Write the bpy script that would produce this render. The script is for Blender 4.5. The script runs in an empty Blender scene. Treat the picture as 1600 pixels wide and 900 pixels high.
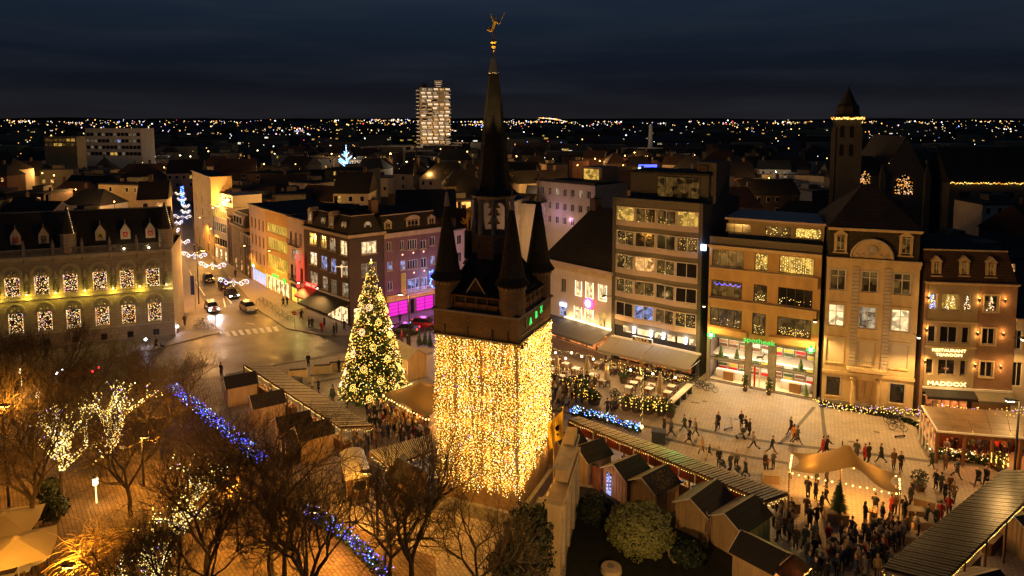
import bpy, bmesh, math, random, colorsys
from math import sin, cos, tan, pi, radians, sqrt, atan2, hypot
from mathutils import Vector, Matrix, noise
random.seed(7)
SC = bpy.context.scene
COL = SC.collection
# ------------------------------------------------ camera
F, CX, CY, HC, PITCH = 1067.0, 800.0, 283.0, 31.4, radians(5.3)
cd = bpy.data.cameras.new('camera'); cam = bpy.data.objects.new('camera', cd); COL.objects.link(cam)
cam.location = (0, 0, HC); cam.rotation_euler = (pi/2-PITCH, 0, 0)
cd.sensor_width = 36; cd.lens = 36*F/1600; cd.shift_y = -(450-CY)/1600; cd.clip_end = 12000
SC.camera = cam
SC.view_settings.view_transform = 'Standard'; SC.view_settings.look = 'None'
SC.view_settings.exposure = 0.4; SC.view_settings.gamma = 1.0
cy = SC.cycles
cy.use_denoising = True
try: cy.denoiser = 'OPENIMAGEDENOISE'
except Exception: pass
cy.max_bounces = 3; cy.diffuse_bounces = 2; cy.glossy_bounces = 2; cy.transmission_bounces = 2
cy.sample_clamp_indirect = 1.5; cy.sample_clamp_direct = 0
cy.caustics_reflective = False; cy.caustics_refractive = False; cy.use_light_tree = True
cy.use_adaptive_sampling = False
SC.render.film_transparent = False
# ------------------------------------------------ night sky (world)
W = bpy.data.worlds.new('World'); SC.world = W; W.use_nodes = True
nt = W.node_tree; nt.nodes.clear()
def N(nt, t, **k):
    n = nt.nodes.new(t)
    for a, v in k.items(): setattr(n, a, v)
    return n
out = N(nt, 'ShaderNodeOutputWorld'); bg = N(nt, 'ShaderNodeBackground')
tc = N(nt, 'ShaderNodeTexCoord'); sep = N(nt, 'ShaderNodeSeparateXYZ'); ramp = N(nt, 'ShaderNodeValToRGB')
mp = N(nt, 'ShaderNodeMapping'); nz = N(nt, 'ShaderNodeTexNoise'); mix = N(nt, 'ShaderNodeMixRGB')
nt.links.new(tc.outputs['Generated'], sep.inputs[0]); nt.links.new(sep.outputs[2], ramp.inputs[0])
cr = ramp.color_ramp; cr.elements[0].position = 0.004; cr.elements[0].color = (.0085, .0082, .0100, 1)
cr.elements[1].position = 0.18; cr.elements[1].color = (.0085, .0150, .028, 1)
e = cr.elements.new(.05); e.color = (.0042, .0052, .0088, 1)
e = cr.elements.new(.10); e.color = (.0050, .0085, .0155, 1)
mp.inputs['Scale'].default_value = (1.5, 1.5, 16); nt.links.new(tc.outputs['Generated'], mp.inputs[0])
nt.links.new(mp.outputs[0], nz.inputs[0]); nz.inputs['Scale'].default_value = 2.2; nz.inputs['Detail'].default_value = 5
mr = N(nt, 'ShaderNodeMapRange'); mr.inputs[1].default_value = .45; mr.inputs[2].default_value = .85; mr.inputs[4].default_value = .3
nt.links.new(nz.outputs[0], mr.inputs[0]); nt.links.new(mr.outputs[0], mix.inputs[0])
nt.links.new(ramp.outputs[0], mix.inputs[1]); mix.inputs[2].default_value = (.024, .027, .036, 1)
nt.links.new(mix.outputs[0], bg.inputs[0]); bg.inputs[1].default_value = 1.0; nt.links.new(bg.outputs[0], out.inputs[0])
# ------------------------------------------------ photo pixel -> place
def ray(x, y):
    a = (x-CX)/F; b = -(y-CY)/F
    return Vector((a, cos(PITCH)+b*sin(PITCH), -sin(PITCH)+b*cos(PITCH)))
def gp(x, y, z=0.0):
    d = ray(x, y); t = (z-HC)/d.z; return Vector((d.x*t, d.y*t, z))
def dp(x, y, Y):
    d = ray(x, y); t = Y/d.y; return Vector((d.x*t, Y, HC+d.z*t))
def scr(p):
    q = Vector(p)-Vector((0, 0, HC)); f = q.y*cos(PITCH)-q.z*sin(PITCH); u = q.y*sin(PITCH)+q.z*cos(PITCH)
    return (CX+F*q.x/f, CY-F*u/f)
# ------------------------------------------------ materials
MATS = {}
def _base(name):
    m = bpy.data.materials.new(name); m.use_nodes = True; t = m.node_tree
    b = t.nodes['Principled BSDF']; MATS[name] = m; return m, t, b
def mat(name, col, rough=.75, var=.25, scale=2.0, bump=.0, metal=0.0, spec=.4, stretch=(1, 1, 1), objcol=False, coords='Object'):
    m, t, b = _base(name)
    tc = N(t, 'ShaderNodeTexCoord'); mp = N(t, 'ShaderNodeMapping'); mp.inputs['Scale'].default_value = stretch
    t.links.new(tc.outputs[coords], mp.inputs[0])
    nz = N(t, 'ShaderNodeTexNoise'); nz.inputs['Scale'].default_value = scale; nz.inputs['Detail'].default_value = 6
    nz.inputs['Roughness'].default_value = .65; t.links.new(mp.outputs[0], nz.inputs[0])
    mr = N(t, 'ShaderNodeMapRange'); mr.inputs[1].default_value = .3; mr.inputs[2].default_value = .7
    mr.inputs[3].default_value = 1-var; mr.inputs[4].default_value = 1+var; t.links.new(nz.outputs[0], mr.inputs[0])
    mul = N(t, 'ShaderNodeMixRGB', blend_type='MULTIPLY'); mul.inputs[0].default_value = 1; mul.inputs[1].default_value = (*col, 1)
    if objcol:
        oi = N(t, 'ShaderNodeObjectInfo'); t.links.new(oi.outputs['Color'], mul.inputs[1])
    t.links.new(mr.outputs[0], mul.inputs[2]); t.links.new(mul.outputs[0], b.inputs['Base Color'])
    b.inputs['Roughness'].default_value = rough; b.inputs['Metallic'].default_value = metal
    b.inputs['Specular IOR Level'].default_value = spec
    if bump:
        bp = N(t, 'ShaderNodeBump'); bp.inputs['Strength'].default_value = bump; bp.inputs['Distance'].default_value = .05
        t.links.new(nz.outputs[0], bp.inputs['Height']); t.links.new(bp.outputs[0], b.inputs['Normal'])
    return m
def brick(name, c1, c2, mortar, w=.22, h=.075, rough=.85, var=.3, bump=.4, flat=False, mort=.012, rot=0, spec=.3):
    """courses of bricks or paving (flat) as fine relief on a surface too far off to tell single pieces"""
    m, t, b = _base(name)
    tc = N(t, 'ShaderNodeTexCoord'); vec = tc.outputs['Object']
    if flat:
        mp = N(t, 'ShaderNodeMapping'); mp.inputs['Rotation'].default_value = (0, 0, rot); t.links.new(vec, mp.inputs[0]); v = mp.outputs[0]
    else:
        s = N(t, 'ShaderNodeSeparateXYZ'); t.links.new(vec, s.inputs[0]); a = N(t, 'ShaderNodeMath', operation='ADD')
        t.links.new(s.outputs[0], a.inputs[0]); t.links.new(s.outputs[1], a.inputs[1])
        c = N(t, 'ShaderNodeCombineXYZ'); t.links.new(a.outputs[0], c.inputs[0]); t.links.new(s.outputs[2], c.inputs[1]); v = c.outputs[0]
    bt = N(t, 'ShaderNodeTexBrick'); t.links.new(v, bt.inputs['Vector'])
    bt.inputs['Color1'].default_value = (*c1, 1); bt.inputs['Color2'].default_value = (*c2, 1); bt.inputs['Mortar'].default_value = (*mortar, 1)
    bt.inputs['Scale'].default_value = 1; bt.inputs['Brick Width'].default_value = w; bt.inputs['Row Height'].default_value = h
    bt.inputs['Mortar Size'].default_value = mort; bt.inputs['Mortar Smooth'].default_value = .3
    nz = N(t, 'ShaderNodeTexNoise'); nz.inputs['Scale'].default_value = .3; nz.inputs['Detail'].default_value = 8; nz.inputs['Roughness'].default_value = .7
    t.links.new(tc.outputs['Object'], nz.inputs[0])
    mr = N(t, 'ShaderNodeMapRange'); mr.inputs[1].default_value = .3; mr.inputs[2].default_value = .7; mr.inputs[3].default_value = 1-var; mr.inputs[4].default_value = 1+var
    t.links.new(nz.outputs[0], mr.inputs[0]); mul = N(t, 'ShaderNodeMixRGB', blend_type='MULTIPLY'); mul.inputs[0].default_value = 1
    t.links.new(bt.outputs[0], mul.inputs[1]); t.links.new(mr.outputs[0], mul.inputs[2]); t.links.new(mul.outputs[0], b.inputs['Base Color'])
    mr2 = N(t, 'ShaderNodeMapRange'); mr2.inputs[1].default_value = .3; mr2.inputs[2].default_value = .7; mr2.inputs[3].default_value = rough-.2; mr2.inputs[4].default_value = min(1, rough+.15)
    t.links.new(nz.outputs[0], mr2.inputs[0]); t.links.new(mr2.outputs[0], b.inputs['Roughness'])
    b.inputs['Specular IOR Level'].default_value = spec
    bp = N(t, 'ShaderNodeBump', invert=True); bp.inputs['Strength'].default_value = bump; bp.inputs['Distance'].default_value = .02
    t.links.new(bt.outputs['Fac'], bp.inputs['Height']); t.links.new(bp.outputs[0], b.inputs['Normal'])
    return m
def emis(name, col, s, sample='NONE'):
    m, t, b = _base(name)
    b.inputs['Base Color'].default_value = (*[c*.3 for c in col], 1)
    b.inputs['Emission Color'].default_value = (*col, 1); b.inputs['Emission Strength'].default_value = s
    m.cycles.emission_sampling = sample; return m
def room(name, col, s, dark=.15, scale=1.6, sample='NONE', thresh=.5, col2=None):
    """a lit interior seen through glass: uneven, with darker furniture and curtain shapes"""
    m, t, b = _base(name)
    tc = N(t, 'ShaderNodeTexCoord'); oi = N(t, 'ShaderNodeObjectInfo'); ad = N(t, 'ShaderNodeVectorMath', operation='ADD')
    sc_ = N(t, 'ShaderNodeMath', operation='MULTIPLY'); sc_.inputs[1].default_value = 37; t.links.new(oi.outputs['Random'], sc_.inputs[0])
    t.links.new(tc.outputs['Object'], ad.inputs[0]); t.links.new(sc_.outputs[0], ad.inputs[1])
    vo = N(t, 'ShaderNodeTexVoronoi', distance='CHEBYCHEV'); vo.inputs['Scale'].default_value = scale; t.links.new(ad.outputs[0], vo.inputs[0])
    nz = N(t, 'ShaderNodeTexNoise'); nz.inputs['Scale'].default_value = scale*1.3; nz.inputs['Detail'].default_value = 4; t.links.new(ad.outputs[0], nz.inputs[0])
    sp = N(t, 'ShaderNodeSeparateColor'); t.links.new(vo.outputs['Color'], sp.inputs[0])
    mu = N(t, 'ShaderNodeMath', operation='MULTIPLY'); t.links.new(sp.outputs[0], mu.inputs[0]); t.links.new(nz.outputs[0], mu.inputs[1])
    mr = N(t, 'ShaderNodeMapRange'); mr.inputs[1].default_value = .08; mr.inputs[2].default_value = thresh; mr.inputs[3].default_value = dark; mr.inputs[4].default_value = 1
    t.links.new(mu.outputs[0], mr.inputs[0])
    st = N(t, 'ShaderNodeMath', operation='MULTIPLY'); st.inputs[1].default_value = s; t.links.new(mr.outputs[0], st.inputs[0])
    mx = N(t, 'ShaderNodeMixRGB'); t.links.new(sp.outputs[1], mx.inputs[0]); mx.inputs[1].default_value = (*col, 1); mx.inputs[2].default_value = (*(col2 or tuple(c*.8 for c in col)), 1)
    t.links.new(mx.outputs[0], b.inputs['Emission Color']); t.links.new(st.outputs[0], b.inputs['Emission Strength'])
    b.inputs['Base Color'].default_value = (.02, .02, .02, 1); b.inputs['Roughness'].default_value = .15
    m.cycles.emission_sampling = sample; return m
# ------------------------------------------------ mesh builder
class MB:
    def __init__(s, M=None): s.v = []; s.f = []; s.m = []; s.names = []; s.M = M or Matrix(); s.smooth = False
    def mi(s, m):
        if m not in s.names: s.names.append(m)
        return s.names.index(m)
    def add(s, vs, fs, m):
        o = len(s.v); M = s.M; s.v += [tuple(M @ Vector(p)) for p in vs]; k = s.mi(m)
        for f in fs: s.f.append(tuple(i+o for i in f)); s.m.append(k)
        return s
    def box(s, x0, x1, y0, y1, z0, z1, m):
        return s.add([(x0, y0, z0), (x1, y0, z0), (x1, y1, z0), (x0, y1, z0), (x0, y0, z1), (x1, y0, z1), (x1, y1, z1), (x0, y1, z1)],
              [(3, 2, 1, 0), (4, 5, 6, 7), (0, 1, 5, 4), (1, 2, 6, 5), (2, 3, 7, 6), (3, 0, 4, 7)], m)
    def prism(s, pts, z0, z1, m, cap=True, m2=None):
        n = len(pts); vs = [(p[0], p[1], z0) for p in pts]+[(p[0], p[1], z1) for p in pts]
        s.add(vs, [(i, (i+1) % n, n+(i+1) % n, n+i) for i in range(n)]+([tuple(range(n-1, -1, -1))] if cap else []), m)
        if cap: s.add([(p[0], p[1], z1) for p in pts], [tuple(range(n))], m2 or m)
        return s
    def cyl(s, c, r0, r1, z0, z1, m, n=10, cap=True):
        a = [2*pi*i/n for i in range(n)]
        vs = [(c[0]+r0*cos(t), c[1]+r0*sin(t), z0) for t in a]+[(c[0]+r1*cos(t), c[1]+r1*sin(t), z1) for t in a]
        fs = [(i, (i+1) % n, n+(i+1) % n, n+i) for i in range(n)]
        if cap: fs += [tuple(range(n-1, -1, -1)), tuple(range(n, 2*n))]
        return s.add(vs, fs, m)
    def lathe(s, c, prof, m, n=12, ph=0):
        vs = []; fs = []
        for r, z in prof: vs += [(c[0]+r*cos(ph+2*pi*i/n), c[1]+r*sin(ph+2*pi*i/n), z) for i in range(n)]
        for k in range(len(prof)-1): fs += [(k*n+i, k*n+(i+1) % n, (k+1)*n+(i+1) % n, (k+1)*n+i) for i in range(n)]
        fs += [tuple(range(n-1, -1, -1)), tuple(range((len(prof)-1)*n, len(prof)*n))]
        return s.add(vs, fs, m)
    def tube(s, a, b, r0, r1, m, n=6, cap=True):
        a = Vector(a); b = Vector(b); d = (b-a)
        if d.length < 1e-6: return s
        d.normalize(); u = d.orthogonal().normalized(); w = d.cross(u)
        vs = [tuple(a+(u*cos(2*pi*i/n)+w*sin(2*pi*i/n))*r0) for i in range(n)]+[tuple(b+(u*cos(2*pi*i/n)+w*sin(2*pi*i/n))*r1) for i in range(n)]
        fs = [(i, (i+1) % n, n+(i+1) % n, n+i) for i in range(n)]
        if cap: fs += [tuple(range(n-1, -1, -1)), tuple(range(n, 2*n))]
        return s.add(vs, fs, m)
    def path(s, pts, r, m, n=6):
        for a, b in zip(pts, pts[1:]): s.tube(a, b, r, r, m, n)
        return s
    def octa(s, c, r, m):
        x, y, z = c
        return s.add([(x+r, y, z), (x-r, y, z), (x, y+r, z), (x, y-r, z), (x, y, z+r), (x, y, z-r)],
              [(0, 2, 4), (2, 1, 4), (1, 3, 4), (3, 0, 4), (2, 0, 5), (1, 2, 5), (3, 1, 5), (0, 3, 5)], m)
    def ball(s, c, r, m, n=8, k=5, sz=1.0):
        return s.lathe(c, [(max(.001, r*sin(pi*j/k)), c[2]-r*sz*cos(pi*j/k)) for j in range(k+1)], m, n)
    def quad(s, a, b, c, d, m): return s.add([a, b, c, d], [(0, 1, 2, 3)], m)
    def mesh(s, name):
        me = bpy.data.meshes.new(name); me.from_pydata(s.v, [], s.f)
        for n_ in s.names: me.materials.append(MATS[n_])
        if me.polygons: me.polygons.foreach_set('material_index', s.m)
        if s.smooth: me.polygons.foreach_set('use_smooth', [True]*len(me.polygons))
        me.update(); return me
TOPS = []
def setp(o, label=None, cat=None, group=None, kind=None):
    if label: o['label'] = label
    if cat: o['category'] = cat
    if group: o['group'] = group
    if kind: o['kind'] = kind
    return o
def thing(name, label, cat, M=None, group=None):
    o = bpy.data.objects.new(name, None); COL.objects.link(o); o.empty_display_size = .3
    if M is not None: o.matrix_world = M if isinstance(M, Matrix) else Matrix.Translation(Vector(M))
    setp(o, label, cat, group); TOPS.append(o); return o
def part(name, mb, parent, label=None, kind=None, loc=None, color=None):
    me = mb.mesh(name) if isinstance(mb, MB) else mb
    o = bpy.data.objects.new(name, me); COL.objects.link(o); o.parent = parent
    if loc is not None:
        if isinstance(loc, Matrix): o.matrix_local = loc
        else: o.location = loc
    if label: o['label'] = label
    if kind: o['kind'] = kind
    if color: o.color = color
    return o
def single(name, mb, label, cat, M=None, group=None, color=None):
    o = part(name, mb, None); setp(o, label, cat, group); TOPS.append(o)
    if M is not None: o.matrix_world = M if isinstance(M, Matrix) else Matrix.Translation(Vector(M))
    if color: o.color = color
    return o
def struct(name, mb):
    o = part(name, mb, None); o['kind'] = 'structure'; return o
def dup(root, M, label=None, group=None, color=None):
    def rec(o, par):
        c = o.copy(); COL.objects.link(c); c.parent = par
        for ch in o.children: rec(ch, c)
        return c
    r = rec(root, None); r.matrix_world = M if isinstance(M, Matrix) else Matrix.Translation(Vector(M)); TOPS.append(r)
    if label: r['label'] = label
    if group: r['group'] = group
    if color: r.color = color
    return r
def TR(p, rz=0, s=1.0): return Matrix.Translation(Vector(p)) @ Matrix.Rotation(rz, 4, 'Z') @ Matrix.Scale(s, 4)
def lamp(p, power, col, r=.12, spot=None, aim=None, blend=.6, name='lamp_light'):
    l = bpy.data.lights.new(name, 'SPOT' if spot else 'POINT'); l.energy = power; l.color = col; l.shadow_soft_size = r
    o = bpy.data.objects.new(name, l); COL.objects.link(o); o.location = p
    if spot:
        l.spot_size = radians(spot); l.spot_blend = blend
        d = (Vector(aim)-Vector(p)); o.rotation_euler = d.to_track_quat('-Z', 'Y').to_euler()
    return o
def bulbs(mb, pts, r, names, weights=None):
    for p in pts: mb.octa(p, r*random.uniform(.75, 1.25), random.choices(names, weights)[0])
    return mb
def text_mesh(s, size, depth=.03, font_extr=True):
    c = bpy.data.curves.new('lettering', 'FONT'); c.body = s; c.size = size; c.extrude = depth; c.align_x = 'CENTER'; c.align_y = 'CENTER'
    c.resolution_u = 2
    o = bpy.data.objects.new('lettering_tmp', c); COL.objects.link(o); dg = bpy.context.evaluated_depsgraph_get()
    me = bpy.data.meshes.new_from_object(o.evaluated_get(dg)); bpy.data.objects.remove(o); return me
def letters(s, size, parent, loc, m, rx=pi/2, rz=0, sx=1.0, name='lettering', roll=0):
    me = text_mesh(s, size); me.materials.clear(); me.materials.append(MATS[m])
    M = Matrix.Translation(Vector(loc)) @ Matrix.Rotation(rz, 4, 'Z') @ Matrix.Rotation(rx, 4, 'X') @ Matrix.Rotation(roll, 4, 'Z') @ Matrix.Diagonal((sx, 1, 1, 1))
    o = bpy.data.objects.new(name, me); COL.objects.link(o); o.parent = parent; o.matrix_local = M; return o
def strokes(parent, x0, x1, y, z0, z1, m, n, upright=False, name='lettering'):
    """a line of letter-sized marks where the photograph's own lettering is too small to read"""
    rd = random.Random(n); mb = MB(); w = (x1-x0)/n if not upright else (z1-z0)/n
    for i in range(n):
        if not upright and n > 8 and i == n//2+1: continue
        a = x0+w*i if not upright else x0; b = a+w*.7 if not upright else x1; c = z0 if not upright else z0+w*i; d = z1 if not upright else c+w*.72; t = min(b-a, d-c)*.2
        mb.box(a, a+t, y-.02, y, c, d, m)
        if rd.random() < .6: mb.box(b-t, b, y-.02, y, c, d, m)
        for q in rd.sample([c, (c+d-t)/2, d-t], rd.choice([1, 2])): mb.box(a+t, b-t, y-.019, y-.001, q, q+t, m)
    return part(name, mb, parent)
# ------------------------------------------------ material list
mat('stone_pale', (.42, .36, .29), .8, .22, 1.2, .15); mat('stone_cream', (.52, .39, .21), .8, .22, 1.1, .08, stretch=(1, 1, .35))
mat('stone_grey', (.24, .22, .19), .85, .3, 1.5, .2); mat('plaster_white', (.60, .50, .37), .8, .16, .8, stretch=(1, 1, .3))
mat('plaster_cream', (.50, .42, .30), .82, .12, .5); mat('plaster_ochre', (.46, .30, .12), .82, .2, .9, stretch=(1, 1, .3))
mat('plaster_pink', (.50, .38, .32), .82, .12, .5); mat('plaster_grey', (.30, .23, .13), .85, .15, .7)
mat('concrete_dark', (.10, .09, .075), .9, .35, 2.5, .2, stretch=(1, 1, 4)); mat('concrete_pink', (.48, .37, .30), .8, .1, 1)
mat('pebble_band', (.16, .14, .10), .95, .5, 14, .3)
brick('slate', (.058, .047, .030), (.038, .031, .021), (.026, .021, .015), w=.28, h=.17, mort=.02, var=.35); brick('roof_tile_dark', (.042, .034, .025), (.030, .025, .019), (.018, .013, .010), w=.4, h=.3, mort=.03, var=.4)
brick('roof_tile_red', (.072, .042, .028), (.055, .033, .022), (.04, .018, .012), w=.4, h=.3, mort=.03, var=.4); mat('roof_felt', (.022, .019, .015), .85, .4, 1.2)
mat('asphalt_roof', (.05, .047, .045), .9, .3, .7); mat('zinc', (.22, .22, .22), .5, .2, 1.5, metal=.5)
mat('wood_pale', (.40, .27, .14), .8, .25, 3, .1, stretch=(1, 1, .15)); mat('wood_brown', (.17, .08, .035), .75, .3, 3, .15, stretch=(1, 1, .2))
mat('wood_red', (.20, .055, .03), .7, .2, 3); mat('slat_paint', (.72, .66, .52), .55, .25, 4, spec=.5); mat('slat_dark', (.055, .043, .03), .34, .4, 4, spec=.6); mat('gold_dull', (.35, .22, .06), .5, .3, 5)
mat('roof_board', (.33, .27, .18), .75, .2, 2); mat('roof_dark', (.020, .016, .016), .8, .5, 6, .2); mat('roof_shiny', (.16, .09, .035), .38, .4, .7, .1, spec=.6)
mat('dark_metal', (.03, .03, .03), .45, .2, 3, metal=.4); mat('black_paint', (.012, .012, .013), .4, .2, 3)
mat('white_paint', (.75, .72, .66), .5, .06, 2); mat('frame_white', (.66, .62, .54), .5, .06, 2); mat('frame_dark', (.03, .028, .025), .4, .2, 3)
mat('frame_brown', (.12, .06, .03), .5, .2, 3)
mat('gold', (.9, .52, .07), .4, .2, 5, metal=.1); mat('copper_green', (.08, .16, .11), .6, .3, 4)
mat('awning_grey', (.10, .095, .085), .8, .1, .8, stretch=(8, .2, .2)); mat('awning_tan', (.30, .26, .19), .8, .1, .8, stretch=(8, .2, .2))
mat('awning_black', (.018, .016, .015), .8, .1, .8); mat('awning_red', (.5, .02, .015), .7, .1, .8)
mat('canvas', (.36, .27, .13), .8, .1, .6); mat('canvas_cream', (.55, .44, .26), .8, .08, .8)
mat('leaf_dark', (.035, .055, .02), .7, .5, 2); mat('leaf_light', (.075, .11, .03), .6, .5, 4); mat('leaf_pine', (.045, .075, .025), .65, .4, 2)
mat('leaf_ivy', (.02, .032, .012), .6, .5, 2); mat('leaf_topiary', (.22, .23, .075), .6, .45, 3)
mat('bark', (.07, .05, .032), .9, .4, 5, .3); mat('twig', (.115, .078, .040), .9, .3, 3); mat('twig_gold', (.48, .32, .10), .8, .3, 3)
mat('skin', (.45, .27, .18), .6, .05, 5); mat('hair_dark', (.03, .018, .012), .6, .3, 20); mat('trousers', (.018, .018, .024), .8, .3, 4)
mat('shoe', (.02, .016, .014), .5, .2, 5); mat('coat', (.1, .1, .1), .85, .2, 6, objcol=True); mat('hat', (.2, .15, .1), .9, .2, 9)
mat('car_paint', (.1, .1, .1), .22, .05, 1, objcol=True, spec=.8, metal=.3); mat('tyre', (.02, .02, .02), .9, .1, 4)
mat('rubber_wheel', (.25, .25, .26), .35, .1, 4, metal=.8); mat('soil', (.05, .035, .025), .95, .3, 3)
mat('paint_road', (.80, .76, .66), .7, .25, 3); brick('park_gravel', (.19, .125, .07), (.14, .09, .05), (.07, .048, .03), w=.55, h=.28, mort=.03, flat=True, rot=.9, var=.65, bump=.4, rough=.8); mat('grass_dark', (.013, .014, .006), .95, .5, 1.5)  # park_gravel: strong mottling paints in the shadows under the trees
mat('plastic_dark', (.025, .03, .04), .4, .2, 2); mat('terracotta', (.07, .05, .04), .7, .2, 2); mat('cloth_white', (.7, .68, .6), .8, .05, 2)
mat('flag_yellow', (.75, .48, .04), .8, .1, 2); mat('barrel_wood', (.35, .2, .09), .7, .2, 4)
mat('sign_blue', (.02, .05, .25), .5, .1, 2); mat('sign_red', (.6, .02, .02), .5, .1, 2); mat('banner_yellow', (.6, .5, .05), .7, .1, 2)
brick('brick_brown', (.105, .06, .036), (.075, .040, .026), (.12, .10, .085)); brick('brick_red', (.20, .075, .045), (.15, .055, .035), (.2, .16, .13))
brick('brick_orange', (.32, .15, .065), (.25, .115, .05), (.25, .2, .15)); brick('brick_belfry', (.21, .125, .07), (.135, .085, .05), (.17, .14, .11), var=.5, w=.3, h=.1)
brick('stone_block', (.40, .33, .25), (.34, .28, .21), (.22, .18, .14), w=.9, h=.42, mort=.02, var=.18)
brick('brick_violet', (.21, .085, .065), (.17, .07, .055), (.24, .18, .16))
brick('paving', (.40, .335, .265), (.34, .28, .215), (.21, .17, .13), w=.46, h=.30, mort=.035, flat=True, rot=radians(62), var=.24, bump=.5, rough=.62, spec=.5)
brick('paving_grey', (.25, .21, .18), (.21, .18, .155), (.12, .10, .085), w=.5, h=.5, mort=.04, flat=True, rot=radians(20), var=.2, bump=.5, rough=.65, spec=.5)
brick('cobbles', (.10, .082, .066), (.075, .062, .05), (.05, .04, .033), w=.22, h=.13, mort=.02, flat=True, rot=radians(15), var=.25, bump=.6, rough=.5, spec=.5)
brick('gutter', (.15, .125, .10), (.12, .10, .08), (.06, .05, .04), w=.3, h=.15, mort=.02, flat=True, rot=radians(38), var=.3, bump=.6, rough=.6)
mat('kerb', (.30, .27, .23), .8, .2, 1.5); mat('earth_city', (.022, .02, .018), .95, .4, .05); mat('asphalt', (.062, .055, .05), .6, .3, .4, .1, spec=.5)
emis('bulb_gold', (1, .60, .09), 2.3); emis('bulb_warm', (1, .72, .22), 2.6); emis('bulb_white', (1, .85, .5), 3.0); emis('bulb_amber', (1, .36, .025), 1.5)
emis('bulb_blue', (.04, .07, 1), 3); emis('bulb_cyan', (.2, .5, 1), 3); emis('bulb_violet', (.45, .25, 1), 2.4); emis('bulb_pink', (1, .5, .35), 2.4)
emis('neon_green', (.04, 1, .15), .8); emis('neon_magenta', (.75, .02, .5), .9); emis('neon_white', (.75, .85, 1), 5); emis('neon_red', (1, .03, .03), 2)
emis('neon_pink', (1, .05, .3), 3); emis('lamp_orange', (1, .55, .12), 8); emis('lamp_warm', (1, .8, .5), 6); emis('lamp_white', (.8, .85, 1), 25); emis('lamp_blue', (.3, .5, 1), 8)
emis('head_white', (.8, .92, 1), 30); emis('tail_red', (1, .02, .03), 6); emis('dot_dim', (1, .6, .3), 1.0)
emis('shop_yellow', (.9, .8, .1), .9); emis('text_gold', (1, .72, .25), 3); emis('led_line', (1, .75, .4), 4); emis('shop_blue', (.5, .6, 1), .9)
room('room_warm', (1, .55, .18), 1.1, .12, 2.2, col2=(1, .45, .12)); room('room_gold', (1, .58, .10), .75, .25, 1.5); room('room_dim', (.8, .42, .10), .13, .05, 1.6)
room('room_cream', (1, .70, .34), 1.35, .3, 2.0, thresh=.35); room('room_blue', (.25, .4, 1), .8, .05, 2.0, col2=(.5, .5, .8)); room('room_shop', (1, .68, .33), 1.5, .18, 1.9, thresh=.33, col2=(1, .6, .28))
room('room_orange', (1, .38, .08), .9, .12, 1.9, col2=(1, .2, .05)); room('curtain_grey', (.75, .55, .32), .16, .4, .8); room('room_ribbon', (1, .62, .07), .75, .5, .7)
room('room_pale', (1, .78, .48), .5, .1, 1.8); room('room_office', (1, .9, .7), 1.6, .4, .6)
for k_ in ('canvas', 'canvas_cream', 'awning_tan'):      # cloth lets light through
    t = MATS[k_].node_tree; b = t.nodes['Principled BSDF']; tl = N(t, 'ShaderNodeBsdfTranslucent'); mx = N(t, 'ShaderNodeMixShader'); mx.inputs[0].default_value = .4
    tl.inputs[0].default_value = (.12, .085, .035, 1); t.links.new(b.outputs[0], mx.inputs[1]); t.links.new(tl.outputs[0], mx.inputs[2]); t.links.new(mx.outputs[0], t.nodes['Material Output'].inputs[0])
m, t, b = _base('glass_dark'); b.inputs['Base Color'].default_value = (.012, .012, .016, 1); b.inputs['Roughness'].default_value = .08; b.inputs['Specular IOR Level'].default_value = .7
# ------------------------------------------------ ground, roads, pavements
def G(pts, z=0.0): return [gp(x, y, 0) for x, y in pts]
mb = MB(); S = 9000
mb.quad((-S, -300, -.03), (S, -300, -.03), (S, S, -.03), (-S, S, -.03), 'earth_city'); struct('ground', mb)
mb = MB(); mb.quad((-75, 14, 0), (75, 14, 0), (75, 135, 0), (-75, 135, 0), 'paving'); struct('square', mb)
RK = [(296, 300), (302, 340), (312, 380), (340, 412), (372, 448), (404, 485), (448, 514), (500, 524), (540, 524), (610, 508), (700, 488), (800, 470)]
road = [(-300, 652), (0, 592), (244, 546), (344, 520), (309, 455), (289, 407), (283, 340), (280, 300), (282, 262), (292, 262)]+RK+[(900, 452), (900, 478), (700, 512), (640, 527), (540, 552), (427, 571), (352, 586), (200, 612), (0, 650), (-300, 712)]
def poly(name, pts, z, m, z0=None, parent=None):
    g = G(pts); mb = MB()
    from mathutils.geometry import tessellate_polygon
    tr = tessellate_polygon([[Vector((p.x, p.y, 0)) for p in g]])
    fs = []
    for a, b, c in tr:
        n = (g[b]-g[a]).cross(g[c]-g[a]); fs.append((a, b, c) if n.z > 0 else (a, c, b))
    mb.add([(p.x, p.y, z) for p in g], fs, m)
    if z0 is not None:
        n = len(g); mb.add([(p.x, p.y, z0) for p in g]+[(p.x, p.y, z-.001) for p in g], [(i, (i+1) % n, n+(i+1) % n, n+i) for i in range(n)], 'kerb')
    return struct(name, mb)
poly('road', road, .006, 'cobbles')
poly('pavement', [(-300, 652), (0, 592), (244, 546), (344, 520), (309, 455), (289, 407), (283, 340), (280, 300), (262, 300), (272, 400), (274, 526), (0, 553), (-300, 582)], .12, 'paving_grey', 0)
poly('pavement', RK+[(800, 462), (690, 480), (600, 496), (548, 511), (478, 483), (408, 447), (357, 412), (323, 392), (305, 378), (294, 300)], .12, 'paving_grey', 0)
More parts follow.
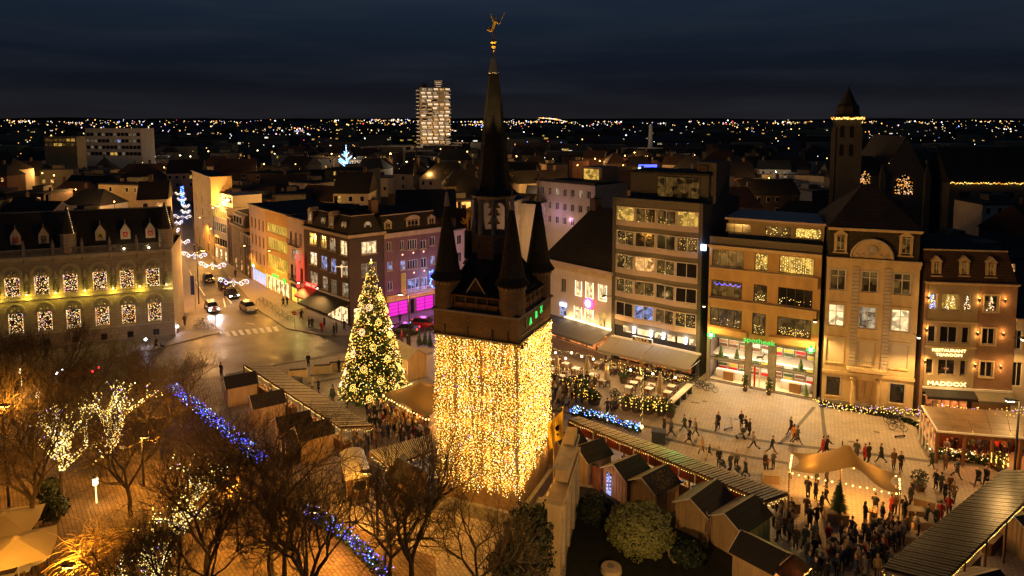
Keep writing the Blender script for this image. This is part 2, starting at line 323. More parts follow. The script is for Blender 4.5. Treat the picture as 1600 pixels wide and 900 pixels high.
def strip(name, pts, w, z, m):
    g = G(pts); mb = MB()
    for a, b in zip(g, g[1:]):
        d = (b-a).normalized(); n = Vector((-d.y, d.x, 0))*w/2
        mb.quad((*(a-n).xy, z), (*(b-n).xy, z), (*(b+n).xy, z), (*(a+n).xy, z), m)
        for k in (1, -1): mb.quad((*(a-n).xy, z), (*(b-n).xy, z), (*(b-n).xy, 0), (*(a-n).xy, 0), m)
    return mb
for pts, w in (([(1040, 660), (1094, 671), (1145, 682), (1239, 696), (1400, 714), (1460, 722)], .55), ([(1040, 686), (1117, 703), (1170, 714), (1232, 724)], .5),
               ([(1272, 636), (1250, 662), (1218, 694)], .35), ([(1284, 635), (1287, 665), (1292, 700)], .35), ([(858, 640), (945, 655), (1040, 672)], .5), ([(480, 600), (560, 585), (650, 560)], .4)):
    struct('drainage_channel', strip('x', pts, w, .006, 'gutter'))
struct('kerb', strip('kerb', [(352, 586), (427, 571), (540, 552), (640, 527), (700, 512)], .3, .05, 'kerb'))
cz = bpy.data.objects.new('road_marking', None); COL.objects.link(cz); cz['kind'] = 'structure'
for i in range(8):
    x = 350+i*10.8; y = 518.5-i*1.15; mb = MB()
    q = [gp(x, y), gp(x+6, y-.5), gp(x+11, y+7), gp(x+5, y+7.6)]
    mb.quad(*[(p.x, p.y, .012) for p in reversed(q)], 'paint_road'); part('zebra_stripe', mb, cz)
for a, b in (((289, 412), (300, 430)), ((306, 440), (320, 462)), ((352, 462), (362, 474)), ((385, 505), (398, 507)), ((357, 432), (364, 438)), ((349, 466), (352, 480)), ((320, 524), (336, 521))):
    q0, q1 = gp(*a), gp(*b); d = (q1-q0).normalized(); n = Vector((-d.y, d.x, 0))*.1
    mb = MB(); mb.quad(*[(p.x, p.y, .012) for p in (q0-n, q1-n, q1+n, q0+n)], 'paint_road'); part('lane_line', mb, cz)
poly('park_path', [(-500, 735), (100, 690), (250, 615), (262, 606), (430, 745), (480, 790), (600, 845), (680, 870), (690, 1000), (700, 1400), (-900, 1400)], .008, 'park_gravel')
for x_, y_, w_ in ((1086, 629, .9), (1101, 627, .5), (1150, 655, .4), (1330, 690, .5), (1195, 690, .4), (1370, 675, .5)):
    q_ = gp(x_, y_); cv_ = struct('drain_cover', MB(TR((q_.x, q_.y, 0), -.35)).box(-w_/2, w_/2, -.14, .14, 0, .012, 'gutter'))
# earth of the garden beside the memorial and lawn under the plane trees
poly('garden_soil', [(905, 760), (990, 772), (1100, 832), (1160, 880), (1170, 960), (880, 960), (890, 800)], .02, 'grass_dark')
# ------------------------------------------------ facades
class Fac:
    """a vertical front between two points of the ground; local x along it, y into the building, z up"""
    def __init__(s, a, b, W=None):
        A = gp(*a); B = gp(*b); s.A = A; d = B-A; s.W = d.length; u = d.normalized()
        s.u = u; s.n = Vector((-u.y, u.x, 0)); s.M = Matrix(((u.x, s.n.x, 0, A.x), (u.y, s.n.y, 0, A.y), (0, 0, 1, 0), (0, 0, 0, 1)))
    def px(s, x, y, off=0):
        d = ray(x, y); O = Vector((0, 0, HC)); o = s.A+s.n*off
        t = (o-O).dot(s.n)/d.dot(s.n); p = O+d*t; q = p-s.A; return (q.dot(s.u), p.z)
    def h(s, x, y): return s.px(x, y)[1]
    def rect(s, r, off=0):
        x0, y0, x1, y1 = r; ym = (y0+y1)/2; xm = (x0+x1)/2
        return (s.px(x0, ym, off)[0], s.px(x1, ym, off)[0], s.px(xm, y1, off)[1], s.px(xm, y0, off)[1])
    def w(s, u, y, z): return s.M @ Vector((u, y, z))
def wall_front(mb, W, z0, z1, holes, m, t=.3, x0=0.0, y=0.0):
    xs = sorted({x0, W, *[h[0] for h in holes], *[h[1] for h in holes]}); zs = sorted({z0, z1, *[h[2] for h in holes], *[h[3] for h in holes]})
    xs = [x for x in xs if x0-1e-6 <= x <= W+1e-6]; zs = [z for z in zs if z0-1e-6 <= z <= z1+1e-6]
    for a, b in zip(xs, xs[1:]):
        run = None
        for c, d in zip(zs, zs[1:]):
            mx, mz = (a+b)/2, (c+d)/2
            if any(h[0] < mx < h[1] and h[2] < mz < h[3] for h in holes):
                if run is not None: mb.quad((a, y, run), (b, y, run), (b, y, c), (a, y, c), m); run = None
            elif run is None: run = c
        if run is not None: mb.quad((a, y, run), (b, y, run), (b, y, z1), (a, y, z1), m)
    for h in holes:
        a, b, c, d = h[:4]
        mb.quad((a, y, c), (a, y, d), (a, y+t, d), (a, y+t, c), m); mb.quad((b, y+t, c), (b, y+t, d), (b, y, d), (b, y, c), m)
        mb.quad((a, y+t, c), (b, y+t, c), (b, y, c), (a, y, c), m); mb.quad((a, y, d), (b, y, d), (b, y+t, d), (a, y+t, d), m)
def window(root, r, nx=2, nz=1, pane='glass_dark', fr='frame_white', inset=.12, sill='', hood='', bar=.06, name='window', sub=None, surround=None, ratio=None):
    a, b, c, d = r; mb = MB(); y0 = inset; y1 = inset+.08; w = bar
    mb.box(a, a+w, y0, y1, c, d, fr); mb.box(b-w, b, y0, y1, c, d, fr); mb.box(a+w, b-w, y0, y1, c, c+w, fr); mb.box(a+w, b-w, y0, y1, d-w, d, fr)
    for i in range(1, nx): x = a+(b-a)*i/nx; mb.box(x-w*.45, x+w*.45, y0+.01, y1, c+w, d-w, fr)
    zz = [c+(d-c)*(ratio or i/nz) for i in range(1, nz)] if nz > 1 else []
    for z in zz: mb.box(a+w, b-w, y0+.02, y1, z-w*.35, z+w*.35, fr)
    if surround:
        s_ = .14
        mb.box(a-s_, a, -.05, .02, c-.02, d+s_, surround); mb.box(b, b+s_, -.05, .02, c-.02, d+s_, surround); mb.box(a, b, -.05, .02, d, d+s_, surround)
    f = part(name, mb, root)
    mb = MB(); mb.box(a+.01, b-.01, y1, y1+.03, c+.01, d-.01, pane); part('pane', mb, f)
    if sill: mb = MB(); mb.box(a-.12, b+.12, -.1, .1, c-.1, c-.005, sill); part('sill', mb, f)
    if hood: mb = MB(); mb.box(a-.22, b+.22, -.16, .02, d+.18, d+.32, hood); part('hood', mb, f)
    return f
def core(mb, W, H, D, m, mside=None, mroof='roof_felt', y0=.3, parapet=.0):
    """solid body behind the front"""
    ms = mside or m
    mb.add([(0, y0, 0), (W, y0, 0), (W, D, 0), (0, D, 0), (0, y0, H), (W, y0, H), (W, D, H), (0, D, H)], [(0, 1, 5, 4), (1, 2, 6, 5), (2, 3, 7, 6), (3, 0, 4, 7)], ms)
    mb.quad((0, 0, 0), (0, 0, H), (0, y0, H), (0, y0, 0), ms); mb.quad((W, y0, 0), (W, y0, H), (W, 0, H), (W, 0, 0), ms)
    mb.quad((0, y0, H-parapet), (W, y0, H-parapet), (W, D, H-parapet), (0, D, H-parapet), mroof)
    mb.quad((0, 0, H), (W, 0, H), (W, y0, H), (0, y0, H), m)
def chimney(root, x, y, z, h=1.4, w=.6, m='brick_brown'):
    mb = MB(); mb.box(x, x+w, y, y+w*1.4, z-.8, z+h, m); mb.box(x-.06, x+w+.06, y-.06, y+w*1.4+.06, z+h, z+h+.12, m)
    for k in range(2): mb.cyl((x+w/2, y+w*.45+k*w*.55), .11, .09, z+h+.12, z+h+.45, 'terracotta', 6)
    return part('chimney', mb, root)
def cornice(root, W, z, m='stone_cream', h=.35, out=.35, name='cornice', x0=0):
    mb = MB(); mb.box(x0-.03, W+.03, -out*.55, -.004, z-h, z-h*.45, m); mb.box(x0-.06, W+.06, -out, .02, z-h*.45, z, m); return part(name, mb, root)
def panes(n, ch): return [random.choice(ch) for _ in range(n)]
def mansard(root, W, z0, z1, D, inset=.9, m='slate', m2='roof_felt', left=True, right=True, name='roof', x0=0, curb='stone_cream'):
    mb = MB(); a = inset if left else 0; b = inset if right else 0
    lo = [(x0, .05, z0), (W, .05, z0), (W, D, z0), (x0, D, z0)]; hi = [(x0+a, inset, z1), (W-b, inset, z1), (W-b, D-inset, z1), (x0+a, D-inset, z1)]
    mb.add(lo+hi, [(i, (i+1) % 4, 4+(i+1) % 4, 4+i) for i in range(4)], m)
    cxx = (x0+W)/2; yy = D/2
    mb.add(hi+[(x0+a+(D/2-inset)*.7, yy, z1+.9), (W-b-(D/2-inset)*.7, yy, z1+.9)], [(0, 1, 5, 4), (1, 2, 5), (2, 3, 4, 5), (3, 0, 4)], m2)
    mb.box(x0+a-.05, W-b+.05, inset-.06, inset+.06, z1-.02, z1+.13, curb)
    return part(name, mb, root)
# ------------------------------------------------ the belfry
A_ = radians(-23.3)            # front face turned
K = Vector((8*50/1067, 50, 0)); BW = 7.0
ux = Vector((cos(A_), sin(A_), 0)); uy = Vector((-sin(A_), cos(A_), 0))
KL = K-ux*BW                   # near left corner
BM = Matrix(((ux.x, uy.x, 0, KL.x), (ux.y, uy.y, 0, KL.y), (0, 0, 1, 0), (0, 0, 0, 1)))
bel = thing('belfry', 'square brick belfry tower with slate spires in the middle of the market', 'tower', BM)
mb = MB(); mb.box(0, BW, 0, BW, 0, 14.45, 'brick_belfry'); part('shaft', mb, bel)
mb = MB(); mb.box(-.1, BW+.1, -.1, BW+.1, 14.5, 16.35, 'brick_belfry'); part('upper_shaft', mb, bel, 'dark brick band above the lights')
mb = MB(); mb.box(-.2, BW+.2, -.2, BW+.2, 14.38, 14.5, 'stone_grey'); part('string_course', mb, bel)
mb = MB(); mb.box(-.24, BW+.24, -.24, BW+.24, 16.35, 16.52, 'stone_grey'); mb.box(.25, BW-.25, .25, BW-.25, 16.52, 18.0, 'brick_belfry'); part('parapet', mb, bel)
for z0, z1, zz in ((1.0, 3.0, 0), (.4, 1.2, 0)):
    pass
mb = MB(); mb.box(-.35, BW+.35, -.35, BW+.35, 0, 1.1, 'stone_grey'); part('plinth', mb, bel)
# iron wall anchors
for x in (.9, 2.9, 5.0, 6.3):
    for z in (15.0,):
        mb = MB(); mb.box(x-.05, x+.05, -.16, -.1, z-.5, z+.35, 'dark_metal'); part('wall_anchor', mb, bel)
for y in (1.5, 4.8):
    mb = MB(); mb.box(BW+.1, BW+.16, y-.05, y+.05, 15.3, 16.2, 'dark_metal'); part('wall_anchor', mb, bel)
# timber louvre gallery between the turrets
for side in range(4):
    M = Matrix.Translation((BW/2, BW/2, 0)) @ Matrix.Rotation(side*pi/2, 4, 'Z') @ Matrix.Translation((-BW/2, -BW/2, 0))
    for i in range(4):
        x = 1.75+i*.93; m2 = MB(M)
        m2.box(x, x+.82, .05, .25, 16.53, 17.15, 'wood_brown'); m2.box(x, x+.82, .14, .2, 17.15, 17.8, 'black_paint')
        m2.box(x-.06, x+.02, .0, .16, 16.53, 17.9, 'wood_brown'); m2.box(x+.3, x+.8, .05, .1, 17.62, 17.78, 'wood_brown')
        if side in (0, 1): part('shutter_panel', m2, bel)
# skirt roof with small gable dormers
mb = MB(); e = .45
lo = [(-e+.6, -e+.35, 17.75), (BW+e-.6, -e+.35, 17.75), (BW+e-.35, BW+e-.35, 17.75), (-e+.35, BW+e-.35, 17.75)]
mid = [(1.2, 1.0, 18.6), (BW-1.2, 1.0, 18.6), (BW-1.0, BW-1, 18.6), (1, BW-1, 18.6)]
hi = [(2.2, 2.1, 20.6), (BW-2.2, 2.1, 20.6), (BW-2.1, BW-2.1, 20.6), (2.1, BW-2.1, 20.6)]
mb.add(lo+mid+hi, [(k*4+i, k*4+(i+1) % 4, k*4+4+(i+1) % 4, k*4+4+i) for k in range(2) for i in range(4)]+[(3, 2, 1, 0), (8, 9, 10, 11)], 'slate')
mb.box(.2, BW-.2, -.12, -.02, 17.66, 17.76, 'wood_brown'); mb.box(BW+.02, BW+.12, .2, BW-.2, 17.66, 17.76, 'wood_brown')
rf = part('skirt_roof', mb, bel)
mb = MB(); x = BW/2
mb.add([(x-.75, .2, 18.0), (x+.75, .2, 18.0), (x, .2, 19.05), (x-.75, 1.6, 18.4), (x+.75, 1.6, 18.4), (x, 2.0, 19.05)], [(0, 1, 2), (0, 2, 5, 3), (1, 4, 5, 2)], 'slate')
d_ = part('dormer', mb, rf)
mb2 = MB(); mb2.path([(x-.8, .12, 17.95), (x, .12, 19.12), (x+.8, .12, 17.95)], .05, 'stone_pale', 4); part('bargeboard', mb2, bel)
# four corner turrets
def turret(cx, cy_, s=1.0):
    mb = MB(); mb.lathe((cx, cy_), [(1.02, 16.52), (1.02, 18.45), (1.1, 18.5), (1.1, 18.72), (1.02, 18.76), (1.02, 18.9)], 'brick_belfry', 20)
    t = part('turret', mb, bel)
    mb = MB()
    for k in range(20):
        a = 2*pi*k/20; mb.box(0, 0, 0, 0, 0, 0, 'stone_pale') if False else mb.tube((cx+1.06*cos(a), cy_+1.06*sin(a), 18.5), (cx+1.06*cos(a), cy_+1.06*sin(a), 18.66), .06, .06, 'stone_pale', 4)
    part('corbel_table', mb, t, kind='stuff')
    mb = MB(); mb.lathe((cx, cy_), [(1.38, 18.86), (1.0, 19.45), (.8, 20.6), (.56, 22.2), (.2, 24.5)], 'slate', 12); part('cone_roof', mb, t)
    mb = MB(); mb.lathe((cx, cy_), [(.21, 24.5), (.24, 24.52), (.09, 25.6)], 'stone_pale', 10); part('stone_tip', mb, t)
    mb = MB(); mb.lathe((cx, cy_), [(.03, 25.6), (.03, 26.3), (.13, 26.42), (.13, 26.55), (.03, 26.7), (.03, 27.0), (.2, 27.15), (.22, 27.4), (.12, 27.55), (.05, 27.6)], 'gold_dull', 8); part('finial', mb, t)
for c in ((.72, .72), (BW-.72, .72), (BW-.72, BW-.72), (.72, BW-.72)): turret(*c)
# lantern
c0 = (BW/2, BW/2); ph = pi/8
mb = MB(); mb.lathe(c0, [(1.75, 19.0), (1.7, 21.0), (1.6, 22.0), (1.68, 22.05), (1.68, 22.2), (.6, 22.22)], 'brick_belfry', 8, ph); lt = part('lantern', mb, bel)
for k in range(8):
    a = ph+2*pi*k/8; mb = MB(); p = (c0[0]+1.48*cos(a), c0[1]+1.48*sin(a)); mb.cyl(p, .2, .16, 22.2, 25.0, 'stone_grey', 6); part('column', mb, lt)
    a2 = a+pi/8; q0 = Vector((c0[0]+1.45*cos(a), c0[1]+1.45*sin(a), 0)); q1 = Vector((c0[0]+1.45*cos(a+pi/4), c0[1]+1.45*sin(a+pi/4), 0))
    mb = MB(); n = 8; vs = []; fs = []
    for i in range(n+1):
        t_ = i/n; p = q0.lerp(q1, t_); zz = 24.1+.65*sin(pi*t_); vs += [(p.x, p.y, zz), (p.x, p.y, 25.1)]
    fs = [(2*i, 2*i+2, 2*i+3, 2*i+1) for i in range(n)]; mb.add(vs, fs, 'stone_grey'); part('arch', mb, lt)
mb = MB(); mb.lathe(c0, [(1.6, 25.0), (1.85, 25.2), (1.85, 25.35), (.5, 25.4)], 'stone_grey', 8, ph); part('cornice', mb, lt)
for k, z in enumerate((22.9, 23.6, 24.2)):
    mb = MB(); mb.lathe(c0, [(.1, z+.45), (.3, z+.4), (.38, z+.15), (.55, z)], 'gold', 10); part('bell', mb, lt)
mb = MB(); mb.tube((c0[0], c0[1], 22.2), (c0[0], c0[1], 25.2), .1, .1, 'dark_metal'); part('bell_frame', mb, lt)
mb = MB(); mb.lathe(c0, [(2.05, 25.3), (1.55, 25.75), (1.32, 26.6), (1.12, 28.2), (.9, 30.3), (.62, 33.0), (.37, 34.9)], 'slate', 8, ph); part('spire', mb, bel)
mb = MB(); mb.lathe(c0, [(.38, 34.9), (.42, 34.93), (.2, 36.1)], 'stone_pale', 8, ph); part('spire_tip', mb, bel)
# gilded orb ornament and winged figure on top
g0 = (c0[0], c0[1]); mb = MB(); mb.lathe(g0, [(.05, 36.1), (.05, 36.55), (.14, 36.65), (.1, 36.8), (.2, 37.0), (.14, 37.15), (.26, 37.32), (.22, 37.45), (.05, 37.55), (.08, 37.7)], 'gold', 8)
part('finial', mb, bel)
def figure_gold(base, s, face=0, pose=0):
    """a small gilded figure: head, torso, limbs, drapery"""
    mb = MB(Matrix.Translation(base) @ Matrix.Rotation(face, 4, 'Z') @ Matrix.Scale(s, 4)); g = 'gold'
    hip = Vector((-.02, 0, .85)); sh = Vector((.1, 0, 1.35))
    mb.lathe((0, 0), [(.001, 0), (.09, .02), (.09, .06), (.001, .08)], g, 6)
    mb.tube((0, 0, .05), (-.02, 0, .45), .05, .07, g); mb.tube((-.02, 0, .45), hip, .075, .11, g)
    mb.tube((-.05, 0, .8), (-.25, .02, .5), .1, .06, g); mb.tube((-.25, .02, .5), (-.5, .03, .62), .06, .04, g); mb.tube((-.5, .03, .62), (-.55, .03, .72), .04, .03, g)
    mb.tube(hip, sh, .13, .17, g, 8); mb.tube(sh, sh+Vector((.02, 0, .14)), .06, .05, g); mb.ball(tuple(sh+Vector((.03, 0, .26))), .115, g, 8, 6, 1.15)
    mb.tube(sh+Vector((-.1, 0, 0)), sh+Vector((-.25, 0, .3)), .055, .045, g); mb.tube(sh+Vector((-.25, 0, .3)), sh+Vector((-.32, 0, .62)), .045, .03, g)
    mb.tube(sh+Vector((.12, 0, -.02)), sh+Vector((.3, .03, -.25)), .055, .045, g); mb.tube(sh+Vector((.3, .03, -.25)), sh+Vector((.5, .03, -.1)), .045, .03, g)
    mb.add([(hip.x-.1, .05, .8), (hip.x-.45, .12, .95), (hip.x-.4, .1, .65), (hip.x+.05, .08, .6)], [(0, 1, 2, 3), (3, 2, 1, 0)], g)
    if pose == 1:
        mb.path([(sh.x+.5, .03, sh.z-.1), (sh.x+.62, .03, sh.z+.3), (sh.x+.75, .03, sh.z+.45), (sh.x+.8, .03, sh.z+.72)], .02, g, 4)
    return mb
mbf = figure_gold((c0[0], c0[1], 37.68), .95, radians(23), 1); st = part('statue', mbf, bel, 'gilded figure raising an arm on the spire tip')
for a_ in (3.6, 4.6, 5.6):
    q_ = bel.matrix_world @ Vector((BW/2+2.3*cos(a_), BW/2+2.3*sin(a_), 25.6)); lamp(q_, 3800, (1, .66, .25), .1, 13, tuple(bel.matrix_world @ Vector((BW/2, BW/2, 37.8))), .5)
mb = MB(); mb.cyl((1.35, 3.1), .35, .3, 20.0, 22.2, 'slate', 8); part('pedestal', mb, bel)
part('statue', figure_gold((1.35, 3.1, 22.2), 1.15, radians(10)), bel, 'gilded bell striker beside the lantern')
# curtain of hanging bulb strings on the two faces in view and round the back corners
cur = thing('light_curtain', 'curtain of thousands of golden fairy lights hanging down the belfry walls', 'fairy lights', BM)
def strand(x, y, z1, z0, nx_, ny_):
    mb = MB(); z = z1-random.random()*.2; w = random.uniform(-.25, .25); ph_ = random.random()*6; pts = []
    while z > z0:
        dx = w*.5*sin(ph_+z*.9)+random.uniform(-.11, .11)
        off = random.uniform(.04, .3); pts.append((x+ny_*dx+nx_*off, y-nx_*dx+ny_*off, z)); z -= random.uniform(.10, .25)
    bulbs(mb, pts, .042, ['bulb_gold', 'bulb_warm', 'bulb_white', 'bulb_amber', 'bulb_violet'], [50, 24, 7, 30, .5])
    part('light_string', mb, cur, kind='stuff')
n = 82
for i in range(n):
    if i in (20, 21, 47, 48, 73): continue       # darker gaps between strings
    strand(BW*(i+.5)/n+random.uniform(-.03, .03), 0, 14.4, 2.8+random.uniform(-.9, .5), 0, -1)
n = 64
for i in range(n): strand(BW, BW*(i+.5)/n, 14.4, 2.8+random.uniform(-.9, .5)+i*.035, 1, 0)
for i in range(10): strand(0, BW*(i+.5)/10, 14.4, 3.2, -1, 0)
for z in (3.2, 5.4, 7.6, 9.8, 12.0, 13.6):
    for t in (.8, 2.7, 4.5, 6.3):
        lamp(bel.matrix_world @ Vector((t, -.42, z)), 33, (1, .42, .05), .15); lamp(bel.matrix_world @ Vector((BW+.42, t, z)), 33, (1, .46, .07), .15)
# green letters of light on the right face
gl = thing('light_lettering', 'three green neon light letters on the right side of the belfry', 'neon sign', BM @ Matrix.Translation((BW+.12, 0, 15.45)))
for ch, y, zz in (('A', 2.4, .1), ('B', 3.6, .3), ('X', 4.7, .45)):
    letters(ch, .8, gl, (.04, y, zz), 'neon_green', rz=pi/2, name='letter', sx=.85)
mbb = MB(); mbb.box(0, .02, .4, 5.3, -.55, -.5, 'dark_metal'); part('rail', mbb, gl)
# ================================================ town hall (left)
th_f = Fac((-90, 563), (274, 527)); Hh = th_f.h(266, 388); W_ = th_f.W
th = thing('town_hall', 'long stone gothic town hall with bulb filled arched windows at the left edge', 'town hall', th_f.M)
up = [th_f.rect(r) for r in ((7, 436, 31, 466), (53, 431, 77, 461), (99, 428, 121, 457), (145, 424, 167, 454), (187, 421, 209, 450), (228, 418, 249, 447))]
lo = [th_f.rect(r) for r in ((14, 492, 36, 523), (59, 489, 82, 518), (104, 484, 126, 513), (149, 479, 171, 508), (190, 475, 212, 504), (231, 469, 252, 500))]
def norm(L, w=None):
    z0 = sum(r[2] for r in L)/len(L); z1 = sum(r[3] for r in L)/len(L); ww = w or sum(r[1]-r[0] for r in L)/len(L)
    return [((r[0]+r[1])/2-ww/2, (r[0]+r[1])/2+ww/2, z0, z1) for r in L]
up = norm(up); lo = norm(lo); bay = (up[-1][0]-up[0][0])/5
up = [(up[0][0]-bay*k, up[0][1]-bay*k, up[0][2], up[0][3]) for k in (2, 1)]+up; lo = [(lo[0][0]-bay*k, lo[0][1]-bay*k, lo[0][2], lo[0][3]) for k in (2, 1)]+lo
bs = [(u[0]+.5, u[0]+1.3, .6, 1.5) for u in lo[3:]]
mb = MB(); holes = [(a, b, c, d) for a, b, c, d in up+lo]+bs
wall_front(mb, W_, 0, Hh, holes, 'stone_block', .35); core(mb, W_, Hh, 12, 'stone_block', y0=.35); part('wall', mb, th)
for r in bs: window(th, r, 1, 1, fr='frame_dark')
def arch_hood(mb, r, m='stone_pale', rr=.22, k=1.28):
    a, b, c, d = r; cx = (a+b)/2; R = (b-a)/2*k; n = 12
    for i in range(n):
        t0, t1 = pi*i/n, pi*(i+1)/n
        P = lambda t, R_: (cx+R_*cos(t), d+.12+R_*sin(t)*1.02)
        o0, o1, i0, i1 = P(t0, R+rr), P(t1, R+rr), P(t0, R), P(t1, R)
        mb.add([(o0[0], -.14, o0[1]), (o1[0], -.14, o1[1]), (i1[0], -.14, i1[1]), (i0[0], -.14, i0[1]), (o0[0], 0, o0[1]), (o1[0], 0, o1[1]), (i1[0], 0, i1[1]), (i0[0], 0, i0[1])],
               [(0, 3, 2, 1), (0, 1, 5, 4), (2, 3, 7, 6)], m)
def town_window(r):
    a, b, c, d = r; cx = (a+b)/2
    f = window(th, r, 1, 1, pane='black_paint', fr='stone_pale', inset=.2, bar=.09)
    mb = MB(); arch_hood(mb, r); part('hood_mould', mb, f)
    mb = MB(); n = 10; R = (b-a)/2*.98; vs = [(cx, -.02, d+.08)]+[(cx+R*cos(pi*i/n), -.02, d+.08+R*sin(pi*i/n)) for i in range(n+1)]
    mb.add(vs, [(0, i+1, i+2) for i in range(n)], 'stone_grey'); mb.box(cx-.04, cx+.04, -.1, -.025, d+.05, d+.05+R, 'stone_pale')
    for s in (-1, 1): mb.ball((cx+s*R*.42, -.06, d+.08+R*.35), R*.22, 'stone_pale', 6, 4)
    part('tracery', mb, f)
    pts = [(random.uniform(a+.06, b-.06), random.uniform(.05, .2), random.uniform(c+.06, d-.04)) for _ in range(130)]
    n = 16; pts += [(x, .05, c+(d-c)*i/n) for i in range(n) for x in (a+.05, b-.05)]
    mb = bulbs(MB(), pts, .042, ['bulb_white', 'bulb_warm', 'bulb_pink', 'bulb_violet', 'bulb_amber'], [22, 24, 22, 3, 34]); part('bulb_net', mb, f, kind='stuff')
for r in up+lo: town_window(r)
zs = up[0][2]-.25
mb = MB(); mb.box(-.1, W_+.06, -.28, -.003, zs-.3, zs, 'stone_pale'); part('ledge', mb, th)
mb = MB(); mb.box(-.1, W_+.06, -.2, -.003, lo[0][2]-.42, lo[0][2]-.2, 'stone_pale'); part('ledge', mb, th)
mb = MB(); mb.box(-.1, W_+.05, -.12, -.003, 0, .5, 'stone_grey'); part('plinth', mb, th)
cornice(th, W_, Hh, 'stone_pale', .5, .45)
# buttress canopies with statues between the upper windows, uplit
def statue_small(x, z, parent=th):
    mb = MB(); mb.cyl((x, -.3), .18, .24, z-.3, z, 'stone_grey', 6); mb.lathe((x, -.3), [(.2, z), (.22, z+.3), (.15, z+.9), (.2, z+1.15), (.08, z+1.3), (.1, z+1.42), (.09, z+1.52), (.02, z+1.6)], 'stone_grey', 8)
    mb.tube((x-.17, -.32, z+1.1), (x-.12, -.5, z+.75), .06, .05, 'stone_grey', 5); mb.tube((x+.17, -.32, z+1.1), (x+.2, -.42, z+.7), .06, .05, 'stone_grey', 5)
    part('niche_statue', mb, parent)
    mb = MB(); mb.lathe((x, -.3), [(.3, z+1.75), (.26, z+2.0), (.05, z+2.7)], 'stone_pale', 6, pi/6); part('canopy', mb, parent)
    mb = MB(); mb.box(x-.08, x+.08, -.5, -.36, z-.18, z-.06, 'lamp_warm'); part('uplight', mb, parent)
for i in range(1, len(up)):
    x = (up[i-1][1]+up[i][0])/2; statue_small(x, up[0][2]+.4)
    lamp(th_f.w(x, -.75, zs+.12), 85, (1, .70, .07), .08)
statue_small(up[-1][1]+.9, up[0][2]+.4); lamp(th_f.w(up[-1][1]+1.2, -.75, zs+.15), 40, (1, .8, .2), .08)
# parapet of pierced panels with pinnacles
px_ = [th_f.px(x, 390)[0] for x in (37, 83, 129, 172, 214, 257)]; st_ = (px_[-1]-px_[0])/5
xs_ = [px_[0]-st_*2, px_[0]-st_]+px_
for x in xs_:
    mb = MB(); mb.box(x-.16, x+.16, -.3, .02, Hh, Hh+1.35, 'stone_grey'); mb.lathe((x, -.14), [(.26, Hh+1.35), (.16, Hh+1.6), (.03, Hh+2.25)], 'stone_grey', 4, pi/4); mb.lathe((x, -.14), [(.1, Hh-.9), (.2, Hh)], 'stone_grey', 6); part('pinnacle', mb, th)
ends = [0]+xs_+[W_]
for a, b in zip(ends, ends[1:]):
    if b-a < .6: continue
    mb = MB(); z = Hh; mb.box(a+.17, b-.17, -.2, -.1, z, z+.14, 'stone_grey'); mb.box(a+.17, b-.17, -.2, -.1, z+.86, z+1.0, 'stone_grey')
    k = max(2, int((b-a)/.45)); s_ = (b-a-.34)/k
    for i in range(k):
        x0 = a+.17+i*s_; mb.path([(x0, -.15, z+.14), (x0+s_/2, -.15, z+.86), (x0+s_, -.15, z+.14)], .035, 'stone_grey', 4); mb.path([(x0, -.15, z+.86), (x0+s_/2, -.15, z+.14), (x0+s_, -.15, z+.86)], .035, 'stone_grey', 4)
    part('parapet_panel', mb, th)
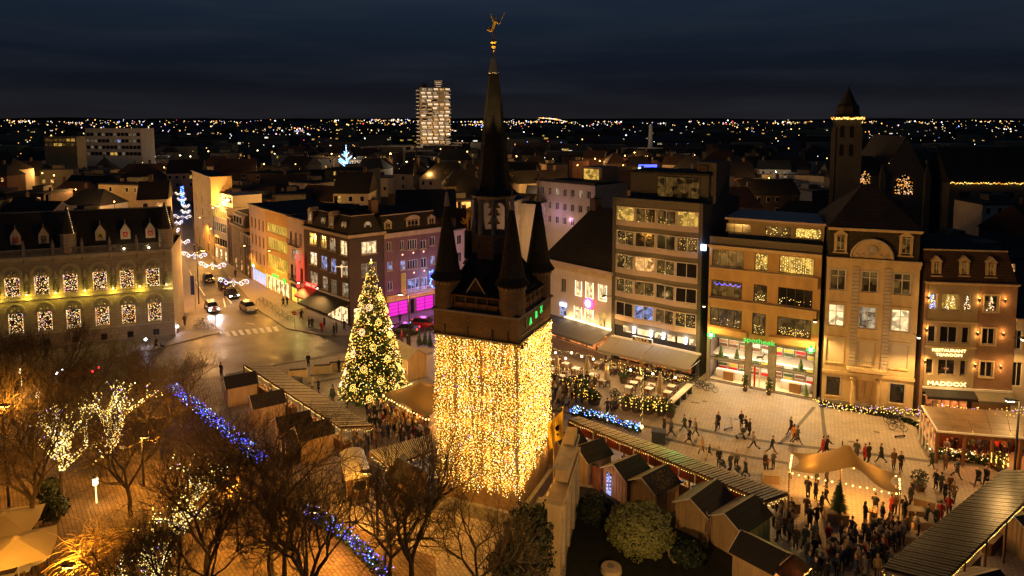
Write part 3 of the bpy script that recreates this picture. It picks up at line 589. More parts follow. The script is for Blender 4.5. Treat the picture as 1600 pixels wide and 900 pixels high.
# steep roof: ridge traced from the photograph
zr = Hh+5.2; D_ = 12
mb = MB(); mb.add([(0, .6, Hh+.1), (W_-.5, .6, Hh+.1), (W_-.5, D_, Hh+.1), (0, D_, Hh+.1), (0, D_/2, zr), (W_-.5, D_/2, zr)], [(0, 1, 5, 4), (2, 3, 4, 5), (1, 2, 5), (3, 0, 4)], 'slate'); rf = part('roof', mb, th)
mb = MB(); mb.tube((0, D_/2, zr+.05), (W_-.5, D_/2, zr+.05), .1, .1, 'zinc', 6); part('ridge_cap', mb, rf)
dk = (zr-Hh-.1)/(D_/2-.6)
for n_, x in enumerate(norm([th_f.rect((q-5, 340, q+5, 365)) for q in (15, 60, 151, 191, 231)], 1.0)):
    x = (x[0]+x[1])/2; z = Hh+1.35; y = .6+(z-Hh-.1)/dk; mb = MB(); w = .62
    P = [(x-w, y, z), (x+w, y, z), (x+w, y, z+1.25), (x, y, z+2.3), (x-w, y, z+1.25)]; y2 = y+1.8/dk+.6
    mb.add(P, [(0, 1, 2, 3, 4)], 'plaster_white'); mb.add([(x-w, y+.02, z), (x+w, y+.02, z), (x+w, y+.02, z+1.25), (x, y+.02, z+2.3), (x-w, y+.02, z+1.25), (x-w, y2, z+1.25), (x+w, y2, z+1.25), (x, y2+.9, z+2.3), (x-w, y+1, z), (x+w, y+1, z)],
        [(4, 3, 7, 5), (3, 2, 6, 7), (4, 5, 8, 0), (2, 9, 6), (1, 9, 2)], 'slate')
    d_ = part('dormer', mb, rf, 'white gabled dormer hatch with a painted shield')
    mb = MB(); mb.box(x-.3, x+.3, y-.06, y-.005, z+.3, z+1.05, ['sign_red', 'frame_brown', 'banner_yellow', 'sign_red', 'sign_red'][n_]); part('shield', mb, d_)
    mb = MB(); c_ = 'frame_dark' if n_ != 0 else 'plaster_white'
    if n_ == 0:
        for k in range(3): mb.path([(x-.26, y-.08, z+.42+k*.2), (x, y-.08, z+.55+k*.2), (x+.26, y-.08, z+.42+k*.2)], .035, c_, 4)
    elif n_ == 1:
        for k in range(3): mb.box(x-.22, x+.22, y-.09, y-.062, z+.4+k*.2, z+.5+k*.2, 'plaster_white')
    else: mb.path([(x-.22, y-.08, z+.36), (x, y-.08, z+.9), (x+.22, y-.08, z+.36)], .06, 'plaster_white' if n_ > 2 else 'frame_dark', 4)
    part('emblem', mb, d_)
    mb = MB(); mb.tube((x, y, z+2.3), (x, y, z+2.85), .05, .02, 'stone_pale', 4); part('finial', mb, d_)
for q, y_ in ((193, 384), (232, 384)):
    u = th_f.px(q, y_)[0]; p = th_f.w(u, -.0, Hh+.3); mb = MB(); mb.box(u-.12, u+.12, .1, .3, Hh+.15, Hh+.4, 'lamp_warm'); part('floodlight', mb, th)
    lamp(th_f.w(u, .0, Hh+.6), 22, (1, .75, .4), .08)
u = th_f.px(105, 380)[0]
for uu, m_ in ((u, 1), (W_-.7, 1)):
    mb = MB(); mb.lathe((uu, .6), [(.3, Hh-.5), (.95, Hh+.3), (.95, Hh+2.6), (1.05, Hh+2.7), (1.05, Hh+2.85)], 'stone_block', 8, pi/8); t_ = part('stair_turret', mb, th)
    mb = MB(); mb.lathe((uu, .6), [(1.15, Hh+2.85), (.5, Hh+4.6), (.05, Hh+6.6)], 'slate', 8, pi/8); part('cone_roof', mb, t_)
    mb = MB(); bulbs(mb, [(uu+(1.12-.95*k/14)*.75, .6-(1.12-.95*k/14)*.6, Hh+2.9+3.6*k/14) for k in range(14)], .055, ['bulb_warm', 'dot_dim'], [1, 2]); part('light_string', mb, t_)
# chimney at the corner of the hall
# ================================================ helper for plain town fronts
def front(name, label, a, b, top, rows, wm='plaster_cream', D=10, roof='flat', style=None, cat='building', shop=None, H=None, parap=.0, msd=None, cor='stone_cream', extra_holes=()):
    f = Fac(a, b); Hh = H or f.h(*top); r = thing(name, label, cat, f.M)
    rects = []
    for row in rows:
        for q in row[0]: rects.append((f.rect(q) if len(q) == 4 else None, row[1] if len(row) > 1 else {}))
    mb = MB(); holes = [x[0] for x in rects]+list(extra_holes)
    wall_front(mb, f.W, 0, Hh, holes, wm, .3); core(mb, f.W, Hh, D, wm, msd, parapet=parap); part('wall', mb, r)
    for q, kw in rects:
        kw = dict(kw); p = kw.get('pane')
        if isinstance(p, (list, tuple)): kw['pane'] = random.choice(p)
        window(r, q, **kw)
    if cor: cornice(r, f.W, Hh+.02, cor, .3, .3)
    return r, f, Hh
def rects_row(f, u0, u1, n, w, z0, z1):
    g = (u1-u0)/n; return [(u0+g*(i+.5)-w/2, u0+g*(i+.5)+w/2, z0, z1) for i in range(n)]
def front_u(name, label, a, b, H, bands, wm, D=10, cat='building', cor='stone_cream', msd=None, parap=0.0):
    """bands: (z0, z1, n, window width, kwargs[, u0, u1]) in metres"""
    f = Fac(a, b); r = thing(name, label, cat, f.M); L = []
    for bd in bands:
        z0, z1, n, w, kw = bd[:5]; u0 = bd[5] if len(bd) > 5 else .3; u1 = bd[6] if len(bd) > 6 else f.W-.3
        L += [(q, kw) for q in rects_row(f, u0, u1, n, w, z0, z1)]
    mb = MB(); wall_front(mb, f.W, 0, H, [q for q, _ in L], wm, .3); core(mb, f.W, H, D, wm, msd, parapet=parap); part('wall', mb, r)
    for q, kw in L:
        kw = dict(kw); p = kw.get('pane')
        if isinstance(p, (list, tuple)): kw['pane'] = random.choice(p)
        window(r, q, **kw)
    if cor: cornice(r, f.W, H+.02, cor, .3, .3)
    return r, f
def awning(root_or_none, f, u0, u1, z1, z0, out, m, label, valance=True, cheeks=False, stripes=None):
    mb = MB(); n = max(1, int((u1-u0)/1.2)); dz = .03
    for i in range(n):
        a = u0+(u1-u0)*i/n; b = u0+(u1-u0)*(i+1)/n-.015
        mb.add([(a, 0, z1), (b, 0, z1), (b, -out, z0), (a, -out, z0), (a, 0, z1-dz), (b, 0, z1-dz), (b, -out, z0-dz), (a, -out, z0-dz)], [(3, 2, 1, 0), (4, 5, 6, 7), (0, 1, 5, 4), (2, 3, 7, 6), (1, 2, 6, 5), (3, 0, 4, 7)], m)
    if cheeks:
        for x in (u0, u1): mb.add([(x, 0, z1-.05), (x, -out, z0-.05), (x, 0, z0-.5)], [(0, 1, 2), (2, 1, 0)], m)
    r = thing('awning', label, 'awning', f.M); part('canopy', mb, r)
    if valance: mb = MB(); mb.box(u0, u1, -out-.03, -out, z0-.28, z0-.032, m); part('valance', mb, r)
    for x in (u0+.1, (u0+u1)/2, u1-.1):
        mb = MB(); mb.tube((x, -.05, z1-.75), (x, -out*.9, z0-.1), .035, .035, 'frame_white', 5); part('arm', mb, r)
    mb = MB(); mb.box(u0-.04, u1+.04, -.22, -.02, z1-.05, z1+.17, 'frame_white'); part('cassette', mb, r)
    return r
def pl(*names): return list(names)
# ================================================ street on the left, far to near
DK = 'glass_dark'
front_u('shop_house', 'tall plain ochre house at the far end of the decorated street', (305, 378), (334, 402), Fac((305, 378), (334, 402)).h(305, 268), [(2.9+2.75*k, 4.5+2.75*k, 3, .95, dict(pane=['curtain_grey', 'room_gold', DK], nz=2, sill='stone_cream')) for k in range(4)]+[(.3, 2.2, 2, 1.9, dict(pane='room_gold', fr='frame_dark', nx=3))], 'plaster_ochre', 4.5)
f = Fac((334, 402), (357, 412)); H2 = f.h(345, 324)
h2, _ = front_u('shop_house', 'cream house with wide window bands and a set back penthouse', (334, 402), (357, 412), H2, [(H2-2.4, H2-.9, 1, f.W-1, dict(nx=6, pane='room_ribbon', sill='stone_cream')), (H2-5.6, H2-3.6, 1, f.W-1, dict(nx=6, pane='curtain_grey')), (3.2, 4.9, 1, f.W-1, dict(nx=5, pane=DK)), (.3, 2.5, 3, 1.8, dict(pane='room_shop', nx=1, fr='frame_dark'))], 'plaster_cream', 12)
mb = MB(); mb.box(.3, f.W-.6, 1.6, 8, H2, H2+2.6, 'plaster_cream'); p_ = part('penthouse', mb, h2); window(h2, (.8, f.W-1.2, H2+.8, H2+2.1), 7, 1, inset=1.5)
front_u('shop_house', 'very narrow brown house between two wider fronts in the street', (357, 412), (364, 417), H2-1.6, [(3.2+2.9*k, 5.0+2.9*k, 1, .9, dict(pane=['curtain_grey', DK])) for k in range(3)]+[(.3, 2.3, 1, 1.2, dict(pane=DK))], 'brick_brown', 11)
f = Fac((364, 417), (383, 429)); H3 = H2-2.6
h3, _ = front_u('shop_house', 'grey brown house with one big dormer in a dark mansard roof', (364, 417), (383, 429), H3, [(3.3, 5.2, 2, 1.1, dict(pane=['curtain_grey', DK], nz=2)), (6.3, 8.3, 2, 1.2, dict(pane='curtain_grey', nx=3)), (.3, 2.5, 2, 2.0, dict(pane='room_warm', fr='frame_dark'))], 'plaster_grey', 11)
mansard(h3, f.W, H3, H3+2.6, 11, .9, left=False, right=False)
mb = MB(); mb.box(.8, f.W-1.2, .2, 2.2, H3+.25, H3+2.3, 'plaster_pink'); part('dormer', mb, h3); window(h3, (1.1, f.W-1.5, H3+.5, H3+2.0), 3, 1, inset=.1)
front_u('shop_house', 'low brown house with a maroon shop awning and twinkling upper window', (383, 429), (393, 437), H3-.8, [(3.6, 5.2, 2, .8, dict(pane=DK)), (6.4, 8.1, 2, .8, dict(pane=['room_pale', 'curtain_grey'])), (.3, 2.5, 1, 2.2, dict(pane='room_warm', fr='frame_dark'))], 'brick_brown', 11)
f = Fac((393, 437), (418, 452)); H4 = f.h(393, 319)
h4, _ = front_u('shop_house', 'pale house with three rows of black windows above a blue white shopfront', (393, 437), (418, 452), H4, [(4.2, 6.2, 4, .85, dict(fr='frame_brown', surround='stone_cream', sill='stone_cream')), (7.4, 9.4, 4, .85, dict(fr='frame_brown', pane=[DK, DK, 'room_blue'], sill='stone_cream')), (10.6, 12.5, 4, .85, dict(fr='frame_brown', sill='stone_cream')), (.25, 2.6, 1, f.W-1.2, dict(pane='shop_blue', nx=5, nz=2, fr='frame_white'))], 'plaster_pink', 12)
mb = MB(); mb.box(.6, f.W-.6, -.14, -.01, 2.8, 3.6, 'banner_yellow'); mb.box(1.0, 2.6, -.18, -.141, 2.9, 3.5, 'neon_green'); mb.box(1.7, 2.6, -.2, -.181, 2.95, 3.3, 'lamp_blue'); part('shop_sign', mb, h4)
f = Fac((418, 452), (453, 470)); H5 = f.h(418, 327); W5 = f.W
h5, _ = front_u('shop_house', 'ochre house with three glowing ribbon window bands over a pharmacy', (418, 452), (453, 470), H5, [(4.4, 6.9, 1, W5-1, dict(pane='room_ribbon', nx=9, fr='stone_cream')), (7.9, 10.0, 1, W5-1, dict(pane='room_ribbon', nx=9, fr='stone_cream')), (10.9, 12.6, 1, W5-1, dict(pane='room_ribbon', nx=9, fr='stone_cream')), (.25, 2.7, 5, 1.9, dict(pane='room_shop', fr='frame_white', nx=1))], 'plaster_ochre', 12)
sg = letters('apotheek', .85, h5, (W5*.45, -.2, 3.45), 'neon_green', name='neon_lettering')
mb = MB(); c_ = (W5-1.3, -.35, 3.3); mb.box(c_[0]-.5, c_[0]+.5, -.45, -.3, 3.15, 3.45, 'neon_green'); mb.box(c_[0]-.15, c_[0]+.15, -.46, -.29, 2.8, 3.8, 'neon_green'); part('pharmacy_cross', mb, h5)
mb = bulbs(MB(), [(x+random.uniform(-.1, .1), -.15, z) for x in [.4+(W5-.8)*i/5 for i in range(6)] for z in [.4+2.6*j/22 for j in range(23)]]+[(x, -.15, 2.85+random.uniform(-.1, .1)) for x in [.3+(W5-.6)*i/60 for i in range(60)]], .06, ['bulb_warm', 'bulb_gold']); part('light_string', mb, h5, kind='stuff')
f = Fac((453, 470), (478, 483)); H6 = f.h(453, 338); W6 = f.W
h6, _ = front_u('shop_house', 'pale pink house with dark balconies beside the brown corner building', (453, 470), (478, 483), H6, [(4.2, 6.6, 3, 1.0, dict(pane=DK, fr='frame_brown')), (7.6, 9.4, 1, 3.4, dict(pane='room_pale', nx=3)), (10.2, 12.3, 3, .9, dict(pane=DK)), (.25, 2.7, 2, W6/2-.8, dict(pane='shop_yellow', nx=2, fr='frame_white'))], 'plaster_pink', 12)
for z in (4.1, 10.1):
    mb = MB()
    for i in range(22): mb.box(.7+i*.2, .73+i*.2, -.55, -.52, z, z+.95, 'black_paint')
    mb.box(.6, 5.1, -.57, -.5, z+.95, z+1.0, 'black_paint'); mb.box(.6, 5.1, -.57, -.003, z-.1, z, 'stone_grey'); part('balcony', mb, h6)
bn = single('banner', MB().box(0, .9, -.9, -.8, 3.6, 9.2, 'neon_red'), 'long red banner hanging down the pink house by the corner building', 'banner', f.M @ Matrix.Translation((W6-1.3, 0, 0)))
mb = MB(); mb.box(.8, W6-.4, -.14, -.01, 2.85, 3.3, 'black_paint'); part('shop_sign', mb, h6)
# ================================================ brown corner building
fc = Fac((478, 483), (548, 511)); Hc = 14.0; Wc = fc.W
fr_ = Fac((548, 511), (601, 500)); Hr = Hc
cb = thing('corner_building', 'brown brick corner building with white porthole windows in its dark mansard roof', 'building', fc.M)
P_ = pl('room_pale', 'room_cream', 'curtain_grey', 'room_pale')
def win_list(f, L, **kw): return [(f.rect(q), dict(kw, **(e_ or {}))) for q, e_ in L]
LW = win_list(fc, [((482, 364, 494, 383), dict(pane='room_gold')), ((484, 394, 495, 414), dict(pane='room_cream')), ((484, 425, 496, 445), None), ((500, 368, 510, 388), dict(pane='room_gold')), ((501, 400, 511, 421), dict(pane='room_blue')), ((503, 432, 512, 452), None),
  ((514, 372, 524, 392), None), ((516, 404, 525, 426), dict(pane='room_blue')), ((517, 437, 526, 464), dict(pane='curtain_grey')), ((531, 376, 542, 399), dict(pane='room_cream')), ((533, 408, 543, 431), None), ((534, 442, 544, 464), None)], nx=2, nz=2, ratio=.65, pane='room_pale', sill='stone_cream', bar=.09)
mb = MB(); wall_front(mb, Wc, 0, Hc, [q for q, _ in LW]+[(.6, Wc-.8, .2, 2.7)], 'brick_brown', .3); part('wall', mb, cb)
for q, kw in LW: window(cb, q, **kw)
window(cb, (.6, Wc-.8, .2, 2.7), 6, 1, pane='room_shop', fr='frame_dark')
Mi = fc.M.inverted() @ fr_.M      # second front in the building's own space
RW = win_list(fr_, [((565, 377, 589, 397), dict(pane='room_cream', nx=3)), ((565, 411, 589, 431), dict(pane='curtain_grey', nx=3)), ((566, 446, 590, 466), dict(pane='curtain_grey', nx=3))], nz=2, ratio=.65, sill='stone_cream', pane='room_pale', bar=.09)
mb = MB(Mi); wall_front(mb, fr_.W, 0, Hc, [q for q, _ in RW]+[(.6, fr_.W-.5, .2, 2.7)], 'brick_brown', .3); part('wall', mb, cb)
r2 = thing('tmp', '', ''); TOPS.remove(r2); sub = []
for q, kw in RW+[((.6, fr_.W-.5, .2, 2.7), dict(nx=3, pane='room_shop', fr='frame_dark'))]:
    w_ = window(r2, q, **kw); sub.append(w_)
for w_ in sub: w_.parent = cb; w_.matrix_local = Mi
bpy.data.objects.remove(r2)
A0 = Vector((0, .3, 0)); q1 = fc.M.inverted() @ fr_.w(0, .3, 0); q2 = fc.M.inverted() @ fr_.w(fr_.W, .3, 0); q3 = fc.M.inverted() @ fr_.w(fr_.W, 11, 0)
mb = MB(); mb.prism([(0, .3), (q1.x-.1, .3), (q1.x+.0, q1.y+.1), (q2.x, q2.y), (q3.x, q3.y), (0, 12)], 0, Hc-.01, 'brick_brown', m2='roof_felt'); part('core', mb, cb)
def ring_off(P, d):
    out = []; n = len(P)
    for i in range(n):
        a, b, c = Vector(P[i-1]), Vector(P[i]), Vector(P[(i+1) % n]); e1 = (b-a).normalized(); e2 = (c-b).normalized()
        n1 = Vector((-e1.y, e1.x)); n2 = Vector((-e2.y, e2.x)); k = (n1+n2); k = k/max(.3, k.dot(n1)*1.0) if k.length > 1e-3 else n1; out.append(tuple(b+k*d))
    return out
q0b = fc.M.inverted() @ fr_.w(0, 0, 0); q2b = fc.M.inverted() @ fr_.w(fr_.W, 0, 0)
base = [(0, 0), (q0b.x, q0b.y), (q2b.x, q2b.y), (q3.x, q3.y), (0, 12)]
mb = MB(); o1 = ring_off(base, -.4); mb.prism(o1, Hc-.45, Hc, 'stone_cream'); part('cornice', mb, cb)
mid_ = ring_off(base, 1.0); top_ = ring_off(base, 4.5); n = 5; mb = MB()
mb.add([(p[0], p[1], Hc+.01) for p in base]+[(p[0], p[1], Hc+2.6) for p in mid_]+[(p[0], p[1], Hc+3.5) for p in top_], [(k*n+i, k*n+(i+1) % n, k*n+n+(i+1) % n, k*n+n+i) for k in range(2) for i in range(n)]+[tuple(range(2*n, 3*n))], 'slate'); cr_ = part('roof', mb, cb)
mb = MB(); mb.path([(p[0], p[1], Hc+2.65) for p in mid_+mid_[:1]], .08, 'stone_cream', 4); part('roof_curb', mb, cr_)
for F_, px_list in ((fc, ((506, 345), (538, 352))), (fr_, ((574, 352),))):
    for a_, b_ in px_list:
        u, z = F_.px(a_, b_, .5); M_ = (Matrix() if F_ is fc else Mi) @ Matrix.Translation((u, .45, z)) @ Matrix.Rotation(pi/2, 4, 'X')
        mb = MB(M_); mb.lathe((0, 0), [(.62, -.25), (.62, .12), (.42, .14), (.42, .02), (.001, .02)], 'frame_white', 16); mb.lathe((0, 0), [(.42, .021), (.001, .03)], 'room_pale', 12); part('round_window', mb, cr_)
def dormer_ped(root, u, z, w, h, y=.3, pane='glass_dark', fr='stone_cream', arch=False, nx=2, depth=1.6, roofm='slate'):
    mb = MB(); mb.box(u-w/2-.22, u+w/2+.22, y, y+depth, z-.2, z+h+.15, roofm)
    mb.box(u-w/2-.2, u-w/2, y-.12, y-.003, z-.2, z+h+.1, fr); mb.box(u+w/2, u+w/2+.2, y-.12, y-.003, z-.2, z+h+.1, fr); mb.box(u-w/2-.3, u+w/2+.3, y-.2, y-.004, z-.32, z-.2, fr)
    e = w/2+.32; zt = z+h+.1
    if arch:
        n = 10; vs = [(u+e*cos(pi*i/n), yy, zt+.05+e*.55*sin(pi*i/n)) for yy in (y-.2, y+.9) for i in range(n+1)]; mb.add(vs, [tuple(range(n+1))]+[(i, n+1+i, n+2+i, i+1) for i in range(n)], fr)
    else:
        mb.add([(u-e, y-.18, zt), (u+e, y-.18, zt), (u, y-.18, zt+.6), (u-e, y+1.3, zt), (u+e, y+1.3, zt), (u, y+1.3, zt+.6)], [(0, 1, 2), (0, 2, 5, 3), (1, 4, 5, 2), (0, 3, 4, 1)], fr)
    d = part('dormer', mb, root); window(root, (u-w/2, u+w/2, z, z+h), nx, 2, pane=pane, inset=y-.11, fr=fr, bar=.07); return d
for a_, b_ in ((485, 337), (518, 344)):
    u, z = fc.px(a_, b_, .3); dormer_ped(cb, u, z-.9, .9, 1.6, .3, 'room_pale')
mb = MB(); mb.path([(Wc*.2, 4.4, Hc+3.4), (Wc*.2, 4.4, Hc+4.6)], .3, 'brick_brown', 4); part('chimney', mb, cb)
u = fr_.px(588, 340, 5)[0]; p = Mi @ Vector((fr_.W-.3, 3.2, Hc+2.2)); chimney(cb, p.x-.8, p.y, Hc+2.8, 1.6, .9, 'brick_orange')
awning(None, fc, .4, 4.2, 4.2, 2.9, 2.2, 'awning_red', 'red shop awning with white lettering left of the black terrace awning', cheeks=True)
strokes(TOPS[-1], .8, 3.9, -.26, 4.2, 4.65, 'dot_dim', 13)
part('sign_board', MB().box(.4, 4.2, -.25, -.23, 4.1, 4.75, 'neon_red'), TOPS[-1])
awning(None, fc, 4.3, Wc-.2, 4.0, 2.7, 3.6, 'awning_black', 'large black terrace awning on the left side of the brown corner building')
# ================================================ purple lit building
fp = Fac((602, 500), (690, 481)); Hp = fp.h(640, 361)
PW = win_list(fp, [((604, 378, 612, 392), dict(nx=2)), ((605, 409, 614, 423), dict(pane='room_blue')), ((606, 440, 614, 454), None), ((625, 376, 632, 391), None), ((637, 374, 652, 390), dict(nx=4)), ((657, 375, 666, 389), None), ((672, 370, 680, 384), None),
  ((626, 407, 634, 422), dict(pane='room_blue')), ((637, 406, 653, 420), dict(nx=4)), ((658, 403, 667, 418), None), ((673, 400, 680, 413), dict(pane='room_blue')), ((630, 438, 635, 455), None), ((637, 435, 656, 456), dict(nx=3, pane='room_blue')), ((659, 433, 668, 452), dict(pane='room_blue'))], nx=2, pane='glass_dark', sill='stone_cream', bar=.1)
pb = thing('shop_building', 'brick building washed in violet light above magenta shop windows', 'building', fp.M)
shp = [fp.rect((608, 467, 638, 486)), fp.rect((651, 463, 678, 481))]; shp = [(a, b, .25, 2.5) for a, b, c, d in shp]; dr = (shp[0][1]+.4, shp[1][0]-.4, .1, 2.5)
mb = MB(); wall_front(mb, fp.W, 0, Hp, [q for q, _ in PW]+shp+[dr], 'brick_violet', .3); core(mb, fp.W, Hp, 11, 'brick_violet'); part('wall', mb, pb)
for q, kw in PW: window(pb, q, **kw)
for q in shp:
    window(pb, q, 2, 4, pane='neon_magenta', fr='frame_dark', name='shop_window')
window(pb, dr, 1, 1, fr='frame_brown', name='door')
cornice(pb, fp.W, Hp+.1, 'stone_cream', .8, .5); mansard(pb, fp.W, Hp+.1, Hp+2.7, 11, .9, left=False)
for a_, b_, w_, ar in ((606, 355, .9, False), (645, 350, 2.0, True), (674, 347, 1.0, False)):
    u, z = fp.px(a_, b_, .3); dormer_ped(pb, u, z-.9, w_, 1.5, .35, 'glass_dark', arch=ar, nx=3 if ar else 2)
z_ = fp.h(640, 466); mb = MB(); mb.box(.2, fp.W-.2, -.25, -.01, 2.75, 3.7, 'banner_yellow'); part('sign_band', mb, pb, 'long yellow shop sign band')
strokes(pb, 1.2, fp.W-.6, -.26, 3.0, 3.45, 'frame_brown', 26)
u = fp.px(626, 450)[0]; mb = MB(); mb.box(u-.4, u+.4, -1.0, -.8, 3.9, 7.2, 'banner_yellow'); part('vertical_sign', mb, pb)
strokes(pb, u-.22, u+.22, -1.01, 4.1, 7.0, 'frame_brown', 7, True)
mb = MB(); u0, u1 = fp.px(631, 455)[0], fp.px(672, 450)[0]; zb = PW[12][0][2]-.1; mb.box(u0, u1, -.9, -.003, zb-.12, zb, 'stone_cream')
for i in range(int((u1-u0)/.22)): mb.box(u0+.05+i*.22, u0+.09+i*.22, -.87, -.83, zb, zb+.9, 'frame_white')
mb.box(u0, u1, -.9, -.82, zb+.9, zb+.97, 'frame_white'); part('balcony', mb, pb)
for a_, b_ in ((629, 398), (646, 395), (662, 393), (630, 428), (647, 426), (663, 423)):
    u, z = fp.px(a_, b_, -.2); part('star_light', MB().octa((u, -.2, z), .16, 'bulb_pink'), pb)
for u in (2, 5.5, 9): lamp(fp.w(u, -2.4, 2.9), 110, (.75, .16, .85), .5)
lamp(fp.w(6, -5.5, 5.5), 330, (.42, .28, 1.0), .3)
# ================================================ right-hand row
# white building with round pink sign
fw = Fac((848, 522), (957, 558)); Hw = fw.h(930, 424)
wl = win_list(fw, [((876, 435, 884, 457), dict(pane=DK, nz=1)), ((899, 439, 909, 462), None), ((915, 441, 927, 466), None), ((935, 445, 948, 470), None), ((874, 473, 885, 503), dict(pane='room_blue', nx=1, nz=1)), ((897, 479, 909, 508), None), ((914, 483, 927, 512), None), ((936, 488, 946, 516), dict(pane='room_gold'))], nx=2, nz=2, pane='room_cream', sill='plaster_white', bar=.08, ratio=.6)
wb = thing('restaurant_building', 'low white building with six glowing windows, dark hipped roof and round pink sign', 'building', fw.M)
mb = MB(); wall_front(mb, fw.W, 0, Hw, [q for q, _ in wl]+[(1, fw.W-1, .1, 2.6)], 'plaster_white', .3); core(mb, fw.W, Hw, 14, 'plaster_white'); part('wall', mb, wb)
for q, kw in wl:
    window(wb, q, **kw)
    if kw['pane'] in ('room_cream',):
        mb = MB(); a, b, c, d = q
        for x in (a+.03, b-.03): mb.box(x-.02, x+.02, -.03, 0.0, c, d, 'led_line')
        mb.box(a, b, -.03, 0, c-.02, c+.02, 'led_line'); part('led_strip', mb, wb)
        lamp(fw.w((a+b)/2, -.3, c+.25), 9, (1, .72, .4), .2)
window(wb, (1, fw.W-1, .1, 2.6), 6, 1, pane='room_orange', fr='frame_dark')
cornice(wb, fw.W, Hw+.02, 'stone_cream', .7, .5)
zr = fw.h(900, 345)
mb = MB(); mb.add([(-.4, -.35, Hw+.05), (fw.W+.2, -.35, Hw+.05), (fw.W+.2, 14, Hw+.05), (-.4, 14, Hw+.05), (3.5, 7, Hw+7.6), (fw.W-.2, 7, Hw+7.6)], [(0, 1, 5, 4), (2, 3, 4, 5), (1, 2, 5), (3, 0, 4)], 'roof_tile_dark'); r_ = part('roof', mb, wb)
mb = MB(); mb.box(-.4, fw.W+.2, -.5, -.34, Hw+.03, Hw+.45, 'plaster_pink'); part('gutter', mb, wb)
chimney(wb, 3.2, 6.4, Hw+7.0, 1.6, 1.0, 'brick_brown'); chimney(wb, fw.W-3, 7.2, Hw+6.8, 1.4, .8, 'brick_brown')
u, z = fw.px(920, 474, -.2); mb = MB(Matrix.Translation((u, -.25, z)) @ Matrix.Rotation(pi/2, 4, 'X')); mb.lathe((0, 0), [(.001, -.1), (.75, -.1), (.75, .1), (.5, .12), (.001, .12)], 'neon_pink', 20); mb.lathe((0, 0), [(.5, .121), (.48, .16), (.001, .16)], 'neon_white', 16)
sgn = part('round_sign', mb, wb); part('sign_emblem', MB(Matrix.Translation((u, -.43, z))).box(-.28, .28, -.03, 0, -.1, .06, 'neon_pink').box(-.05, .05, -.03, 0, .09, .34, 'sign_blue').box(-.2, .2, -.03, 0, -.32, -.2, 'neon_pink'), wb)
lamp(fw.w(u, -1.3, z), 28, (1, .3, .5), .2)
mb = MB(); u0 = fw.px(884, 511)[0]; mb.box(u0, fw.W-.1, -.3, -.05, 3.62, 3.7, 'led_line'); part('led_strip', mb, wb)
for k in range(4): lamp(fw.w(u0+1+k*2.2, -.6, 3.95), 34, (1, .72, .38), .25)
u, z = fw.px(881, 477); part('door_sign', MB().box(u-.6, u+.5, -.15, -.02, z-.12, z+.3, 'lamp_blue'), wb)
strokes(wb, fw.px(858, 462)[0], fw.px(868, 462)[0], -.01, fw.h(863, 462)-.25, fw.h(863, 462)+.25, 'stone_grey', 3, name='wall_lettering')
strokes(wb, fw.px(914, 516)[0], fw.px(936, 520)[0], -.06, 3.8, 4.2, 'stone_pale', 6)
awning(None, fw, .1, 4.4, 3.5, 2.5, 3.6, 'awning_grey', 'grey striped awning nearest the belfry over the restaurant terrace')
awning(None, fw, 4.5, fw.W-.1, 3.5, 2.5, 3.8, 'awning_grey', 'grey striped awning under the warm light strip of the white building')
# apartment block
fa = Fac((955, 559), (1092, 591)); Wa = fa.W
a0 = fa.px(969, 330)[0]; a1 = fa.px(1096, 330)[0]; Ha = fa.h(969, 312)
ab = thing('apartment_block', 'six storey apartment block with zigzag window bays above a terrace restaurant', 'apartment building', fa.M)
mb = MB(); core(mb, Wa, Ha, 13, 'concrete_dark', y0=.9, parapet=.0); part('wall', mb, ab)
z_top = Ha-.15; zres = fa.h(969, 507); step = (fa.h(969, 322)-fa.h(969, 471))/4
mb = MB(); mb.box(0, .45, -.12, .9, 0, Ha+.3, 'concrete_dark'); part('pier', mb, ab); mb = MB(); mb.box(Wa-.45, Wa, -.12, .9, 0, Ha+.3, 'concrete_dark'); part('pier', mb, ab)
mb = MB(); mb.box(.45, Wa-.45, -.1, .9, Ha-.7, Ha+.3, 'pebble_band'); part('parapet', mb, ab)
nb = 4; bw = (Wa-.9)/nb
apane = [['room_gold', 'room_dim', 'room_dim', 'room_gold'], ['room_dim', DK, DK, 'room_dim'], ['room_dim', 'room_warm', 'room_dim', DK], ['room_dim', 'room_dim', DK, DK], [DK, 'room_blue', 'room_dim', 'room_dim']]
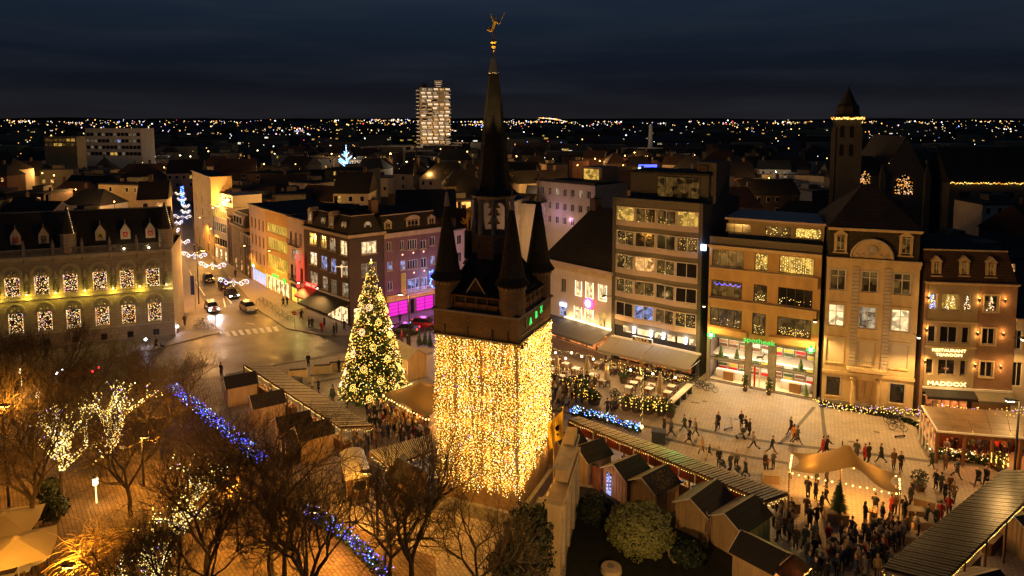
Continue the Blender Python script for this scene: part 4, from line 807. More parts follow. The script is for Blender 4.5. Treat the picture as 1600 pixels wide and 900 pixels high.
for fl in range(5):
    zt = fa.h(969, 322)-fl*step; zb = zt-step*.58; zs_ = zb-step*.20
    mb = MB(); mb.box(.45, Wa-.45, .02, .9, zs_-step*.22+.002, zs_, 'pebble_band'); part('pebble_band', mb, ab)
    for b_ in range(nb):
        x0 = .45+b_*bw; y0_, y1_ = (-.05, -.38) if b_ % 2 == 0 else (-.38, -.05)      # canted bays
        if b_ == 3: y0_, y1_ = -.38, -.05
        M_ = Matrix.Translation((x0, y0_, 0)) @ Matrix.Rotation(atan2(y1_-y0_, bw), 4, 'Z'); L_ = hypot(bw, y1_-y0_)
        mb = MB(M_); mb.box(0, L_, 0, .5, zs_, zb, 'concrete_pink'); mb.box(0, L_, .05, .5, zt, zt+.06, 'concrete_pink'); mb.box(0, .1, .0, .3, zb, zt, 'concrete_pink'); mb.box(L_-.1, L_, .0, .3, zb, zt, 'concrete_pink'); mb.box(0, L_, .34, .9, zb, zt, 'concrete_dark')
        bay_ = part('bay', mb, ab)
        w_ = window(ab, (.1, L_-.1, zb, zt), 2, 1, pane=apane[fl][b_], inset=.08, bar=.07, name='window'); w_.matrix_local = M_
        if apane[fl][b_] in ('room_gold', 'room_dim') :
            n_b = 34 if b_ in (0, 3) else 12
            mb = MB(M_); bulbs(mb, [(random.uniform(.2, L_-.2), .06, zb+.08+(zt-zb-.1)*random.random()**(1.0 if b_ in (0, 3) else 2.5)) for _ in range(n_b)], .035, ['bulb_gold', 'bulb_warm', 'dot_dim'], [3, 2, 3]); part('light_string', mb, ab, kind='stuff')
mb = MB(); ax = [fa.rect((q0, 511, q1, 530)) for q0, q1 in ((971.5, 989), (994, 1016), (1021, 1035.5), (1040.5, 1055), (1056.5, 1070.5), (1075.5, 1089))]
zr0, zr1 = 3.75, 5.75
wall_front(mb, Wa-.45, 2.9, zs_-step*.22, [(max(.5, q[0]), min(q[1], Wa-.5), zr0, zr1) for q in ax], 'black_paint', .4, x0=.45, y=.1); part('restaurant_front', mb, ab)
for q in ax: window(ab, (max(.5, q[0]), min(q[1], Wa-.5), zr0, zr1), 1, 1, pane='room_shop', fr='frame_dark', inset=.2)
for q_ in (991, 1017.5, 1037, 1072):
    u = fa.px(q_, 530)[0]; mb = MB(); mb.cyl((u, -.12), .13, .13, 4.0, 4.7, 'lamp_white', 8); part('wall_lamp', mb, ab)
    lamp(fa.w(u, -.5, 4.4), 20, (1, .85, .65), .12)
mb = MB(); wall_front(mb, Wa-.5, 0, 2.8, [(1.0, Wa-1, .1, 2.5)], 'black_paint', .4, x0=.5, y=.1); part('ground_floor', mb, ab)
window(ab, (1.0, Wa-1, .1, 2.5), 7, 1, pane='room_orange', fr='frame_dark', inset=.2)
mb = MB(); u = fa.px(1004, 540)[0]; mb.box(u-1.4, u+1.4, -.2, .05, 3.0, 3.62, 'frame_white'); mb.box(u-1.33, u+1.33, -.22, -.201, 3.05, 3.57, 'black_paint'); part('name_board', mb, ab)
letters('NATA', .62, ab, (u, -.25, 3.3), 'stone_cream', sx=1.2)
mb = MB(); mb.box(1.2, Wa-.3, 2.4, 9, Ha+.0, Ha+3.4, 'concrete_dark'); mb.box(1.0, Wa-.1, 2.2, 9.2, Ha+3.4, Ha+3.65, 'roof_felt'); mb.box(Wa-2.2, Wa+.3, 3.2, 8, Ha, Ha+5.0, 'concrete_dark'); mb.box(Wa-1.9, Wa-.7, 2.9, 3.4, Ha, Ha+4.6, 'brick_brown'); part('penthouse', mb, ab)
ph_ = Fac.rect(fa, (1027, 270, 1094, 300), 2.4); window(ab, (ph_[0], min(ph_[1], Wa-.6), Ha+.5, Ha+3.1), 5, 2, pane='room_dim', fr='frame_dark', inset=2.27)
u = fa.px(1099, 387)[0]; mb = MB(); mb.box(Wa+.05, Wa+.6, -.6, -.3, fa.h(1099, 390), fa.h(1099, 381), 'lamp_blue'); part('light_box', mb, ab)
awning(None, fa, .1, Wa/2, 3.0, 2.3, 4.0, 'awning_tan', 'tan striped terrace awning under the left half of the apartment block', cheeks=False)
awning(None, fa, Wa/2+.06, Wa+.2, 3.0, 2.3, 4.0, 'awning_tan', 'tan striped terrace awning under the right half of the apartment block')
# pharmacy building
fb = Fac((1103, 594), (1275, 627)); Wb = fb.W; Hb = fb.h(1101, 380)
bb = thing('pharmacy_building', 'ochre four storey building with a bright two level pharmacy shopfront and green crosses', 'building', fb.M)
def b2(x0, y0, x1, y1, z=2.727, ox=1090, oy=310): return (x0/z+ox, y0/z+oy, x1/z+ox, y1/z+oy)
rows = [[(62, 222, 197, 295), (243, 235, 300, 305), (348, 248, 497, 322)], [(58, 352, 190, 422), (238, 370, 296, 440), (342, 382, 490, 462)], [(52, 470, 188, 550), (232, 493, 290, 583), (338, 508, 485, 592)]]
R = [[fb.rect(b2(*q)) for q in row] for row in rows]
for k in range(3):
    z0 = sum(r[2] for r in R[k][::2])/2; z1 = sum(r[3] for r in R[k])/3; R[k] = [(r[0], min(r[1], Wb-.5), (R[k][1][2] if (k == 2 and i == 1) else z0), z1) for i, r in enumerate(R[k])]
shopU = [fb.rect(b2(*q)) for q in ((50, 600, 203, 690), (230, 625, 302, 705), (332, 638, 498, 738))]; shopL = [fb.rect(b2(*q)) for q in ((48, 692, 200, 808), (225, 722, 300, 800), (328, 740, 497, 860))]
zu0 = sum(r[2] for r in shopU)/3; zu1 = sum(r[3] for r in shopU)/3; zl1 = zu0-.25
shopU = [(max(.35, r[0]), min(r[1], Wb-.35), zu0, zu1) for r in shopU]; shopL = [(max(.35, r[0]), min(r[1], Wb-.35), .2, zl1) for r in shopL]
mb = MB(); allh = [q for row in R for q in row]; wall_front(mb, Wb, zu1+.25, Hb, allh, 'plaster_ochre', .3); core(mb, Wb, Hb, 12, 'brick_brown', y0=5.0)
mb.box(0, .3, .3, 5, 0, Hb, 'brick_brown'); mb.box(Wb-.3, Wb, .3, 5, 0, Hb, 'brick_brown'); mb.box(.3, Wb-.3, .301, 5, zu1+.25, Hb, 'brick_brown'); part('wall', mb, bb)
mb = MB(); wall_front(mb, Wb, 0, zu1+.248, shopU+shopL, 'stone_grey', .3); part('shopfront', mb, bb)
pb_ = [['room_dim', 'room_gold', 'room_gold'], ['room_dim', 'room_dim', DK], ['room_dim', 'room_dim', 'room_dim']]
for k in range(3):
    for i, q in enumerate(R[k]):
        w_ = window(bb, q, [4, 2, 4][i], 1, pane=pb_[k][i], fr='frame_dark', bar=.07)
        n_ = [[4, 60, 150], [45, 30, 18], [30, 25, 70]][k][i]; a, b, c, d = q
        if k == 0: pts = [(a+.15+(b-a-.3)*int(random.random()*14)/14, .1, random.uniform(c+.1, d-.1)) for _ in range(n_)]
        elif k == 1 and i == 0: pts = [(a+.3+(b-a-.5)*j/44, .1, d-.35-.25*abs(sin(j*.35))) for j in range(n_)]
        else: pts = [(random.uniform(a+.2, b-.2), .1, c+.12+(d-c)*.4*random.random()) for _ in range(n_)]
        part('light_string', bulbs(MB(), pts, .04, ['bulb_blue', 'bulb_violet'] if (k, i) == (1, 0) else ['bulb_gold', 'dot_dim', 'bulb_warm'], None), w_, kind='stuff')
    zb = min(R[k][0][2], R[k][2][2]); zt2 = zb-.1; zbb = (R[k+1][0][3]+.12) if k < 2 else zu1+.55
    mb = MB(); y_ = -.75
    if k < 2: mb.box(.25, Wb-.25, y_, -.003, zbb+.2, zt2, 'plaster_ochre'); mb.box(.2, Wb-.2, y_-.05, -.003, zt2, zt2+.07, 'stone_cream')
    else: mb.box(.25, R[2][1][0]-.5, y_, -.003, zbb+.1, zt2, 'plaster_ochre'); mb.box(R[2][1][1]+.5, Wb-.25, y_, -.003, zbb+.1, zt2, 'plaster_ochre')
    part('balcony_front', mb, bb)
cornice(bb, Wb, Hb+.02, 'stone_cream', .4, .7)
mb = MB(); mb.box(0, Wb, .1, .4, Hb+.03, Hb+.9, 'pebble_band'); part('parapet', mb, bb)
x = (R[2][1][0]+R[2][1][1])/2; z = R[2][1][3]+.25
mb = MB(); mb.add([(x-1.7, -.35, z), (x+1.7, -.35, z), (x, -.35, z+.75), (x-1.7, 0, z), (x+1.7, 0, z), (x, 0, z+.75)], [(0, 1, 2), (0, 2, 5, 3), (2, 1, 4, 5), (1, 0, 3, 4)], 'stone_grey'); mb.path([(x-1.75, -.4, z), (x, -.4, z+.8), (x+1.75, -.4, z), (x-1.75, -.4, z)], .06, 'stone_cream', 4); part('pediment', mb, bb)
pw = [fb.rect(b2(*q), 2.2) for q in ((120, 75, 228, 118), (290, 72, 400, 112), (418, 82, 540, 115))]
zp = Hb+.3; Hpn = 2.5
mb = MB(); wall_front(mb, Wb-.1, zp-.3, zp+Hpn, [(q[0], min(q[1], Wb-.4), zp+.9, zp+2.0) for q in pw], 'plaster_grey', .3, x0=1.6, y=2.2); mb.box(1.6, Wb-.1, 2.5, 10, zp-.3, zp+Hpn, 'plaster_grey'); mb.box(1.3, Wb+.1, 1.7, 10.3, zp+Hpn, zp+Hpn+.25, 'concrete_pink'); part('penthouse', mb, bb)
for i, q in enumerate(pw):
    window(bb, (q[0], min(q[1], Wb-.4), zp+.9, zp+2.0), 3, 1, pane=[DK, 'room_dim', 'room_gold'][i], inset=2.3, fr='frame_dark')
    if i: part('light_string', bulbs(MB(), [(random.uniform(q[0]+.1, min(q[1], Wb-.4)-.1), 2.3, zp+.95+random.random()) for _ in range([0, 22, 90][i])], .04, ['bulb_gold', 'bulb_warm']), bb, kind='stuff')
# shop interior: a real lit room on two levels
mb = MB(); mb.box(.32, Wb-.32, 4.6, 4.9, 0, zu1+.2, 'plaster_white'); mb.quad((.31, .31, .12), (Wb-.31, .31, .12), (Wb-.31, 4.6, .12), (.31, 4.6, .12), 'stone_cream'); mb.box(.32, Wb-.32, 1.9, 4.59, zl1+.02, zl1+.22, 'plaster_white'); part('shop_interior', mb, bb)
for i in range(9):
    u = 1+(Wb-2)*i/8
    for z in (.15, zl1+.3):
        mb = MB(); mb.box(u-.55, u+.55, 4.15, 4.58, z, z+1.9, 'frame_white')
        for k in range(4): mb.box(u-.5, u+.5, 4.0, 4.14, z+.2+k*.45, z+.5+k*.45, random.choice(['wood_brown', 'sign_red', 'leaf_light', 'cloth_white', 'banner_yellow', 'barrel_wood']))
        part('shelf_unit', mb, bb)
for q in (shopL[0], shopL[2]):
    cx_ = (q[0]+q[1])/2; mb = MB(); mb.box(cx_-1.6, cx_+1.6, 1.5, 2.1, .15, 1.1, 'frame_white'); mb.box(cx_-.6, cx_+.6, .9, 1.4, .15, 1.2, 'barrel_wood'); part('counter', mb, bb)
for i in range(6):
    u = 1+(Wb-2)*(i+.5)/6; mb = MB(); mb.box(u-.7, u+.7, 2.2, 2.4, zu1+.08, zu1+.16, 'lamp_warm'); part('ceiling_light', mb, bb)
    lamp(fb.w(u, 1.2, zu1-.2), 150, (1, .82, .58), .5)
    lamp(fb.w(u, 1.2, zl1-.25), 150, (1, .8, .55), .5)
for q in shopU+shopL:
    mb = MB(); a, b, c, d = q; w = .07; mb.box(a, a+w, .1, .18, c, d, 'frame_dark'); mb.box(b-w, b, .1, .18, c, d, 'frame_dark'); mb.box(a+w, b-w, .1, .18, c, c+w, 'frame_dark'); mb.box(a+w, b-w, .1, .18, d-w, d, 'frame_dark')
    f_ = part('shop_window', mb, bb)
a, b, c, d = shopL[1]; mb = MB(); mb.box((a+b)/2-.05, (a+b)/2+.05, .1, .18, c, d, 'frame_white'); mb.box(a+.3, a+.5, .3, .35, c, d, 'sign_red'); part('door', mb, bb)
a, b, c, d = shopU[1]; cx_ = (a+b)/2; mb = MB(); z = c+.9
mb.tube((cx_-.3, 0, z), (cx_+.3, 0, z+.1), .14, .12, 'leaf_dark'); mb.tube((cx_+.3, 0, z+.1), (cx_+.5, 0, z+.5), .08, .06, 'leaf_dark'); mb.tube((cx_+.45, 0, z+.5), (cx_+.7, 0, z+.42), .07, .04, 'leaf_dark')
for s in (-.3, -.18, .2, .32): mb.tube((cx_+s, 0, z), (cx_+s*1.6, 0, z-.6), .045, .03, 'leaf_dark', 5)
mb.path([(cx_+.45, 0, z+.55), (cx_+.35, 0, z+.8), (cx_+.5, 0, z+.95)], .025, 'leaf_dark', 4); single('reindeer_figure', mb, 'leafy green reindeer leaping in the middle upper pharmacy window', 'decoration', fb.M)
for i in range(4):
    q = [shopU[0], shopU[0], shopU[2], shopL[2]][i]; u = q[0]+(q[1]-q[0])*[.3, .75, .65, .8][i]; mb = MB()
    for k in range(5): mb.lathe((u, .5), [(.42-.07*k, q[2]+.15+.22*k), (.05, q[2]+.5+.22*k)], 'leaf_light', 7)
    single('shop_plant', mb, ['small cone tree left in the upper left pharmacy window', 'small cone tree right in the upper left pharmacy window', 'small cone tree in the upper right pharmacy window', 'small cone tree in the lower right pharmacy window'][i], 'plant', fb.M)
letters('apotheek', .8, bb, (fb.px(1188, 534)[0], -.85, zu1+.55), 'neon_green', name='neon_lettering', sx=1.15)
for q_, (x_, y_) in enumerate(((1111, 523), (1267, 546))):
    u, z = fb.px(x_, y_, -.8); mb = MB(); mb.box(u-.42, u+.42, -.95, -.8, z-.13, z+.13, 'neon_green'); mb.box(u-.13, u+.13, -.96, -.79, z-.42, z+.42, 'neon_green'); mb.box(u-.16, u+.16, -.965, -.785, z-.16, z+.16, 'neon_white'); part('pharmacy_cross', mb, bb)
    lamp(fb.w(u, -1.35, z), 75, (.02, 1, .15), .15)
# mansion
fm = Fac((1283, 632), (1425, 650)); Wm = fm.W; Hm = fm.h(1291, 400)
ms = thing('mansion', 'pale stone mansion with arched central gable and blind shuttered windows, right of the pharmacy', 'building', fm.M)
def b3(x0, y0, x1, y1, z=2.647, ox=1270, oy=300): return (x0/z+ox, y0/z+oy, x1/z+ox, y1/z+oy)
rr = [[(72, 322, 137, 406), (202, 330, 270, 416), (335, 336, 407, 425)], [(65, 466, 130, 553), (190, 477, 262, 568), (325, 487, 400, 579)], [(55, 608, 125, 703), (185, 618, 258, 715), (318, 632, 393, 735)]]
Rm = [[fm.rect(b3(*q)) for q in row] for row in rr]
for k in range(3):
    z0 = sum(r[2] for r in Rm[k])/3; z1 = sum(r[3] for r in Rm[k])/3; Rm[k] = [(r[0], r[1], z0, z1) for r in Rm[k]]
gw = [fm.rect(b3(55, 768, 112, 832)), fm.rect(b3(318, 798, 378, 864))]; gw = [(r[0], r[1], 1.2, 3.3) for r in gw]; gd = fm.rect(b3(160, 765, 268, 870)); gd = (gd[0]+.4, gd[1]-.4, .02, 3.3)
mb = MB(); wall_front(mb, Wm, 0, Hm, [q for row in Rm for q in row]+gw+[gd], 'stone_cream', .3); core(mb, Wm, Hm, 12, 'stone_cream', 'brick_brown'); part('wall', mb, ms)
for k in range(3):
    for i, q in enumerate(Rm[k]):
        if k < 2: window(ms, q, 2, 2, pane=[['room_dim', 'room_dim', 'room_dim'], ['room_cream', 'room_pale', 'room_cream']][k][i], sill='stone_cream', hood='stone_cream' if k == 1 else '', surround='stone_pale', ratio=.68, bar=.08, inset=.15)
        else:
            w_ = window(ms, q, 1, 1, pane='plaster_cream', fr='stone_cream', sill='stone_cream', hood='stone_cream', surround='stone_pale', name='blind_window', inset=.08)
for q in gw: window(ms, q, 1, 1, surround='stone_pale', fr='frame_dark', sill='stone_cream')
window(ms, gd, 2, 3, pane='wood_pale', fr='wood_pale', name='door', inset=.1, bar=.12)
for x in (gd[0]-.35, gd[1]+.35):
    mb = MB(); mb.cyl((x, -.3), .2, .17, .3, 3.4, 'stone_cream', 12); mb.box(x-.26, x+.26, -.56, -.02, 0, .3, 'stone_cream'); mb.box(x-.25, x+.25, -.55, -.02, 3.4, 3.55, 'stone_cream'); part('column', mb, ms)
zbk = Rm[2][1][2]-.25
mb = MB(); mb.box(gd[0]-1.0, gd[1]+1.0, -1.0, -.003, zbk-.25, zbk, 'stone_cream'); bl = part('balcony', mb, ms); mb = MB()
for i in range(24): x = gd[0]-.95+i*(gd[1]-gd[0]+1.9)/23; mb.tube((x, -.95, zbk), (x, -.95, zbk+.9), .02, .02, 'stone_grey', 4)
mb.box(gd[0]-1, gd[1]+1, -.98, -.92, zbk+.9, zbk+.96, 'stone_grey'); part('railing', mb, bl)
for (pxa, pxb) in (((155, 600), (182, 600)), ((289, 600), (316, 600))):
    u0 = fm.px(pxa[0]/2.647+1270, 500)[0]; u1 = fm.px(pxb[0]/2.647+1270, 500)[0]; z = 4.1
    mb = MB()
    while z < Hm-.9: mb.box(u0, u1, -.12, -.003, z, z+.34, 'stone_pale'); z += .4
    part('pilaster', mb, ms)
mb = MB(); mb.box(-.05, Wm+.05, -.16, -.004, 3.75, 4.05, 'stone_cream'); part('string_course', mb, ms)
mb = MB(); mb.box(-.05, Wm+.05, -.12, -.004, 0, .75, 'stone_grey'); part('plinth', mb, ms)
cornice(ms, Wm, Hm+.02, 'stone_cream', .8, .5)
zc2 = fm.h(1291, 354)
mb = MB(); mb.box(.1, Wm-.1, .25, 11, Hm+.02, zc2-.3, 'slate'); part('attic', mb, ms); cornice(ms, Wm, zc2, 'stone_cream', .3, .35)
mb = MB(); mb.add([(-.1, 0, zc2), (Wm+.1, 0, zc2), (Wm+.1, 12, zc2), (-.1, 12, zc2), (Wm/2-.5, 6, zc2+4.2), (Wm/2+.7, 6, zc2+4.2)], [(0, 1, 5, 4), (1, 2, 5), (2, 3, 4, 5), (3, 0, 4)], 'roof_tile_dark'); part('roof', mb, ms)
for q_ in (b3(97, 180, 133, 240), b3(366, 190, 405, 255)):
    r_ = fm.rect(q_, .1); dormer_ped(ms, (r_[0]+r_[1])/2, r_[2], r_[1]-r_[0], r_[3]-r_[2], .15, 'room_dim', depth=.5)
u = fm.px(1362, 395)[0]; Rr = fm.px(1395, 400)[0]-u; n = 18; zz = Hm+.1
mb = MB(); vs = [(u+Rr*cos(pi*i/n), -.15, zz+Rr*.98*sin(pi*i/n)) for i in range(n+1)]+[(u+Rr*cos(pi*i/n), .25, zz+Rr*.98*sin(pi*i/n)) for i in range(n+1)]
mb.add(vs, [tuple(range(n+1))]+[(i, n+1+i, n+2+i, i+1) for i in range(n)], 'stone_cream'); ty = part('tympanum', mb, ms)
mb = MB(); mb.path([(u+Rr*cos(pi*i/n), -.2, zz+Rr*sin(pi*i/n)) for i in range(n+1)], .12, 'stone_pale', 5); part('arch_moulding', mb, ty)
mb = MB(Matrix.Translation((u, -.2, zz+Rr*.42)) @ Matrix.Rotation(pi/2, 4, 'X')); mb.lathe((0, 0), [(.5, -.02), (.55, .08), (.4, .1), (.36, .03), (.001, .05)], 'stone_pale', 14); part('medallion', mb, ty)
for s in (-1, 1): part('relief_scroll', MB().path([(u+s*(.7+.1*k), -.2, zz+.25+.16*sin(k*1.1)) for k in range(9)], .07, 'stone_pale', 5), ty)
# cafe building with bracket lamps
fx = Fac((1434, 652), (1576, 661)); Wx = fx.W; Hx = fx.h(1500, 441)
xb = thing('cafe_building', 'tearoom building with grey rendered bays, red brick piers and paired wall lamps', 'building', fx.M)
def b4(x0, y0, x1, y1, z=3.216, ox=1420, oy=360): return (x0/z+ox, y0/z+oy, x1/z+ox, y1/z+oy)
wx = [((103, 320, 143, 405), dict(pane='room_blue', nx=1)), ((165, 320, 255, 410), dict(pane='room_gold')), ((275, 330, 312, 405), dict(pane='room_dim', nx=1)), ((380, 312, 452, 395), dict(pane='room_dim', surround='stone_cream', sill='stone_cream')),
  ((95, 483, 137, 565), dict(nx=1)), ((155, 482, 245, 570), None), ((265, 492, 305, 572), dict(nx=1)), ((368, 482, 435, 563), dict(surround='stone_cream', sill='stone_cream')), ((85, 647, 125, 722), dict(nx=1)), ((145, 650, 235, 735), None), ((255, 660, 290, 735), dict(nx=1)), ((358, 650, 423, 727), dict(surround='stone_cream', sill='stone_cream'))]
WX = [(fx.rect(b4(*q)), dict(dict(pane=DK, nx=2, bar=.08, fr='stone_pale'), **(k or {}))) for q, k in wx]
for k in range(3):
    z0 = sum(WX[k*4+i][0][2] for i in range(4))/4; z1 = sum(WX[k*4+i][0][3] for i in range(4))/4
    for i in range(4): WX[k*4+i] = ((WX[k*4+i][0][0], WX[k*4+i][0][1], z0, z1), WX[k*4+i][1])
ua = fx.px(1420+85/3.216, 520)[0]; ub = fx.px(1420+338/3.216, 520)[0]
mb = MB(); wall_front(mb, ua, 0, Hx, [], 'brick_orange', .3); wall_front(mb, Wx, 0, Hx, [q for q, _ in WX[3::4]], 'brick_orange', .3, x0=ub); core(mb, Wx, Hx, 11, 'brick_orange', 'brick_brown'); part('wall', mb, xb)
mb = MB(); wall_front(mb, ub, 2.9, Hx-.01, [q for i, (q, _) in enumerate(WX) if i % 4 < 3], 'plaster_grey', .4, x0=ua, y=-.1); part('rendered_bay', mb, xb)
mb = MB(); wall_front(mb, ub, 0, 2.89, [(ua+.3, ub-.3, .1, 2.6)], 'black_paint', .3, x0=ua, y=-.02); part('ground_floor', mb, xb); window(xb, (ua+.3, ub-.3, .1, 2.6), 5, 1, pane='room_orange', fr='frame_dark')
for i, (q, kw) in enumerate(WX):
    w_ = window(xb, q, **kw)
    if i in (0, 1, 2, 3): part('light_string', bulbs(MB(), [((q[0]+q[1])/2+(1-t)*.45*(random.random()*2-1)+(.4 if i == 1 and random.random() < .5 else 0)-(.35 if i == 1 else 0)*.5, .05, q[2]+.1+t*(q[3]-q[2]-.3)) for t in [random.random() for _ in range(40)]], .04, ['bulb_gold', 'bulb_white', 'bulb_pink']), w_, kind='stuff')
for z in (WX[4][0][3]+.75, WX[8][0][3]+1.6): part('ledge', MB().box(ua-.1, ub+.05, -.3, -.101, z-.3, z-.15, 'stone_cream'), xb)
cornice(xb, Wx, Hx+.02, 'stone_cream', .25, .4); mansard(xb, Wx, Hx+.02, fx.h(1500, 394), 11, .8, m='roof_tile_red', left=False)
for q_ in (b4(122, 160, 150, 215), b4(262, 160, 290, 215), b4(394, 165, 424, 222)):
    r_ = fx.rect(q_, .4); dormer_ped(xb, (r_[0]+r_[1])/2, r_[2], r_[1]-r_[0], r_[3]-r_[2], .35, 'room_dim', fr='stone_cream')
letters('RESTAURANT', .42, xb, (fx.px(1420+198/3.216, 546)[0], -.2, fx.h(1482, 547)), 'text_gold', sx=1.25)
letters('TEAROOM', .42, xb, (fx.px(1420+198/3.216, 553)[0], -.2, fx.h(1482, 554)), 'text_gold', sx=1.25)
letters('MADDOX', .62, xb, (fx.px(1420+186/3.216, 599)[0], -.2, fx.h(1478, 599)), 'text_gold', sx=1.35)
lamp(fx.w((ua+ub)/2, -.8, fx.h(1478, 599)), 22, (1, .7, .3), .3)
for x_, y_ in ((58, 334), (47, 497), (38, 655), (352, 348), (480, 352), (342, 517), (470, 520), (330, 677), (457, 685)):
    u, z = fx.px(1420+x_/3.216, 360+y_/3.216); u = min(max(u, .3), Wx-.15); mb = MB(); mb.cyl((u, -.2), .09, .09, z-.18, z+.18, 'frame_dark', 8); mb.cyl((u, -.2), .07, .07, z+.181, z+.2, 'lamp_orange', 8); part('wall_lamp', mb, xb)
    for s in (1, -1): lamp(fx.w(u, -.3, z+s*.32), 14, (1, .52, .16), .06)
awning(None, fx, ua, ub, 3.3, 2.8, 1.2, 'awning_black', 'dark awning over the tearoom door under the lit café name'); awning(None, fx, ub+.1, Wx, 3.3, 2.7, 1.3, 'awning_tan', 'beige awning on the brick pier side of the tearoom')
fz = Fac((1577, 661), (1700, 672)); zH = fz.h(1590, 498)
front('town_house', 'plain beige house with two window rows at the right edge', (1577, 661), (1700, 672), None, [([(1582, 516, 1597, 546), (1612, 516, 1632, 546)], dict(nx=2, pane=DK)), ([(1581, 566, 1597, 604), (1612, 566, 1632, 604)], dict(nx=2, pane=DK))], 'plaster_cream', 11, H=zH)
lamp(fm.w(Wm-.5, -3.0, 7.5), 60, (1, .8, .5), .2)
# ================================================ town behind the fronts
def rbox(name, label, cx, cy_, w, d, h, wm, rz=0, roof='flat', rm='roof_tile_dark', wins=0, lit=.25, cat='house', group=None, lits=('room_gold', 'room_pale', 'room_warm', 'room_dim'), chim=True):
    M = TR((cx, cy_, 0), rz); r = thing(name, label, cat, M, group)
    mb = MB(); mb.box(-w/2, w/2, -d/2, d/2, 0, h, wm); part('wall', mb, r)
    mb = MB()
    if roof == 'flat': mb.box(-w/2-.15, w/2+.15, -d/2-.15, d/2+.15, h+.002, h+.35, 'roof_felt'); mb.box(-w*.2, w*.1, 0, d*.3, h+.35, h+1.6, 'concrete_dark')
    else:
        e = .3; k = 0 if roof == 'gable' else d*.35; g = d*.42
        mb.add([(-w/2-e, -d/2-e, h), (w/2+e, -d/2-e, h), (w/2+e, d/2+e, h), (-w/2-e, d/2+e, h), (-w/2-e+k, 0, h+g), (w/2+e-k, 0, h+g)], [(0, 1, 5, 4), (2, 3, 4, 5), (1, 2, 5), (3, 0, 4), (3, 2, 1, 0)], rm)
    rf = part('roof', mb, r)
    if chim: mb = MB(); x = random.uniform(-w*.35, w*.35); mb.box(x-.35, x+.35, -.3, .4, h, h+(d*.42 if roof != 'flat' else 0)+1.3, 'brick_brown'); part('chimney', mb, rf)
    if wins:
        n = max(2, int(w/2.4)); fl = max(1, int(h/3))
        for k in range(fl):
            for i in range(n):
                if random.random() > wins: continue
                x = -w/2+w*(i+.5)/n; z = h-1.9-k*2.9; mb = MB()
                if z < 2: continue
                on = random.random() < lit; mb.box(x-.5, x+.5, -d/2-.04, -d/2+.02, z-.1, z+1.3, 'frame_white')
                wf = part('window', mb, r); mb = MB(); mb.box(x-.42, x+.42, -d/2-.06, -d/2-.041, z, z+1.2, random.choice(lits) if on else 'glass_dark'); part('pane', mb, wf)
    return r
random.seed(11)
def at(x, Y): return (x-CX)/F*Y
placed = []
def free(x, y, r):
    return all((x-a)**2+(y-b)**2 > (r+c)**2 for a, b, c in placed)
# named landmarks first -------------------------------------------------
def lm(px, Y, r): placed.append((at(px, Y), Y, r)); return at(px, Y)
for px_, Y, r in ((290, 150, 14), (285, 180, 14), (280, 215, 12), (300, 130, 10), (1322, 180, 9), (1415, 175, 13), (1545, 170, 16), (677, 550, 22), (880, 150, 16), (825, 140, 9), (845, 140, 6), (180, 330, 22), (95, 360, 14), (543, 300, 7), (715, 122, 8)): placed.append((at(px_, Y), Y, r))
# high-rise with lit balconies
X0 = at(677, 550); hr = thing('residential_tower', 'tall pale residential tower with stacked lit balconies on the skyline', 'tower block', TR((X0, 550, 0), radians(12)))
mb = MB(); mb.box(-11, 11, -9, 9, 0, 55, 'plaster_grey'); mb.box(1, 7, -5, 4, 55.1, 61, 'plaster_white'); mb.box(-8, -5, -4, 0, 55.1, 59, 'dark_metal'); part('core', mb, hr)
emis('balcony_glow', (1, .74, .45), .75); mat('balcony_white', (.55, .48, .38), .6, .1, 2)
for k in range(16):
    z = 8+k*2.95
    for i in range(5):
        x = -10.5+i*4.6; cx_ = x+2.1+((.9) if k % 2 else 0)
        if i == 3 and k in (10, 12, 13, 14): continue
        mb = MB(); mb.box(cx_-1.7, cx_+1.7, -11.2-(i % 2)*.6, -9.05, z, z+.9, 'balcony_white'); mb.box(cx_-1.6, cx_+1.6, -10.6, -9.05, z+.92, z+1.0, 'balcony_white'); mb.box(cx_-1.7, cx_+1.7, -9.04, -9.01, z+1.05, z+2.2, random.choice(['balcony_glow', 'balcony_glow', 'glass_dark', 'room_pale', 'room_warm']))
        part('balcony', mb, hr)
    for s in (1, -1): mb = MB(); mb.box(s*12.4-1.2, s*12.4+1.2, -8, 2, z, z+.9, 'balcony_white'); part('balcony', mb, hr)
for i in range(3): mb = MB(); mb.box(2, 6, -5.05, -5.01, 56+i*1.6, 56.2+i*1.6, 'balcony_glow'); part('lit_strip', mb, hr)
for x, z in ((-22, 12), (0, 12), (20, 12), (-14, 34), (14, 34)): lamp((X0+x*1.1, 550-32, z+6), 5200, (1, .68, .4), 1.0)
# saint martin style church
cx_ = at(1322, 180); ch = thing('church_tower', 'dark stone church tower with a ring of golden lights under its spire', 'church tower', TR((cx_, 180, 0), radians(-26), .86) @ Matrix.Translation((0, 0, 5.1)))
mb = MB(); mb.box(-3.9, 3.9, -3.9, 3.9, -5.1, 31, 'concrete_dark'); part('shaft', mb, ch)
for sx in (-1, 1):
    for sy in (-1, 1): mb = MB(); mb.box(sx*3.6-.6, sx*3.6+.6, sy*3.6-.6, sy*3.6+.6, -5.1, 28.5, 'concrete_dark'); mb.box(sx*3.5-.4, sx*3.5+.4, sy*3.5-.4, sy*3.5+.4, 28.5, 31, 'stone_grey'); part('buttress', mb, ch)
for z in (20, 25.5):
    for x in (-1.3, 1.3): mb = MB(); mb.box(x-.55, x+.55, -3.98, -3.85, z, z+3.4, 'black_paint'); part('belfry_opening', mb, ch)
mb = MB(); mb.box(-4.4, 4.4, -4.4, 4.4, 31, 31.6, 'stone_grey'); part('gallery', mb, ch)
